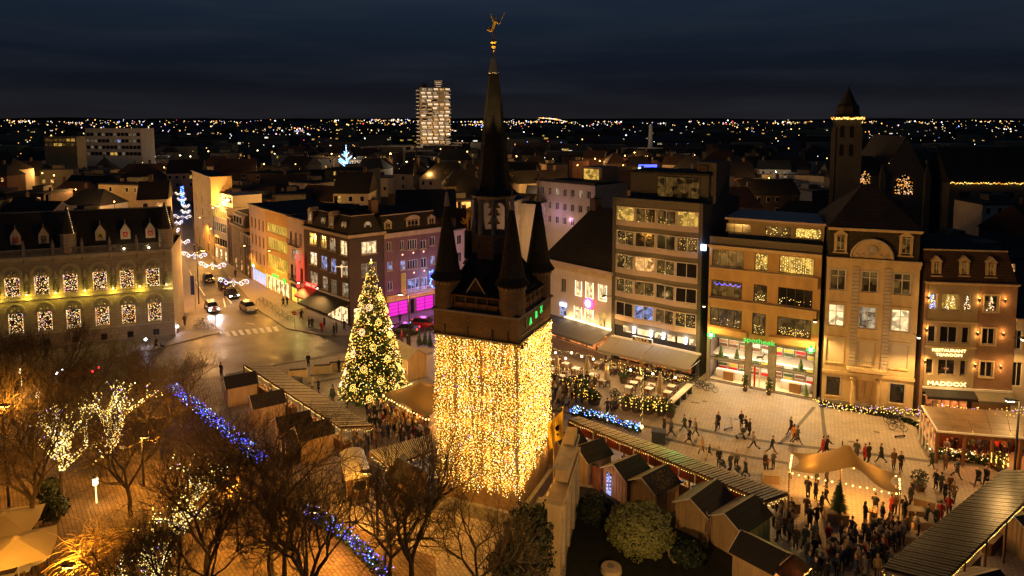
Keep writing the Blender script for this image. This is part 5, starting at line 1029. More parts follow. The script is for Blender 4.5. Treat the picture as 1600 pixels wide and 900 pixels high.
mb = MB(); mb.lathe((0, 0), [(4.4, 31.6), (3.5, 32.5), (3.3, 35.0), (2.6, 35.6), (1.5, 37.8), (.2, 40.3), (.08, 42.2)], 'slate', 8, pi/8); part('spire', mb, ch)
pts = [(-4.4+8.8*i/60, -4.5, 31.3+random.uniform(-.35, .25)) for i in range(61)]+[(4.5, -4.4+8.8*i/40, 31.3+random.uniform(-.3, .2)) for i in range(41)]
part('light_string', bulbs(MB(), pts, .17, ['bulb_gold', 'bulb_warm', 'bulb_amber']), ch, kind='stuff')
nx_ = at(1415, 175); cu = thing('church_transept', 'dark church transept gable with a glowing pointed window', 'church', TR((nx_, 175, 0), radians(-8)))
def pointed(w, h, n=8): return [(-w/2, 0), (w/2, 0)]+[(w/2-w*(i/n)*.5, h*.55+h*.45*sin(pi/2*i/n)) for i in range(1, n+1)]+[(-w/2*(1-(i/n)) if False else -(w/2-w*((n-i)/n)*.5), h*.55+h*.45*sin(pi/2*(n-i)/n)) for i in range(1, n+1)]
def pwin(root, x, z, w, h, y, dots=70):
    P = pointed(w, h); P = [P[0], P[1]]+P[2:]; mb = MB(); mb.add([(x+a, y, z+b) for a, b in P], [tuple(range(len(P)))], 'black_paint')
    for i in range(-1, 2): mb.box(x+i*w/4-.06, x+i*w/4+.06, y-.1, y-.01, z, z+h*.8, 'concrete_dark')
    f = part('window', mb, root)
    pts = []
    while len(pts) < dots:
        a, b = random.uniform(-w/2, w/2), random.uniform(0, h)
        if b < h*.55 or abs(a) < w/2*cos(min(1, (b-h*.55)/(h*.45))*pi/2)+.01: pts.append((x+a, y-.15, z+b))
    part('bulb_net', bulbs(MB(), pts, .12, ['bulb_amber', 'dot_dim', 'bulb_pink'], [6, 8, 1]), f, kind='stuff')
mb = MB(); mb.box(-5, 5, 0, 22, 0, 17.5, 'concrete_dark'); mb.add([(-5, 0, 17.5), (5, 0, 17.5), (0, 0, 26.5), (-5, 22, 17.5), (5, 22, 17.5), (0, 22, 26.5)], [(0, 1, 2)], 'concrete_dark'); part('wall', mb, cu)
mb = MB(); mb.add([(-5.3, .1, 17.4), (5.3, .1, 17.4), (0, .1, 26.6), (-5.3, 22, 17.4), (5.3, 22, 17.4), (0, 22, 26.6)], [(0, 2, 5, 3), (1, 4, 5, 2)], 'slate'); part('roof', mb, cu)
for s in (-1, 1): mb = MB(); mb.box(s*5.4-.7, s*5.4+.7, -1, .9, 0, 17, 'concrete_dark'); mb.lathe((s*5.4, -.05), [(.8, 17), (.1, 19.5)], 'concrete_dark', 4, pi/4); part('buttress', mb, cu)
pwin(cu, 0, 11.8, 4.3, 5.2, -.05, 110)
nv = thing('church_nave', 'long dark church nave with a golden light line along its eaves', 'church', TR((at(1487, 170), 170, 0), radians(-4)))
mb = MB(); mb.box(0, 34, 0, 12, 0, 15.2, 'concrete_dark'); part('wall', mb, nv)
mb = MB(); mb.add([(-.3, -.3, 15.2), (34, -.3, 15.2), (34, 12, 15.2), (-.3, 12, 15.2), (-.3, 6, 24), (34, 6, 24)], [(0, 1, 5, 4), (2, 3, 4, 5), (3, 0, 4)], 'slate'); part('roof', mb, nv)
part('light_string', bulbs(MB(), [(.3*i, -.5, 15.25+random.uniform(-.28, .15)) for i in range(112)], .14, ['bulb_gold', 'bulb_warm', 'bulb_amber']), nv, kind='stuff')
for i in range(6): mb = MB(); mb.box(2.5+i*5.2, 4.9+i*5.2, -.08, .02, 7, 13, 'black_paint'); part('window', mb, nv)
cv = thing('church_aisle', 'low dark church aisle with one glowing arched window beside the tower', 'church', TR((at(1366, 176), 176, 0), radians(-8)))
mb = MB(); mb.box(-4.6, 4, 0, 12, 0, 16.5, 'concrete_dark'); part('wall', mb, cv); mb = MB(); mb.add([(-4.6, -.1, 16.5), (4, -.1, 16.5), (4, 12, 21), (-4.6, 12, 21)], [(0, 1, 2, 3)], 'slate'); part('roof', mb, cv)
pwin(cv, -1.9, 14.1, 2.4, 3.7, -.05, 60)
# white office slab far left, low yellow block
wo = thing('office_block', 'long white four storey block with dark window bands far behind the town hall', 'building', TR((at(178, 330), 330, 0), radians(-6)))
mb = MB(); mb.box(-14.4, 14.4, 0, 10, 0, 26.3, 'plaster_white'); part('wall', mb, wo)
for k in range(4):
    z = 24-k*3.1
    for i in range(14):
        x = -14+i*2.0; mb = MB(); mb.box(x+.1, x+1.8, -.08, .02, z-1.4, z+.2, 'frame_dark'); f_ = part('window', mb, wo); mb = MB(); mb.box(x+.2, x+1.7, -.12, -.081, z-1.3, z+.1, 'room_gold' if (k, i) in ((3, 6), (3, 7)) else 'room_blue' if (k, i) == (1, 8) else random.choice(['glass_dark', 'curtain_grey', 'glass_dark'])); part('pane', mb, f_)
lamp((at(178, 330)+6, 300, 24), 800, (1, .8, .65), 1)
yb = thing('office_block', 'low yellow lit block left of the long white block', 'building', TR((at(95, 360), 360, 0)))
mb = MB(); mb.box(-8.5, 8.5, 0, 8, 0, 21.5, 'plaster_ochre'); part('wall', mb, yb)
for k in range(2):
    for i in range(7): mb = MB(); mb.box(-8+i*2.3, -6.2+i*2.3, -.08, .02, 16.6+k*2.4, 18+k*2.4, 'room_dim' if random.random() < .7 else 'room_gold'); part('window', mb, yb)
# cream building and lilac fronts behind the belfry
f_ = Fac((838, 425), (928, 445)); 
cw = thing('apartment_house', 'cream apartment house with a lilac lit parapet, right behind the belfry turrets', 'building', f_.M)
Hcw = f_.h(838, 282); zq = []
wl_ = [q for z_ in (2.6, 5.4, 8.2) for q in rects_row(f_, .5, f_.W-.5, 7, .95, Hcw-z_, Hcw-z_+1.5)]
mb = MB(); wall_front(mb, f_.W, 0, Hcw, wl_, 'plaster_cream', .3); core(mb, f_.W, Hcw, 10, 'plaster_cream', y0=.3); part('wall', mb, cw)
for i, q in enumerate(wl_): window(cw, q, 2, 1, pane='room_pale' if i in (2, 5) else 'glass_dark', bar=.1)
mb = MB(); mb.box(-.2, f_.W+.2, -.3, .3, Hcw, Hcw+.5, 'roof_felt'); part('parapet', mb, cw)
lamp(f_.w(f_.W*.6, -9, 9), 900, (1, .6, .22), .4); lamp(f_.w(f_.W*.95, -9, Hcw-1), 70, (.75, .3, 1), .4)
mb = MB(); mb.box(f_.W*.62, f_.W*.95, 3, 8, Hcw+.3, Hcw+3.2, 'plaster_grey'); mb.box(f_.W*.66, f_.W*.9, 2.9, 2.98, Hcw+.8, Hcw+2.8, 'room_gold'); part('penthouse', mb, cw)
for n_, (a, b, top, lb) in enumerate((((803, 440), (826, 425), (805, 314), 'narrow lilac lit front with tall slit windows between the belfry turrets'), ((838, 436), (854, 428), (839, 319), 'small pink lit gable front right of the back belfry turret'), ((697, 478), (727, 470), (705, 360), 'white lilac tinted house left of the back belfry turret'))):
    f2 = Fac(a, b); H_ = f2.h(*top); r_, _ = front_u('town_house', lb, a, b, H_, [(H_-2.6-3.0*k, H_-1.0-3.0*k, [4, 2, 2][n_], [.7, .9, 1.1][n_], dict(pane='glass_dark' if n_ != 1 else 'curtain_grey')) for k in range(3)], 'plaster_white', 9)
    lamp(f2.w(f2.W/2, -6, H_-3), [110, 45, 200][n_], (.62, .35, 1) if n_ == 0 else (.9, .45, .85), .4)
# tree strung with blue lights far off, blue sign, factory chimney
def far_tree_blue():
    x0 = at(541, 300); r = thing('blue_light_tree', 'bare tree strung with icy blue lights beyond the dark rooftops', 'tree', (x0, 300, 0))
    mb = MB(); mb.tube((0, 0, 0), (0, 0, 14), .4, .25, 'bark'); part('trunk', mb, r); pts = []
    mb = MB()
    for i in range(16):
        a = random.uniform(0, pi); z = 8+i*.55; L_ = 4.5*(1-i/20); e_ = (L_*cos(a), -L_*.3*sin(a), z+L_*.7); mb.tube((0, 0, z), e_, .1, .04, 'bark', 4)
        for k in range(18): t = k/17; pts.append((e_[0]*t, e_[1]*t-.2, z+(e_[2]-z)*t))
    pts += [(0, -.3, 12+k*.3) for k in range(26)]
    part('branches', mb, r); part('light_string', bulbs(MB(), pts, .2, ['bulb_cyan', 'bulb_cyan', 'bulb_white'], [5, 3, 1]), r, kind='stuff')
far_tree_blue()
sg_ = single('blue_sign', MB().box(-3, 3.2, -.2, 0, 0, .9, 'bulb_blue').box(-3, -1.6, -.25, 0, -1.6, 0, 'bulb_cyan'), 'bright blue illuminated sign on a roof behind the apartment block', 'sign', (at(1012, 230), 230, 14.8))
mb = MB(); mb.cyl((0, 0), 2.2, 1.3, 0, 26, 'plaster_white', 10); single('factory_chimney', mb, 'slim pale factory chimney among the far lights, right of the belfry', 'chimney', (at(1016, 520), 520, 0)); lamp((at(1016, 520)-8, 500, 20), 1600, (1, .8, .6), 1)
# rows of roofs: every house its own
wmc = ['brick_brown', 'brick_red', 'plaster_grey', 'plaster_cream', 'concrete_dark', 'brick_brown', 'plaster_white']
desc = {'brick_brown': 'brown brick', 'brick_red': 'red brick', 'plaster_grey': 'grey rendered', 'plaster_cream': 'cream rendered', 'concrete_dark': 'dark concrete', 'plaster_white': 'white rendered'}
houses = []
def region(x, Y):
    px_ = CX+F*x/Y
    r = 'behind the town hall' if px_ < 265 else 'behind the decorated street' if px_ < 480 else 'behind the corner building' if px_ < 660 else 'behind the belfry' if px_ < 870 else 'behind the apartment block' if px_ < 1110 else 'behind the pharmacy' if px_ < 1290 else 'near the church'
    return r
random.seed(5)
tries = 0
while len(houses) < 210 and tries < 9000:
    tries += 1
    Y = 118+(random.random()**1.3)*330; x = random.uniform(-.80, .80)*Y; w = random.uniform(8, 18); d = random.uniform(8, 13)
    px_ = CX+F*x/Y
    ymin = 118
    if px_ < 250: ymin = 122
    elif px_ < 480: ymin = 205-(px_-250)*.30
    elif px_ < 720: ymin = 124
    elif px_ < 1110: ymin = 122-(px_-720)*.055
    else: ymin = 103
    if 1090 < px_ and Y < 130 and random.random() < .5: Y = max(ymin, Y-14)
    if Y < ymin+d/2 or not free(x, Y, w*.42): continue
    if 262-.28*w*1067/Y/10 < px_ < 306+w*.25*1067/Y and Y < 330: continue
    placed.append((x, Y, w*.42)); houses.append((x, Y, w, d))
for x, Y, w, d in houses:
    h = random.uniform(8, 13.5) if Y < 250 else random.uniform(7, 12); wm = random.choice(wmc); rf_ = random.choice(['gable', 'gable', 'hip', 'flat', 'flat']) if Y < 220 else random.choice(['flat', 'gable', 'hip'])
    rm = random.choice(['roof_tile_dark', 'roof_tile_red', 'slate']); lit = .34
    rbox('town_house', f"{desc[wm]} house with a {'flat' if rf_ == 'flat' else 'dark pitched'} roof {region(x, Y)}", x, Y, w, d, h, wm, radians(random.choice([-14, 8, -30, 20, 0])), rf_, rm, wins=.5 if Y < 260 else .35, lit=lit, group=f"houses {region(x, Y)}")
# street lamps among the roofs: post, head and its own light
lamp_proto = None
def far_lamp(x, Y, p, c=(1, .5, .14), h=9, m='lamp_orange'):
    r = thing('street_lamp', f"street lamp glowing {'orange' if c[2] < .4 else 'white'} among the roofs {region(x, Y)}", 'street lamp', (x, Y, 0), 'street lamps among the far roofs')
    mb = MB(); mb.tube((0, 0, 0), (0, 0, h), .09, .06, 'dark_metal', 5); part('pole', mb, r)
    k = max(.16, Y*.00085); mb = MB(); mb.ball((0, 0, h+k), k, m, 7, 4); part('lamp_head', mb, r)
    if p: lamp((x, Y, h+.9+k), p, c, .3)
random.seed(21)
for i in range(76):
    Y = random.uniform(135, 430); x = random.uniform(-.72, .40)*Y
    far_lamp(x, Y, 2300 if Y < 380 else 0, *random.choice([((1, .5, .14), 11, 'lamp_orange'), ((1, .5, .14), 12, 'lamp_orange'), ((1, .8, .6), 11, 'lamp_warm')]))
# far rows of street lights on the plain, small clusters, a road on the hill
def lights_field(name, pts, names, wts, k=.00066):
    mb = MB()
    for x, y, z in pts: mb.octa((x, y, z), y*k*random.choice([.5, .7, .9, 1.1, 1.7]), random.choices(names, wts)[0])
    o = part(name, mb, None, kind='stuff'); o['label'] = 'countless tiny town lights scattered across the plain to the horizon'; o['category'] = 'lights'; return o
for c, s in (('far_gold', (1, .62, .2)), ('far_white', (.95, .95, .9)), ('far_red', (1, .06, .06)), ('far_blue', (.25, .35, 1)), ('far_orange', (1, .4, .06)), ('far_pink', (1, .5, .6))): emis(c, s, 2.4)
pts = []; random.seed(4)
for i in range(540):
    Y = 300*(10**(random.random()**1.25)); pts.append((random.uniform(-.82, .82)*Y, Y, random.uniform(3, 13)))
for i in range(70):
    c = (random.uniform(-.8, .8), random.uniform(900, 4200)); n = random.randint(4, 12); dx = random.uniform(.002, .008)
    for k in range(n): pts.append(((c[0]+dx*k)*c[1], c[1]*(1+random.uniform(-.02, .02)), random.uniform(6, 14)))
for px0, px1, n in ((325, 470, 8), (560, 650, 24), (780, 850, 14), (0, 60, 14), (130, 330, 26), (500, 640, 36), (1100, 1300, 10), (1440, 1560, 10)):
    for k in range(n): Y = random.uniform(2600, 5200); pts.append((at(random.uniform(px0, px1), Y), Y, random.uniform(8, 20)))
for k in range(40): t = k/39; Y = 3600-1500*t; pts.append((at(842+42*t, Y), Y, 31+2*sin(t*3)-12*t))
for k in range(9): Y = 1500; pts.append((at(545+k*18, Y), Y, 4))
for k in range(6): Y = 1300; pts.append((at(1155+k*22, Y), Y, 5))
for k in range(5): Y = 900; pts.append((at(703+k*6, Y), Y, 26))
lights_field('town_lights', pts, ['far_gold', 'far_white', 'far_red', 'far_blue', 'far_orange', 'far_pink'], [46, 22, 4, 4, 20, 4])
# low black mass of the further town
random.seed(9); mb = MB()
for i in range(520):
    Y = 430*(9**random.random()); x = random.uniform(-.85, .85)*Y; w = random.uniform(10, 30)*(1+Y/2500); mb.box(x-w/2, x+w/2, Y-5, Y+8, 0, random.uniform(5, 13), random.choice(['concrete_dark', 'brick_brown', 'plaster_grey']))
o = part('distant_town', mb, None, kind='stuff'); o['label'] = 'dark mass of distant town roofs reaching to the horizon'; o['category'] = 'town'
mb = MB()
for i in range(160):
    Y = random.uniform(440, 1500); x = random.uniform(-.8, .8)*Y; z = random.uniform(4, 10); w = random.uniform(1, 5); mb.box(x-w/2, x+w/2, Y-5.2, Y-5.05, z, z+random.uniform(.8, 1.6), random.choice(['room_pale', 'room_gold', 'room_warm', 'room_gold', 'room_office']))
o = part('distant_windows', mb, None, kind='stuff'); o['label'] = 'lit windows of distant buildings on the plain'; o['category'] = 'windows'
mb = MB(); n = 60; vs = []
for i in range(n+1):
    x = -7500+15000*i/n; vs += [(x, 7200, -10), (x, 7200, 24+26*noise.noise(Vector((i*.23, 1, 0)))+10*noise.noise(Vector((i*.9, 5, 0))))]
mb.add(vs, [(2*i, 2*i+2, 2*i+3, 2*i+1) for i in range(n)], 'earth_city'); struct('hills', mb)
# ================================================ stalls, tents, canopies
random.seed(3)
LOOK = []
def hut(label, r0, r1, w=2.7, zr=3.05, ze=2.25, door=None, L=None, grp='wooden market huts', wall='wood_pale', m_l='roof_board', m_r='roof_dark', over=.18, open_side=None):
    a = gp(*r0, zr); b = gp(*r1, zr); d = (b-a); d.z = 0; L = L or d.length; d.normalize(); n = Vector((d.y, -d.x, 0))   # n points to the right of the ridge seen from the front gable
    M = Matrix(((n.x, d.x, 0, a.x), (n.y, d.y, 0, a.y), (0, 0, 1, 0), (0, 0, 0, 1)))
    r = thing('market_hut', label, 'market hut', M, grp); h = w/2
    k = int(w/.32)
    mb = MB()
    mb.add([(-h, 0, 0), (h, 0, 0), (h, 0, ze), (0, 0, zr-.05), (-h, 0, ze), (-h, L, 0), (h, L, 0), (h, L, ze), (0, L, zr-.05), (-h, L, ze)], [(0, 1, 2, 3, 4), (1, 6, 7, 2), (6, 5, 9, 8, 7), (5, 0, 4, 9)], wall)
    part('wall', mb, r)
    for i in range(k):      # cover strips between the wall boards
        x = -h+w*(i+.5)/k; zt = ze+(zr-ze)*(1-abs(x)/h)-.12; part('wall_batten', MB().box(x-.02, x+.02, -.025, -.003, .02, zt, wall), r)
    for i in range(int(L/.5)): y = .25+i*.5; part('wall_batten', MB().box(h+.003, h+.025, y-.02, y+.02, .02, ze-.05, wall), r)
    def slope(s, m):
        o = over; e = h+o; zz = ze-(zr-ze)*o/h
        P = [(0, -.22, zr), (0, L+.15, zr), (s*e, L+.15, zz), (s*e, -.22, zz)]; Q = [(x, y, z-.06) for x, y, z in P]; mb = MB()
        f = [(0, 3, 2, 1), (4, 5, 6, 7), (0, 1, 5, 4), (1, 2, 6, 5), (2, 3, 7, 6), (3, 0, 4, 7)]
        mb.add(P+Q, f, m)
        for t in (.33, .66): mb.box(s*e*t-.012, s*e*t+.012, -.2, L+.13, zr+(zz-zr)*t+.002, zr+(zz-zr)*t+.012, m)
        return part('roof_slope', mb, r)
    slope(-1, m_l); slope(1, m_r)  # default slope colours paint the light in: lit tan left, dark right
    mb = MB()
    for s in (-1, 1): mb.tube((0, -.24, zr-.05), (s*(h+over), -.24, ze-(zr-ze)*over/h-.05), .045, .045, 'frame_white', 4)
    part('bargeboard', mb, r)
    if door: mb = MB(); mb.box(-.1, .75, -.05, -.026, .05, 1.95, door); part('door', mb, r)
    return r, M, L
H_ = []
H_.append(hut('hut with brown roof just behind the flagpoles, closest to the belfry', (868, 679), (902, 668)))
H_.append(hut('second hut from the belfry, plain gable with tan roof edge', (904, 696), (939.5, 684), door='wood_pale'))
H_.append(hut('hut with open reddish door and glowing pink light inside', (961, 724), (997, 709)))
H_.append(hut('hut with frosted leaf litter on its dark roof beside the clipped bush', (1005, 744), (1040.6, 726)))
H_.append(hut('plain wooden hut with a ladder at its right corner', (1081, 776.6), (1108.5, 757), L=3.6, door='wood_pale'))
H_.append(hut('plain wooden hut right of the ladder below the slatted canopy', (1135, 800), (1169.6, 779), L=3.6, door='wood_pale'))
H_.append(hut('lowest hut of the right row with green lit roof edge and open counter', (1162, 830), (1224.6, 861), m_l='roof_board', m_r='roof_dark'))
H_.append(hut('upper left hut nearest the road with stripes of branch shade', (352, 588), (397, 579.6), wall='wood_pale'))
H_.append(hut('second hut of the left row with a black roof', (393, 617.5), (440, 607.7)))
H_.append(hut('third hut of the left row, mostly hidden by its neighbour', (433.7, 651.7), (481, 640.7)))
H_.append(hut('fourth hut of the left row beside the covered wagon', (464, 665), (513, 653)))
H_.append(hut('small hut with a black diamond roof under the middle canopy', (623, 716), (650, 731), w=2.3))
H_.append(hut('little wooden kiosk with reddish roof behind the Christmas tree', (622, 531), (652, 546), w=2.6, zr=3.6, ze=2.7, m_l='wood_red', m_r='roof_board'))
H_.append(hut('dark roofed hut cut by the right edge below the wide canopy', (1590, 806), (1640, 796), w=3.0))
H_.append(hut('hut roof at the bottom edge beside garland lights, lower right', (1500, 905), (1560, 890), w=3.0))
# details of single huts
r, M, L = H_[2]; mb = MB(); mb.box(-2.3, -1.35, -.35, -.28, .1, 2.0, 'wood_red')
for z in (.25, 1.05): mb.box(-2.2, -1.45, -.38, -.351, z, z+.65, 'wood_brown')
part('open_door', mb, r, 'reddish brown panelled door standing open'); part('doorway', MB().box(-.95, -.35, -.03, -.004, .05, 1.95, 'room_blue'), r, 'doorway glowing pink and blue'); part('light_string', bulbs(MB(), [(-.65+.22*sin(k), -.06, .3+k*.05) for k in range(30)], .03, ['bulb_pink', 'bulb_cyan', 'bulb_violet']), r)
lamp(M @ Vector((-.6, -.8, 1.2)), 15, (1, .5, .7), .2)
r, M, L = H_[4]; mb = MB(); x = 1.5
for s in (-.18, .18): mb.tube((x+s, -.55, 0), (x+s, -.05, 2.5), .03, .03, 'wood_pale', 4)
for k in range(8): t = (k+.5)/8; mb.tube((x-.18, -.55+.5*t, 2.5*t), (x+.18, -.55+.5*t, 2.5*t), .022, .022, 'wood_pale', 4)
lad = single('ladder', mb, 'wooden ladder leaning between the two plain huts', 'ladder', M)
r, M, L = H_[3]; part('leaf_litter', MB(M.inverted() @ M), r, kind='stuff') if False else None
mb = MB(); sl = (2.25-3.05)/1.35
for k in range(220): x = random.uniform(.15, 1.35); y = random.gauss(L*.5, L*.22); y = min(max(y, 0), L); z = 3.05+sl*x+.02; s_ = .05; mb.add([(x, y, z), (x+s_, y+.02, z), (x+s_*.6, y+s_, z+.015)], [(0, 1, 2)], 'twig_gold')
part('fallen_leaves', mb, r, kind='stuff')
r, M, L = H_[6]; mb = MB(); # counter with awning on the gable at the far end of the ridge
mb.add([(-1.35, L+.02, 2.3), (1.35, L+.02, 2.3), (1.35, L+1.3, 1.95), (-1.35, L+1.3, 1.95)], [(0, 3, 2, 1), (0, 1, 2, 3)], 'wood_brown'); part('counter_awning', mb, r)
mb = MB(); mb.box(-1.1, 1.1, L+.003, L+.02, .95, 1.9, 'room_orange'); mb.box(-1.25, 1.25, L+.01, L+.45, .85, .94, 'wood_pale'); part('serving_hatch', mb, r)
part('light_string', bulbs(MB(), [(-1.3+.12*k, L+1.3, 1.9+.05*sin(k)) for k in range(23)], .045, ['bulb_amber', 'bulb_warm']), r, kind='stuff'); lamp(M @ Vector((0, L+.9, 1.6)), 55, (1, .6, .25), .2)
lamp(M @ Vector((-2.2, L*.55, 3.4)), 9, (.1, 1, .1), .1)
# canopies of slats on posts
def canopy(label, A0, A1, B0, B1, za, zb, n, m, panels=False, w=.5, bulbs_=True, postm='wood_brown'):
    """A: far edge, B: near edge (pixels of the photo, on the roof plane)"""
    a0, a1, b0, b1 = gp(*A0, za), gp(*A1, za), gp(*B0, zb), gp(*B1, zb)
    r = thing('slatted_canopy', label, 'canopy', (0, 0, 0)); me = None
    for i in range(n):
        t0, t1 = i/n, (i+w)/n; P = [a0.lerp(a1, t0), a0.lerp(a1, t1), b0.lerp(b1, t1), b0.lerp(b1, t0)]; hh = .02*(i % 2)
        mb = MB(); mb.add([(p.x, p.y, p.z+hh) for p in P]+[(p.x, p.y, p.z+.05+hh) for p in P], [(3, 2, 1, 0), (4, 5, 6, 7), (0, 1, 5, 4), (1, 2, 6, 5), (2, 3, 7, 6), (3, 0, 4, 7)][:6], m); 
        if ((a1-a0).cross(b0-a0)).z > 0: pass
        o = part('slat', mb, r)
    mb = MB(); 
    for e0, e1 in ((a0, a1), (b0, b1)): mb.tube(e0-Vector((0, 0, .09)), e1-Vector((0, 0, .09)), .06, .06, postm, 4)
    for t in (0, .33, .66, 1): mb.tube(a0.lerp(a1, t)-Vector((0, 0, .1)), b0.lerp(b1, t)-Vector((0, 0, .1)), .05, .05, postm, 4)
    part('frame', mb, r)
    mb = MB(); c = [(p.x, p.y, p.z-.035) for p in (a0, a1, b1, b0)]; mb.add(c, [(0, 1, 2, 3)], 'roof_dark'); part('underlay', mb, r)
    for e0, e1 in ((a0, a1), (b0, b1)):
        k = max(2, int((e1-e0).length/3.2))
        for i in range(k+1): p = e0.lerp(e1, i/k); part('post', MB().box(p.x-.06, p.x+.06, p.y-.06, p.y+.06, 0, p.z-.1, postm), r)
    if panels:
        k = int((b1-b0).length/1.5); 
        for i in range(k):
            p, q = b0.lerp(b1, (i+.04)/k), b0.lerp(b1, (i+.96)/k); mb = MB(); mb.add([(p.x, p.y, 1.75), (q.x, q.y, 1.75), (q.x, q.y, 2.6), (p.x, p.y, 2.6)], [(0, 1, 2, 3), (3, 2, 1, 0)], 'wood_red')
            mb.path([(p.x, p.y-.03, 1.75), (q.x, q.y-.03, 1.75), (q.x, q.y-.03, 2.6), (p.x, p.y-.03, 2.6), (p.x, p.y-.03, 1.75)], .035, 'wood_pale', 4); part('board_panel', mb, r)
    if bulbs_:
        pts = []
        for e0, e1 in ((a0, a1), (b0, b1)):
            k = int((e1-e0).length/.22)
            for i in range(k): p = e0.lerp(e1, i/k); pts.append((p.x, p.y, p.z-.2-.1*abs(sin(i*.3))))
        for e0, e1 in ((a1, b1), (a0, b0)):
            for i in range(14): p = e0.lerp(e1, i/14); pts.append((p.x, p.y, p.z-.2-random.random()*.3))
        part('light_string', bulbs(MB(), pts, .04, ['bulb_gold', 'bulb_warm']), r, kind='stuff')
    return r, a0, a1, b0, b1
c1 = canopy('long pale slatted canopy between the right hut row and the open square', (905, 651), (1232, 771), (888, 655), (1198, 783), 2.95, 2.75, 62, 'slat_paint', panels=True)
c2 = canopy('wide dark slatted canopy running out of the lower right corner', (1566, 735), (1376, 888), (1650, 737), (1470, 912), 3.2, 3.2, 56, 'slat_dark')
c3 = canopy('brown slatted canopy over the left hut row beside the Christmas tree', (421, 570), (584, 666), (381, 569), (533, 668), 3.0, 2.9, 40, 'slat_paint')
c4 = canopy('short slatted canopy with blue white goods beneath, left of the belfry', (578, 705), (674, 679), (606, 730), (676, 703), 2.8, 2.7, 30, 'slat_paint')
for (r, a0, a1, b0, b1), col, p, ns in ((c1, (1, .66, .3), 55, 6), (c3, (1, .62, .25), 70, 4), (c4, (.8, .85, 1), 60, 2), (c2, (1, .6, .28), 30, 3)):
    for i in range(ns):
        q = (a0.lerp(a1, (i+.5)/ns)+b0.lerp(b1, (i+.5)/ns))/2; lamp((q.x, q.y, q.z-.5), p, col, .15)
        mb = MB(); mb.ball((q.x, q.y, q.z-.3), .09, 'lamp_warm', 7, 5); part('hanging_lamp', mb, r)
q = c1[1].lerp(c1[2], .52); lamp((q.x+.2, q.y+.8, 3.9), 45, (.02, 1, .2), .1)
# stall counters, barrels and goods under the canopies
def counter(p0, p1, label):
    a, b = p0, p1; d = (b-a); d.z = 0; L_ = d.length; rz = atan2(d.y, d.x); r = thing('stall_counter', label, 'stall counter', TR((a.x, a.y, 0), rz), 'stall counters under the canopies')
    mb = MB(); mb.box(0, L_, -.3, .3, 0, .95, 'wood_brown'); part('base', mb, r); mb = MB(); mb.box(-.05, L_+.05, -.4, .4, .952, 1.02, 'wood_pale'); part('top', mb, r)
    for i in range(int(L_/.35)):
        mb = MB(); x = .2+i*.35; 
        if i % 3: mb.cyl((x, random.uniform(-.2, .2)), .08, .07, 1.022, 1.022+random.uniform(.12, .3), random.choice(['cloth_white', 'sign_red', 'barrel_wood', 'copper_green', 'banner_yellow']), 7)
        else: mb.box(x-.12, x+.12, -.15, .15, 1.022, 1.16, random.choice(['cloth_white', 'sign_red', 'barrel_wood', 'sign_blue']))
        part('goods', mb, r)
for c, lb in ((c1, 'long pale canopy'), (c3, 'brown left canopy'), (c4, 'short middle canopy'), (c2, 'wide dark canopy')):
    r, a0, a1, b0, b1 = c; k = max(1, int((a1-a0).length/4.5))
    for i in range(k):
        m0 = a0.lerp(b0, .6).lerp(a1.lerp(b1, .6), (i+.15)/k); m1 = a0.lerp(b0, .6).lerp(a1.lerp(b1, .6), (i+.8)/k); counter(m0, m1, f'wooden stall counter with jars and gifts under the {lb}')
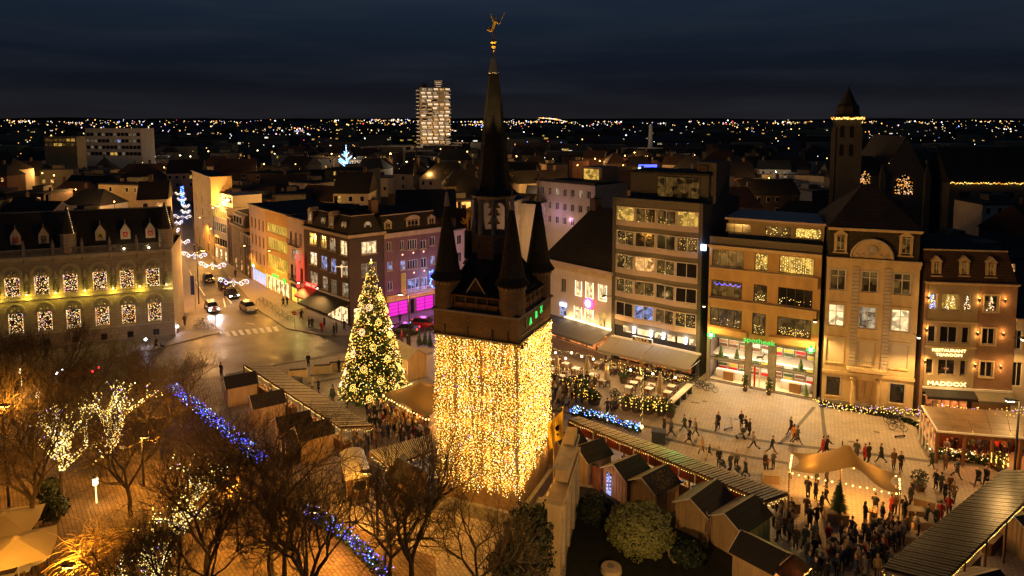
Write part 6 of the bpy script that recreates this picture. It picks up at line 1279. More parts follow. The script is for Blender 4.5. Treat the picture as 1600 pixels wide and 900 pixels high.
# ------------------------------------------------ stretch tents
def tent(label, corners, zs, peak, zpk, power, col=(1, .48, .12), nb=16, sharp=1.7):
    P = [gp(*c) for c in corners]; pk = gp(*peak); r = thing('stretch_tent', label, 'tent', (pk.x, pk.y, 0)); n = 22; vs = []
    for j in range(n+1):
        for i in range(n+1):
            u, v = i/n, j/n; e = 1-.10*sin(pi*u)*(1 if v in (0, 1) else 0)
            uu = u+.16*(sin(pi*v))*(.5-u)*abs(2*u-1)**2; vv = v+.16*(sin(pi*u))*(.5-v)*abs(2*v-1)**2
            q = P[0].lerp(P[1], uu).lerp(P[3].lerp(P[2], uu), vv); zb = (zs[0]*(1-u)+zs[1]*u)*(1-v)+(zs[3]*(1-u)+zs[2]*u)*v
            dd = hypot(q.x-pk.x, q.y-pk.y); z = zb+.10*sin(pi*u)*abs(2*v-1)-.12*sin(pi*v)*abs(2*u-1)+(zpk-zb)*(.7*math.exp(-dd/sharp)+.3*math.exp(-(dd/2.3)**2))+.25*sin(pi*u)*sin(pi*v)
            q.y -= 2.1*sin(pi*u)*(1-v)**2
            z += .05*noise.noise(Vector((q.x*.9, q.y*.9, 0)))
            vs.append((q.x-pk.x, q.y-pk.y, z))
    fs = [(j*(n+1)+i, j*(n+1)+i+1, (j+1)*(n+1)+i+1, (j+1)*(n+1)+i) for j in range(n) for i in range(n)]
    mb = MB(); mb.add(vs, fs, 'canvas'); mb.smooth = True; part('canvas', mb, r)
    part('pole', MB().tube((0, 0, 0), (0, 0, zpk-.1), .06, .05, 'wood_brown', 8), r)
    for c, z in zip(P, zs): part('pole', MB().tube((c.x-pk.x, c.y-pk.y, 0), (c.x-pk.x, c.y-pk.y, z+.25), .05, .05, 'wood_brown', 8), r)
    for k in range(4):
        a, b = P[k], P[(k+1) % 4]; za, zb = zs[k], zs[(k+1) % 4]
        for i in range(nb):
            t = (i+.5)/nb; q = a.lerp(b, t); z = za*(1-t)+zb*t-.1-.1*abs(sin(t*pi*4))
            if k in (0, 3) or i % 2 == 0: part('festoon_bulb', MB().octa((q.x-pk.x, q.y-pk.y, z), .085, 'lamp_orange' if i % 3 == 0 else 'bulb_warm'), r)
    for q in P:
        w_ = (q+pk)/2; lamp((w_.x, w_.y, 2.35), power, col, .2)
    lamp((pk.x+.4, pk.y, 2.7), power*1.3, col, .2)
    for c, z in zip(P, zs): part('light_string', bulbs(MB(), [(c.x-pk.x, c.y-pk.y, .4+(z-.3)*i/12) for i in range(13)], .05, ['bulb_amber', 'bulb_warm']), r)
    return r, P, pk
t1 = tent('big tan stretch tent with a central peak and orange festoon bulbs', [(1232, 770), (1404, 820), (1403, 788), (1236, 748)], [1.9, 2.6, 2.5, 2.3], (1312, 784), 5.3, 240, (1, .42, .07), sharp=1.25)
t2 = tent('smaller tan stretch tent between the Christmas tree and the belfry', [(598, 652), (668, 690), (740, 660), (655, 630)], [2.5, 2.3, 2.6, 2.7], (657, 660), 4.4, 170, (1, .42, .07))
# ------------------------------------------------ covered wagon, cabin, bins, boxes
a = gp(542, 787); b = gp(579, 780); c = gp(503, 764); d = (b-a); Lw = d.length; d.normalize(); n = Vector((-d.y, d.x, 0)); Dw = (c-a).dot(n); Dw = max(Dw, 4.2)
M = Matrix(((d.x, n.x, 0, a.x), (d.y, n.y, 0, a.y), (0, 0, 1, 0), (0, 0, 0, 1)))
wg = thing('showman_wagon', 'dark round roofed wagon with a pale curved top beside the left huts', 'wagon', M)
mb = MB(); mb.box(0, Lw, 0, Dw, .45, 2.05, 'wood_brown'); part('body', mb, wg)
for y in (.8, Dw-.8):
    for x in (.02, Lw-.02): part('wheel', MB(Matrix.Translation((x, y, .36)) @ Matrix.Rotation(pi/2, 4, 'Y')).lathe((0, 0), [(.36, -.05), (.36, .05), (.12, .06), (.001, .06)], 'tyre', 14), wg)
mb = MB(); nn = 10; vs = [(Lw/2-(Lw/2+.12)*cos(pi*i/nn), yy, 2.05+.55*sin(pi*i/nn)) for yy in (-.15, Dw+.15) for i in range(nn+1)]
mb.add(vs, [(i, i+1, nn+2+i, nn+1+i) for i in range(nn)]+[tuple(range(nn, -1, -1)), tuple(range(nn+1, 2*nn+2))], 'slat_paint'); part('curved_roof', mb, wg)
window(wg, (Lw*.3, Lw*.85, .9, 1.85), 1, 1, inset=-.1, pane='glass_dark'); part('trim', MB().path([(.02, -.02, .5), (.02, -.02, 2.05), (Lw-.02, -.02, 2.05), (Lw-.02, -.02, .5)], .03, 'frame_white', 4), wg)
for y in (1.0, 2.4, 3.6): part('side_window', MB().box(-.04, -.005, y, y+.5, 1.1, 1.7, 'room_dim'), wg)
mb = MB(); mb.box(0, 1.5, 0, 1.5, 0, 2.3, 'black_paint'); cb_ = thing('cabin', 'small black cabin with white edge strips behind the left huts', 'cabin', TR(gp(440, 724), radians(-14))); part('wall', mb, cb_); part('roof', MB().box(-.08, 1.58, -.08, 1.58, 2.302, 2.4, 'roof_dark'), cb_); part('edge_strip', MB().box(.0, .06, -.03, -.004, .1, 2.2, 'frame_white').box(.45, .5, -.03, -.004, .1, 2.2, 'frame_white'), cb_)
def pbox(label, x, y, w, d_, h, m='wood_pale', rz=0, cat='planter box', tree=0):
    r = thing('planter_box', label, cat, TR(gp(x, y), rz)); mb = MB(); mb.box(-w/2, w/2, -d_/2, d_/2, 0, h-.03, m); part('box', mb, r); part('rim', MB().box(-w/2-.04, w/2+.04, -d_/2-.04, d_/2+.04, h-.028, h, 'roof_board'), r); return r
pbox('wooden ballast box at the foot of the tent centre pole', 1306, 813, 1.6, 1.1, .8, rz=radians(-10))
pbox('pair of pale wooden boxes left of the big tent', 1204, 752, 1.3, .9, .75, rz=radians(-10)); pbox('pale wooden box below the pair left of the big tent', 1237, 796, .9, 1.2, .8)
for i, (x, y) in enumerate(((1427, 806), (1444, 790), (1399, 828), (1440, 824), (1412, 846))): pbox('low wooden bench box beside the right tent pole', x, y, 1.5, .7, .6, 'wood_pale', radians(random.uniform(-30, 10)), 'bench box')
for i, (x, y, w) in enumerate(((1112-0, 700, 0),)): pass
for i, (x, y) in enumerate(((466, 590), (504, 583), (528, 578))):
    r = thing('concrete_barrier', 'cream concrete barrier block between the road and the Christmas tree', 'barrier', TR(gp(x, y), radians(12))); part('block', MB().box(-1.15, 1.15, -.3, .3, 0, 1.0, 'stone_cream').box(-1.0, 1.0, -.22, .22, 1.001, 1.05, 'soil'), r)
# wheelie bins
for x, y, lb in ((1029, 692, 'dark waste container beside the long canopy'), (462, 607, 'dark bin behind the brown left canopy')):
    r = thing('waste_bin', lb, 'bin', TR(gp(x, y), radians(-15))); part('body', MB().box(-.65, .65, -.45, .45, .12, 1.15, 'plastic_dark'), r); part('lid', MB().box(-.7, .7, -.5, .5, 1.152, 1.26, 'plastic_dark'), r)
    for s in (-.5, .5): part('wheel', MB().cyl((s, -.3), .1, .1, 0, .12, 'tyre', 8), r)
# ------------------------------------------------ restaurant terrace
def chair_proto(label):
    r = thing('terrace_chair', label, 'chair'); m = 'dark_metal'
    part('seat', MB().box(-.22, .22, -.22, .22, .43, .47, 'wood_brown'), r); part('backrest', MB().box(-.22, .22, .2, .24, .55, .88, 'wood_brown'), r)
    for s in (-1, 1):
        part('leg', MB().box(s*.2-.02, s*.2+.02, -.22, -.18, 0, .43, m), r); part('leg', MB().box(s*.2-.02, s*.2+.02, .18, .22, 0, .9, m), r)
    return r
def table_proto(label):
    r = thing('terrace_table', label, 'table'); part('top', MB().box(-.42, .42, -.42, .42, .72, .76, 'white_paint'), r)
    for a in (-1, 1):
        for b in (-1, 1): part('leg', MB().box(a*.36-.025, a*.36+.025, b*.36-.025, b*.36+.025, 0, .72, 'dark_metal'), r)
    return r
tp = None; cp = None
tabs = [(857, 590), (865, 586), (877, 596), (869, 603), (926, 594), (942, 603), (990, 607), (999, 600), (982, 614), (1014, 616), (1018, 610), (1043, 622), (1049, 612), (906, 598), (1030, 590), (1062, 596), (1046, 584), (900, 584), (884, 576), (958, 583), (1010, 588), (870, 570), (935, 575), (975, 590)]
for i, (x, y) in enumerate(tabs):
    M = TR(gp(x, y), radians(random.uniform(-40, -15)))
    if tp is None: tp = table_proto('square white terrace table in front of the restaurants'); tp.matrix_world = M; tp['group'] = 'tables on the restaurant terrace'
    else: dup(tp, M)
    for a in random.sample([0, 1, 2, 3], 3 if i % 2 else 2):
        Mc = M @ Matrix.Rotation(a*pi/2, 4, 'Z') @ Matrix.Translation((0, .62, 0))
        if cp is None: cp = chair_proto('dark terrace chair at the white tables'); cp.matrix_world = Mc; cp['group'] = 'chairs on the restaurant terrace'
        else: dup(cp, Mc)
def parasol_closed(label, x, y, h=2.6):
    r = thing('closed_parasol', label, 'parasol', (*gp(x, y).xy, 0)); part('pole', MB().cyl((0, 0), .04, .04, 0, h+.2, 'frame_white', 6), r); part('base', MB().box(-.4, .4, -.4, .4, 0, .08, 'stone_grey'), r)
    part('folded_cover', MB().lathe((0, 0), [(.2, .35), (.34, .5), (.3, 1.6), (.22, h-.1), (.06, h+.1)], 'canvas_cream', 9), r)
for a in (('folded cream parasol standing beside the belfry lights', 870, 590), ('folded cream parasol between the two awnings', 948, 602), ('folded cream parasol among the tables near the light pole', 1031, 620), ('short folded cream parasol behind the left planters', 917, 592)): parasol_closed(*a)
def shrub_mesh(r, h, n, m='leaf_dark', s=.09, z0=.5, seed=0):
    rd = random.Random(seed); mb = MB()
    for i in range(n):
        u = rd.random()**.4; th_, ph_ = rd.uniform(0, 2*pi), rd.uniform(-1, 1); c = Vector((r*u*cos(th_)*sqrt(1-ph_**2), r*u*sin(th_)*sqrt(1-ph_**2), z0+h/2+h/2*u*ph_)); a = Vector((rd.gauss(0, 1), rd.gauss(0, 1), rd.gauss(0, 1))).normalized()*s; b = a.cross(Vector((rd.gauss(0, 1), rd.gauss(0, 1), 1))).normalized()*s*.7
        mb.add([c-a, c+b, c+a, c-b], [(0, 1, 2, 3)], m)
    return mb
def planter(label, x, y, r=.55, h=1.0, lit=None, pot='terracotta', grp='planters edging the terrace', ph=.55):
    t = thing('planter', label, 'planter', (*gp(x, y).xy, 0), grp); part('pot', MB().lathe((0, 0), [(r*.55, 0), (r*.8, ph-.05), (r*.86, ph)], pot, 12), t)
    part('shrub', shrub_mesh(r, h, 260, s=.1, z0=ph-.05, seed=int(x)), t, kind='stuff')
    if lit: part('light_string', bulbs(MB(), [(r*.9*cos(k*.9), r*.9*sin(k*.9), ph+.1+h*.75*((k*7) % 11)/11) for k in range(lit)], .06, ['bulb_gold', 'bulb_amber', 'bulb_warm'], [5, 3, 1]), t, kind='stuff')
for i, (x, y, l) in enumerate(((888, 612, 16), (897, 618, 14), (909, 605, 12), (914, 622, 16), (926, 630, 14), (893, 606, 14), (921, 620, 14), (978, 640, 22), (985, 636, 22), (994, 643, 18), (1005, 641, 18), (1012, 646, 22), (1022, 640, 22), (1033, 648, 26), (1041, 642, 20), (905, 628, 14))): planter('pot with shrub wound in yellow lights on the terrace edge', x, y, .75, .95, l+2)
for lb, x, y in (('bigger unlit cone shrub in a pot between the two terraces', 961, 637), ('small unlit pot shrub at the terrace gap', 974, 598), ('unlit pot shrub at the lower terrace corner', 1047, 651), ('dark pot shrub below the lit planters on the left terrace', 931, 632)): planter(lb, x, y, .65, 1.7 if x == 961 else 1.0)
for lb, x, y in (('slim potted tree left of the pharmacy door', 1164, 611), ('slim potted tree right of the pharmacy door', 1201, 617)): planter(lb, x, y, .38, 1.7, 12, ph=.4, grp='potted trees at the pharmacy door')
for lb, x, y in (('fir sapling in a pot right of the big tent', 1436, 765), ('potted shrub with a glowing light wreath by the glass pavilion', 1561, 735)): planter(lb, x, y, .7, 1.3, 60 if x > 1500 else None, ph=.5)
# festooned lines over the terrace and the square
def festoon(label, pts, sag, step=.28, mats=('bulb_gold', 'bulb_warm'), r=.05, cat='string lights', jit=.0, grp=None):
    t = thing('string_lights', label, cat, (0, 0, 0), grp); mb = MB(); P = []
    for a, b in zip(pts, pts[1:]):
        a = Vector(a); b = Vector(b); n = max(6, int((b-a).length/step)); prev = None
        for i in range(n+1):
            q = a.lerp(b, i/n); q.z -= sag*4*(i/n)*(1-i/n)
            if prev is not None: mb.tube(prev, q, .008, .008, 'black_paint', 3, False)
            prev = q; P.append((q.x+random.uniform(-jit, jit), q.y+random.uniform(-jit, jit), q.z-.05+random.uniform(-jit, jit)))
    part('cable', mb, t); part('bulbs', bulbs(MB(), P, r, list(mats)), t, kind='stuff'); return t
for lb, a, b, z0, z1, sg_ in (('lights along the front edge of the grey awnings', (852, 541), (928, 556), 2.5, 2.5, .15), ('lights along the front edge of the tan awnings', (937, 560), (1079, 589), 2.5, 2.5, .15), ('second lower row of lights under the tan awnings', (945, 566), (1075, 594), 2.3, 2.3, .35), ('lights hanging across the back of the left terrace', (850, 565), (935, 575), 2.3, 2.3, .5), ('lights hanging low across the left terrace', (850, 576), (930, 588), 2.0, 2.0, .6)):
    festoon(lb, [gp(*a, z0), gp(*b, z1)], sg_, .24, r=.042, jit=.12)
for i, (x, y) in enumerate(((868, 551), (884, 560), (893, 551), (909, 557), (927, 561), (950, 572), (985, 578), (1020, 584), (1055, 590))):
    q = gp(x, y, 2.25); t = thing('globe_lamp', 'round glowing globe lamp hanging under the terrace awnings', 'globe lamp', tuple(q), 'globe lamps under the awnings'); part('globe', MB().ball((0, 0, 0), .13, 'lamp_warm', 8, 6), t); part('cord', MB().tube((0, 0, .12), (0, 0, .5), .01, .01, 'black_paint', 3), t); lamp(tuple(q-Vector((0, .3, .1))), 75, (1, .6, .25), .12)
# slender lamp pole wound with lights
p = gp(1002, 672); r = thing('light_pole', 'slender pole wound with small lights standing at the end of the blue hedge', 'pole', (p.x, p.y, 0)); part('pole', MB().cyl((0, 0), .07, .05, 0, 6.0, 'dark_metal', 8), r); part('light_string', bulbs(MB(), [(.1*cos(k), .1*sin(k), .4+k*.12) for k in range(46)], .04, ['bulb_gold', 'bulb_warm']), r); part('glowing_foot', MB().ball((0, 0, .35), .22, 'bulb_warm', 8, 6), r)
festoon('lights running from the slender pole to the tan awnings', [(p.x, p.y, 6), gp(1000, 573, 2.8)], .4, .3)
mb = MB(); a, b = gp(1046, 643), gp(1078, 613); d = (b-a).normalized(); n = Vector((-d.y, d.x, 0))*.35
mb.add([tuple(a+n+Vector((0, 0, .9))), tuple(b+n+Vector((0, 0, .9))), tuple(b-n+Vector((0, 0, .9))), tuple(a-n+Vector((0, 0, .9))), tuple(a+n+Vector((0, 0, 1))), tuple(b+n+Vector((0, 0, 1))), tuple(b-n+Vector((0, 0, 1))), tuple(a-n+Vector((0, 0, 1)))], [(0, 1, 2, 3), (7, 6, 5, 4), (0, 4, 5, 1), (1, 5, 6, 2), (2, 6, 7, 3), (3, 7, 4, 0)], 'slat_paint')
r = thing('terrace_screen', 'long white topped terrace divider at the end of the lit planters', 'divider', (0, 0, 0)); part('top_board', mb, r)
for t in (.05, .35, .65, .95): q = a.lerp(b, t); part('foot', MB().box(q.x-.25, q.x+.25, q.y-.25, q.y+.25, 0, .89, 'plastic_dark'), r)
# ------------------------------------------------ glass pavilion at the right
z_ = 3.0; P0, P1, P2, P3 = gp(1465, 674, z_), gp(1640, 688, z_), gp(1640, 646, z_+.5), gp(1440, 634, z_+.5)
pv = thing('glass_pavilion', 'low glazed restaurant pavilion with a shiny brown roof and people in red light inside', 'pavilion', (0, 0, 0))
n = 6; m_ = 4
for i in range(n):
    for j in range(m_):
        q = lambda u, v: P0.lerp(P1, u).lerp(P3.lerp(P2, u), v); c4_ = [q((i+.01)/n, (j+.01)/m_), q((i+.99)/n, (j+.01)/m_), q((i+.99)/n, (j+.99)/m_), q((i+.01)/n, (j+.99)/m_)]
        part('roof_panel', MB().add([tuple(k) for k in c4_]+[tuple(k-Vector((0, 0, .06))) for k in c4_], [(0, 1, 2, 3), (7, 6, 5, 4), (0, 4, 5, 1), (1, 5, 6, 2), (2, 6, 7, 3), (3, 7, 4, 0)], 'roof_shiny'), pv)
mb = MB(); mb.path([tuple(P3), tuple(P0), tuple(P1)], .1, 'frame_white', 4); part('gutter', mb, pv)
mb = MB(); mb.add([(P0.x, P0.y, z_-.45), (P1.x, P1.y, z_-.45), (P1.x, P1.y, z_-.05), (P0.x, P0.y, z_-.05)], [(0, 1, 2, 3), (3, 2, 1, 0)], 'wood_brown'); part('fascia', mb, pv)
for k in range(5):
    q = P0.lerp(P1, k/4); part('post', MB().box(q.x-.12, q.x+.12, q.y-.1, q.y+.1, 0, z_-.06, 'wood_brown'), pv); q = P0.lerp(P3, (k+1)/5); part('post', MB().box(q.x-.08, q.x+.08, q.y-.08, q.y+.08, 0, z_, 'frame_white'), pv)
bk = P3.lerp(P0, .25), P2.lerp(P1, .25); mb = MB(); mb.add([(bk[0].x, bk[0].y, 0), (bk[1].x, bk[1].y, 0), (bk[1].x, bk[1].y, 3), (bk[0].x, bk[0].y, 3)], [(0, 1, 2, 3), (3, 2, 1, 0)], 'wood_red'); part('back_wall', mb, pv)
for u in (.15, .4, .65, .9):
    q = P0.lerp(P1, u).lerp(P3.lerp(P2, u), .35); lamp((q.x, q.y, 2.3), 130, (1, .3, .08), .2); part('heater', MB().box(q.x-.5, q.x+.5, q.y-.1, q.y+.1, 2.5, 2.6, 'lamp_orange'), pv)
for i in range(5):
    q = gp(1462-i*10, 704-i*15); q2 = P0.lerp(P3, (i+.5)/5); part('side_pane', MB().add([(P0.lerp(P3, i/5).x, P0.lerp(P3, i/5).y, .9), (P0.lerp(P3, (i+1)/5).x, P0.lerp(P3, (i+1)/5).y, .9), (P0.lerp(P3, (i+1)/5).x, P0.lerp(P3, (i+1)/5).y, 2.8), (P0.lerp(P3, i/5).x, P0.lerp(P3, i/5).y, 2.8)], [(0, 1, 2, 3)], 'room_orange'), pv)
# ------------------------------------------------ hedges
def hedge(label, pts, w, h, m='leaf_dark', lights=None, nl=0, dens=260, cat='hedge', lr=.05, ls=.13):
    P = [gp(*q) for q in pts]; r = thing('hedge', label, cat, (P[0].x, P[0].y, 0)); o = P[0]; mb = MB(); lb = MB(); pp = []
    for a, b in zip(P, P[1:]):
        d = (b-a); L_ = d.length; d.normalize(); n_ = Vector((-d.y, d.x, 0))
        for k in range(int(L_*dens)):
            t = random.random()*L_; s = random.uniform(-1, 1); z = random.random()**.6*h
            bump_ = .75+.35*noise.noise(Vector((a.x+d.x*t, a.y+d.y*t, z))*1.3)
            c = a+d*t+n_*(s*w/2*bump_)-o; c.z = z*bump_; e = Vector((random.gauss(0, 1), random.gauss(0, 1), random.gauss(0, 1))).normalized()*ls; g = e.cross(Vector((0.3, 0.2, 1))).normalized()*ls*.7
            mb.add([c-e, c+g, c+e, c-g], [(0, 1, 2, 3)], m)
        for k in range(int(L_*nl)):
            t = random.random()*L_; s = random.uniform(-1, 1); c = a+d*t+n_*(s*w*.52)-o; pp.append((c.x, c.y, h*random.uniform(.45, 1.02)))
    part('foliage', mb, r, kind='stuff')
    if pp: part('light_string', bulbs(MB(), pp, lr, *lights), r, kind='stuff')
    return r, P
BL = (['bulb_blue', 'bulb_cyan', 'bulb_violet', 'bulb_white'], [12, 5, 3, 1])
hedge('hedge covered in deep blue lights left of the hut row', [(268, 612), (330, 664), (378, 702), (418, 738)], 1.2, 1.1, lights=BL, nl=24, lr=.065)
hedge('hedge with blue lights at the bottom left of the belfry', [(478, 806), (545, 850), (606, 912)], 1.0, 1.0, lights=BL, nl=17, lr=.055)
hedge('hedge with icy blue lights behind the long pale canopy', [(893, 648), (950, 661), (1000, 677)], 1.0, .9, lights=(['bulb_cyan', 'bulb_blue', 'bulb_white'], [7, 4, 2]), nl=26, lr=.06)
for pts, c in (([(300, 640), (350, 680), (400, 722)], (.12, .15, 1)), ([(520, 832), (575, 880)], (.12, .15, 1)), ([(925, 656), (975, 670)], (.2, .35, 1))):
    for q in pts: p = gp(*q, 1.7); lamp(p, 16, c, .2)
hedge('clipped hedge row along the glass pavilion front with rope lights', [(1438, 672), (1450, 690), (1462, 716), (1560, 728)], .9, 1.1, lights=(['bulb_white', 'bulb_warm', 'bulb_gold'], None), nl=13, lr=.05)
hedge('dark low hedge below the pharmacy-side mansion behind the string lights', [(1280, 634), (1340, 644), (1400, 654), (1436, 668)], .5, .7)
for k in range(4): festoon('sagging line of lights between the pharmacy corner and the right edge', [gp(1272+3*k, 622+3*k, 1.6+.15*k), gp(1370+k*8, 634+3*k, 1.7), gp(1470+k*10, 632+2*k, 2.8+.2*k), gp(1610, 636+3*k, 3.4+.2*k)], .35, .26, ('bulb_gold', 'bulb_warm', 'bulb_gold', 'bulb_gold', 'bulb_violet'), .055, jit=.16, grp='lines of lights before the mansion')
# ================================================ Christmas tree
random.seed(31)
xp = gp(584, 622); XT = thing('christmas_tree', 'towering Christmas tree covered in golden lights and round glowing ornaments', 'Christmas tree', (xp.x, xp.y, 0))
HT, RT = 15.5, 3.65
part('trunk', MB().cyl((0, 0), .22, .06, 0, HT-.4, 'bark', 8), XT)
mb = MB(); pts = []
k = 0
while k < 1250:
    t = random.random()**.75; z = 1.1+(HT-1.5)*(1-t) if False else 1.0+(HT-1.3)*(1-sqrt(random.random())) ; rr_ = RT*(1-(z-.8)/(HT-.6))**.9*random.uniform(.72, 1.12)+.12; a = random.uniform(0, 2*pi); k += 1
    tip = Vector((rr_*cos(a), rr_*sin(a), z-rr_*.12)); root = Vector((rr_*.35*cos(a), rr_*.35*sin(a), z+rr_*.1)); d = tip-root; side = Vector((-sin(a), cos(a), 0))
    L_ = d.length; w_ = .10+.16*L_
    for q in range(5):        # needle sprays along the branch
        s0 = root+d*(q/5); s1 = root+d*((q+1.35)/5); ww = w_*(1-.14*q)
        mb.add([s0, s0+side*ww+d*.12+Vector((0, 0, -.08)), s1, s0-side*ww+d*.12+Vector((0, 0, -.08))], [(0, 1, 2, 3)], 'leaf_pine')
        up_ = Vector((0, 0, 1)); mb.add([s0-up_*ww*.5, s1, s0+up_*ww*.45], [(0, 1, 2)], 'leaf_pine')
part('branches', mb, XT, kind='stuff')
for k in range(2700):
    z = .9+(HT-1.0)*(1-sqrt(random.random()))**1.0; r_ = RT*(1-(z-.8)/(HT-.5))**.9*random.uniform(.86, 1.1)+.05; a = random.uniform(0, 2*pi); pts.append((r_*cos(a), r_*sin(a), z))
part('light_string', bulbs(MB(), pts, .050, ['bulb_gold', 'bulb_warm', 'bulb_white', 'bulb_pink', 'bulb_amber'], [54, 18, 5, 2, 22]), XT, kind='stuff')
for k in range(40):
    z = 1.2+(k/40)**1.25*11; a = k*2.4; r_ = RT*(1-(z-.8)/(HT-.5))**.9+.18; c = Vector((r_*cos(a), r_*sin(a), z)); o = Vector((cos(a), sin(a), .35)).normalized(); u = o.orthogonal().normalized(); v = o.cross(u); mb = MB()
    for i in range(14): q = c+(u*cos(2*pi*i/14)+v*sin(2*pi*i/14))*.34; mb.octa(q, .06, 'bulb_gold' if k % 4 else 'bulb_pink')
    for i in range(7): q = c+(u*cos(2*pi*i/7)+v*sin(2*pi*i/7))*.17; mb.octa(q, .05, 'bulb_warm')
    part('ring_ornament', mb, XT)
part('tree_top_star', MB().octa((0, 0, HT), .2, 'bulb_gold').octa((0, 0, HT+.3), .1, 'bulb_white'), XT)
for z, r_, p in ((1.2, 4.9, 80), (3.5, 3.9, 60), (7, 2.9, 40), (10.5, 2.0, 26)):
    for k in range(5): a = 2*pi*k/5+z; lamp((xp.x+r_*cos(a), xp.y+r_*sin(a), z+.5), p, (1, .62, .2), .25)
# ================================================ bare trees
def bare(label, x, y, h, seed, lit=0, m='twig', dens=1.0, grp='bare plane trees', spread=1.0, bark='bark', litz=(.12, .75), depth=6, ltmats=('bulb_gold', 'bulb_warm', 'bulb_white', 'bulb_violet')):
    rd = random.Random(seed); p = gp(x, y); r = thing('bare_tree', label, 'tree', (p.x, p.y, 0), grp); mb = MB(); tw = MB(); lp = []
    def grow(a, d, L, rad, lev):
        n = 3; prev = a; dd = d.copy()
        for i in range(n):
            dd = (dd+Vector((rd.gauss(0, .13), rd.gauss(0, .13), rd.gauss(.03, .08)))).normalized(); q = prev+dd*L/n; r0 = rad*(1-.22*i/n); r1 = rad*(1-.22*(i+1)/n)
            (mb if lev < 3 else tw).tube(prev, q, r0, r1, bark if lev < 3 else m, 6 if lev < 2 else 4 if lev < 3 else 3, False)
            if lit and lev < 4 and (a.z > h*litz[0] or lev > 0):
                k = int(L/n*{0: 22, 1: 24, 2: 16, 3: 4}[lev]*lit)
                for _ in range(k): t = rd.random(); o = Vector((rd.gauss(0, 1), rd.gauss(0, 1), rd.gauss(0, 1))).normalized()*(rad+.06); lp.append(tuple(prev.lerp(q, t)+o))
            if lev >= 1 and lev < depth-1 and rd.random() < .5*dens:
                s = dd.orthogonal().normalized(); s = (Matrix.Rotation(rd.uniform(0, 2*pi), 3, dd) @ s); grow(q, (dd*.75+s*.75*spread+Vector((0, 0, .12))).normalized(), L*rd.uniform(.5, .7), r1*.55, lev+1)
            prev = q
        if lev < depth:
            kk = 4 if lev == 0 else 2 if rd.random() < .75 else 3
            for j in range(kk):
                s = dd.orthogonal().normalized(); s = Matrix.Rotation(2*pi*j/kk+rd.uniform(-.6, .6), 3, dd) @ s
                grow(prev, (dd+s*rd.uniform(.45, .85)*spread+Vector((0, 0, .15))).normalized(), L*rd.uniform(.66, .84), rad*.62, lev+1)
    grow(Vector((0, 0, 0)), Vector((0, 0, 1)), h*.27, .018*h, 0)
    part('trunk', mb, r); part('twigs', tw, r, kind='stuff')
    if lit: part('light_string', bulbs(MB(), lp, .055, list(ltmats), [5, 4, 2, .35]), r, kind='stuff')
    return r
PT = [bare('lit tree wrapped in warm lights left of the blue hedge, trunk glowing', 158, 745, 12.5, 2, 1.5, spread=1.2, litz=(.1, 1)), bare('lit tree with wide fork of warm lights at the lower left', 262, 900, 11, 3, 1.3, spread=1.35, litz=(.1, 1))]+[bare(l, x, y, h, sd, 0, dens=.8, depth=7) for l, x, y, h, sd in (('dark bare tree in front of the left end of the town hall', 20, 660, 11.5, 6), ('tall dark bare tree at the bottom, left of centre', 425, 905, 13, 9), ('dark bare tree at the bottom between hedge and belfry', 500, 1010, 12, 12))]
for lb, x, y, s_, k, rz in (('lit tree with few lights at the lower left', 95, 800, .95, 0, 2), ('lit tree with faint lights cut by the bottom edge', 270, 985, .7, 0, 4), ('bare tree with wide crown before the town hall middle', 95, 655, 1.0, 2, 1), ('bare tree reaching over the town hall lower windows', 235, 690, .85, 3, 2), ('bare tree before the second town hall bay', 45, 700, .95, 4, 4), ('bare tree near the grey pavement left of the road bend', 160, 660, .8, 4, 1),
  ('bare tree between the blue hedge and black cabin', 330, 800, .85, 4, 3), ('bare tree before the belfry foot, left side', 640, 950, .98, 3, 4), ('bare tree before the belfry foot, right side', 745, 965, .75, 2, 3),  ('bare tree beside the road corner', 300, 650, .62, 4, 0), ('bare tree overhanging the low lamp columns', 55, 850, .9, 3, 1), ('bare tree above the small black roofed hut', 600, 905, .72, 4, 5), ('bare tree in the bottom left park centre', 330, 930, .95, 2, 4), ('bare tree at the left picture edge', -10, 760, .95, 3, 5), ('fine twigged bare tree between the lit trees', 205, 810, .85, 2, 0), ('fine twigged bare tree left of the bottom blue hedge', 440, 930, .9, 2, 2), ('fine twigged bare tree over the upper end of the blue hedge', 250, 720, .75, 2, 4), ('fine twigged bare tree behind the bottom centre lamp', 400, 850, .7, 4, 1), ('fine twigged bare tree right of the bottom blue hedge', 610, 930, .8, 2, 3), ('fine twigged bare tree at the bottom edge left of centre', 310, 1010, .85, 2, 1), ('fine twigged bare tree near the third lamp column', 60, 760, .8, 2, 5)): dup(PT[k], TR(gp(x, y), rz, s_), lb)
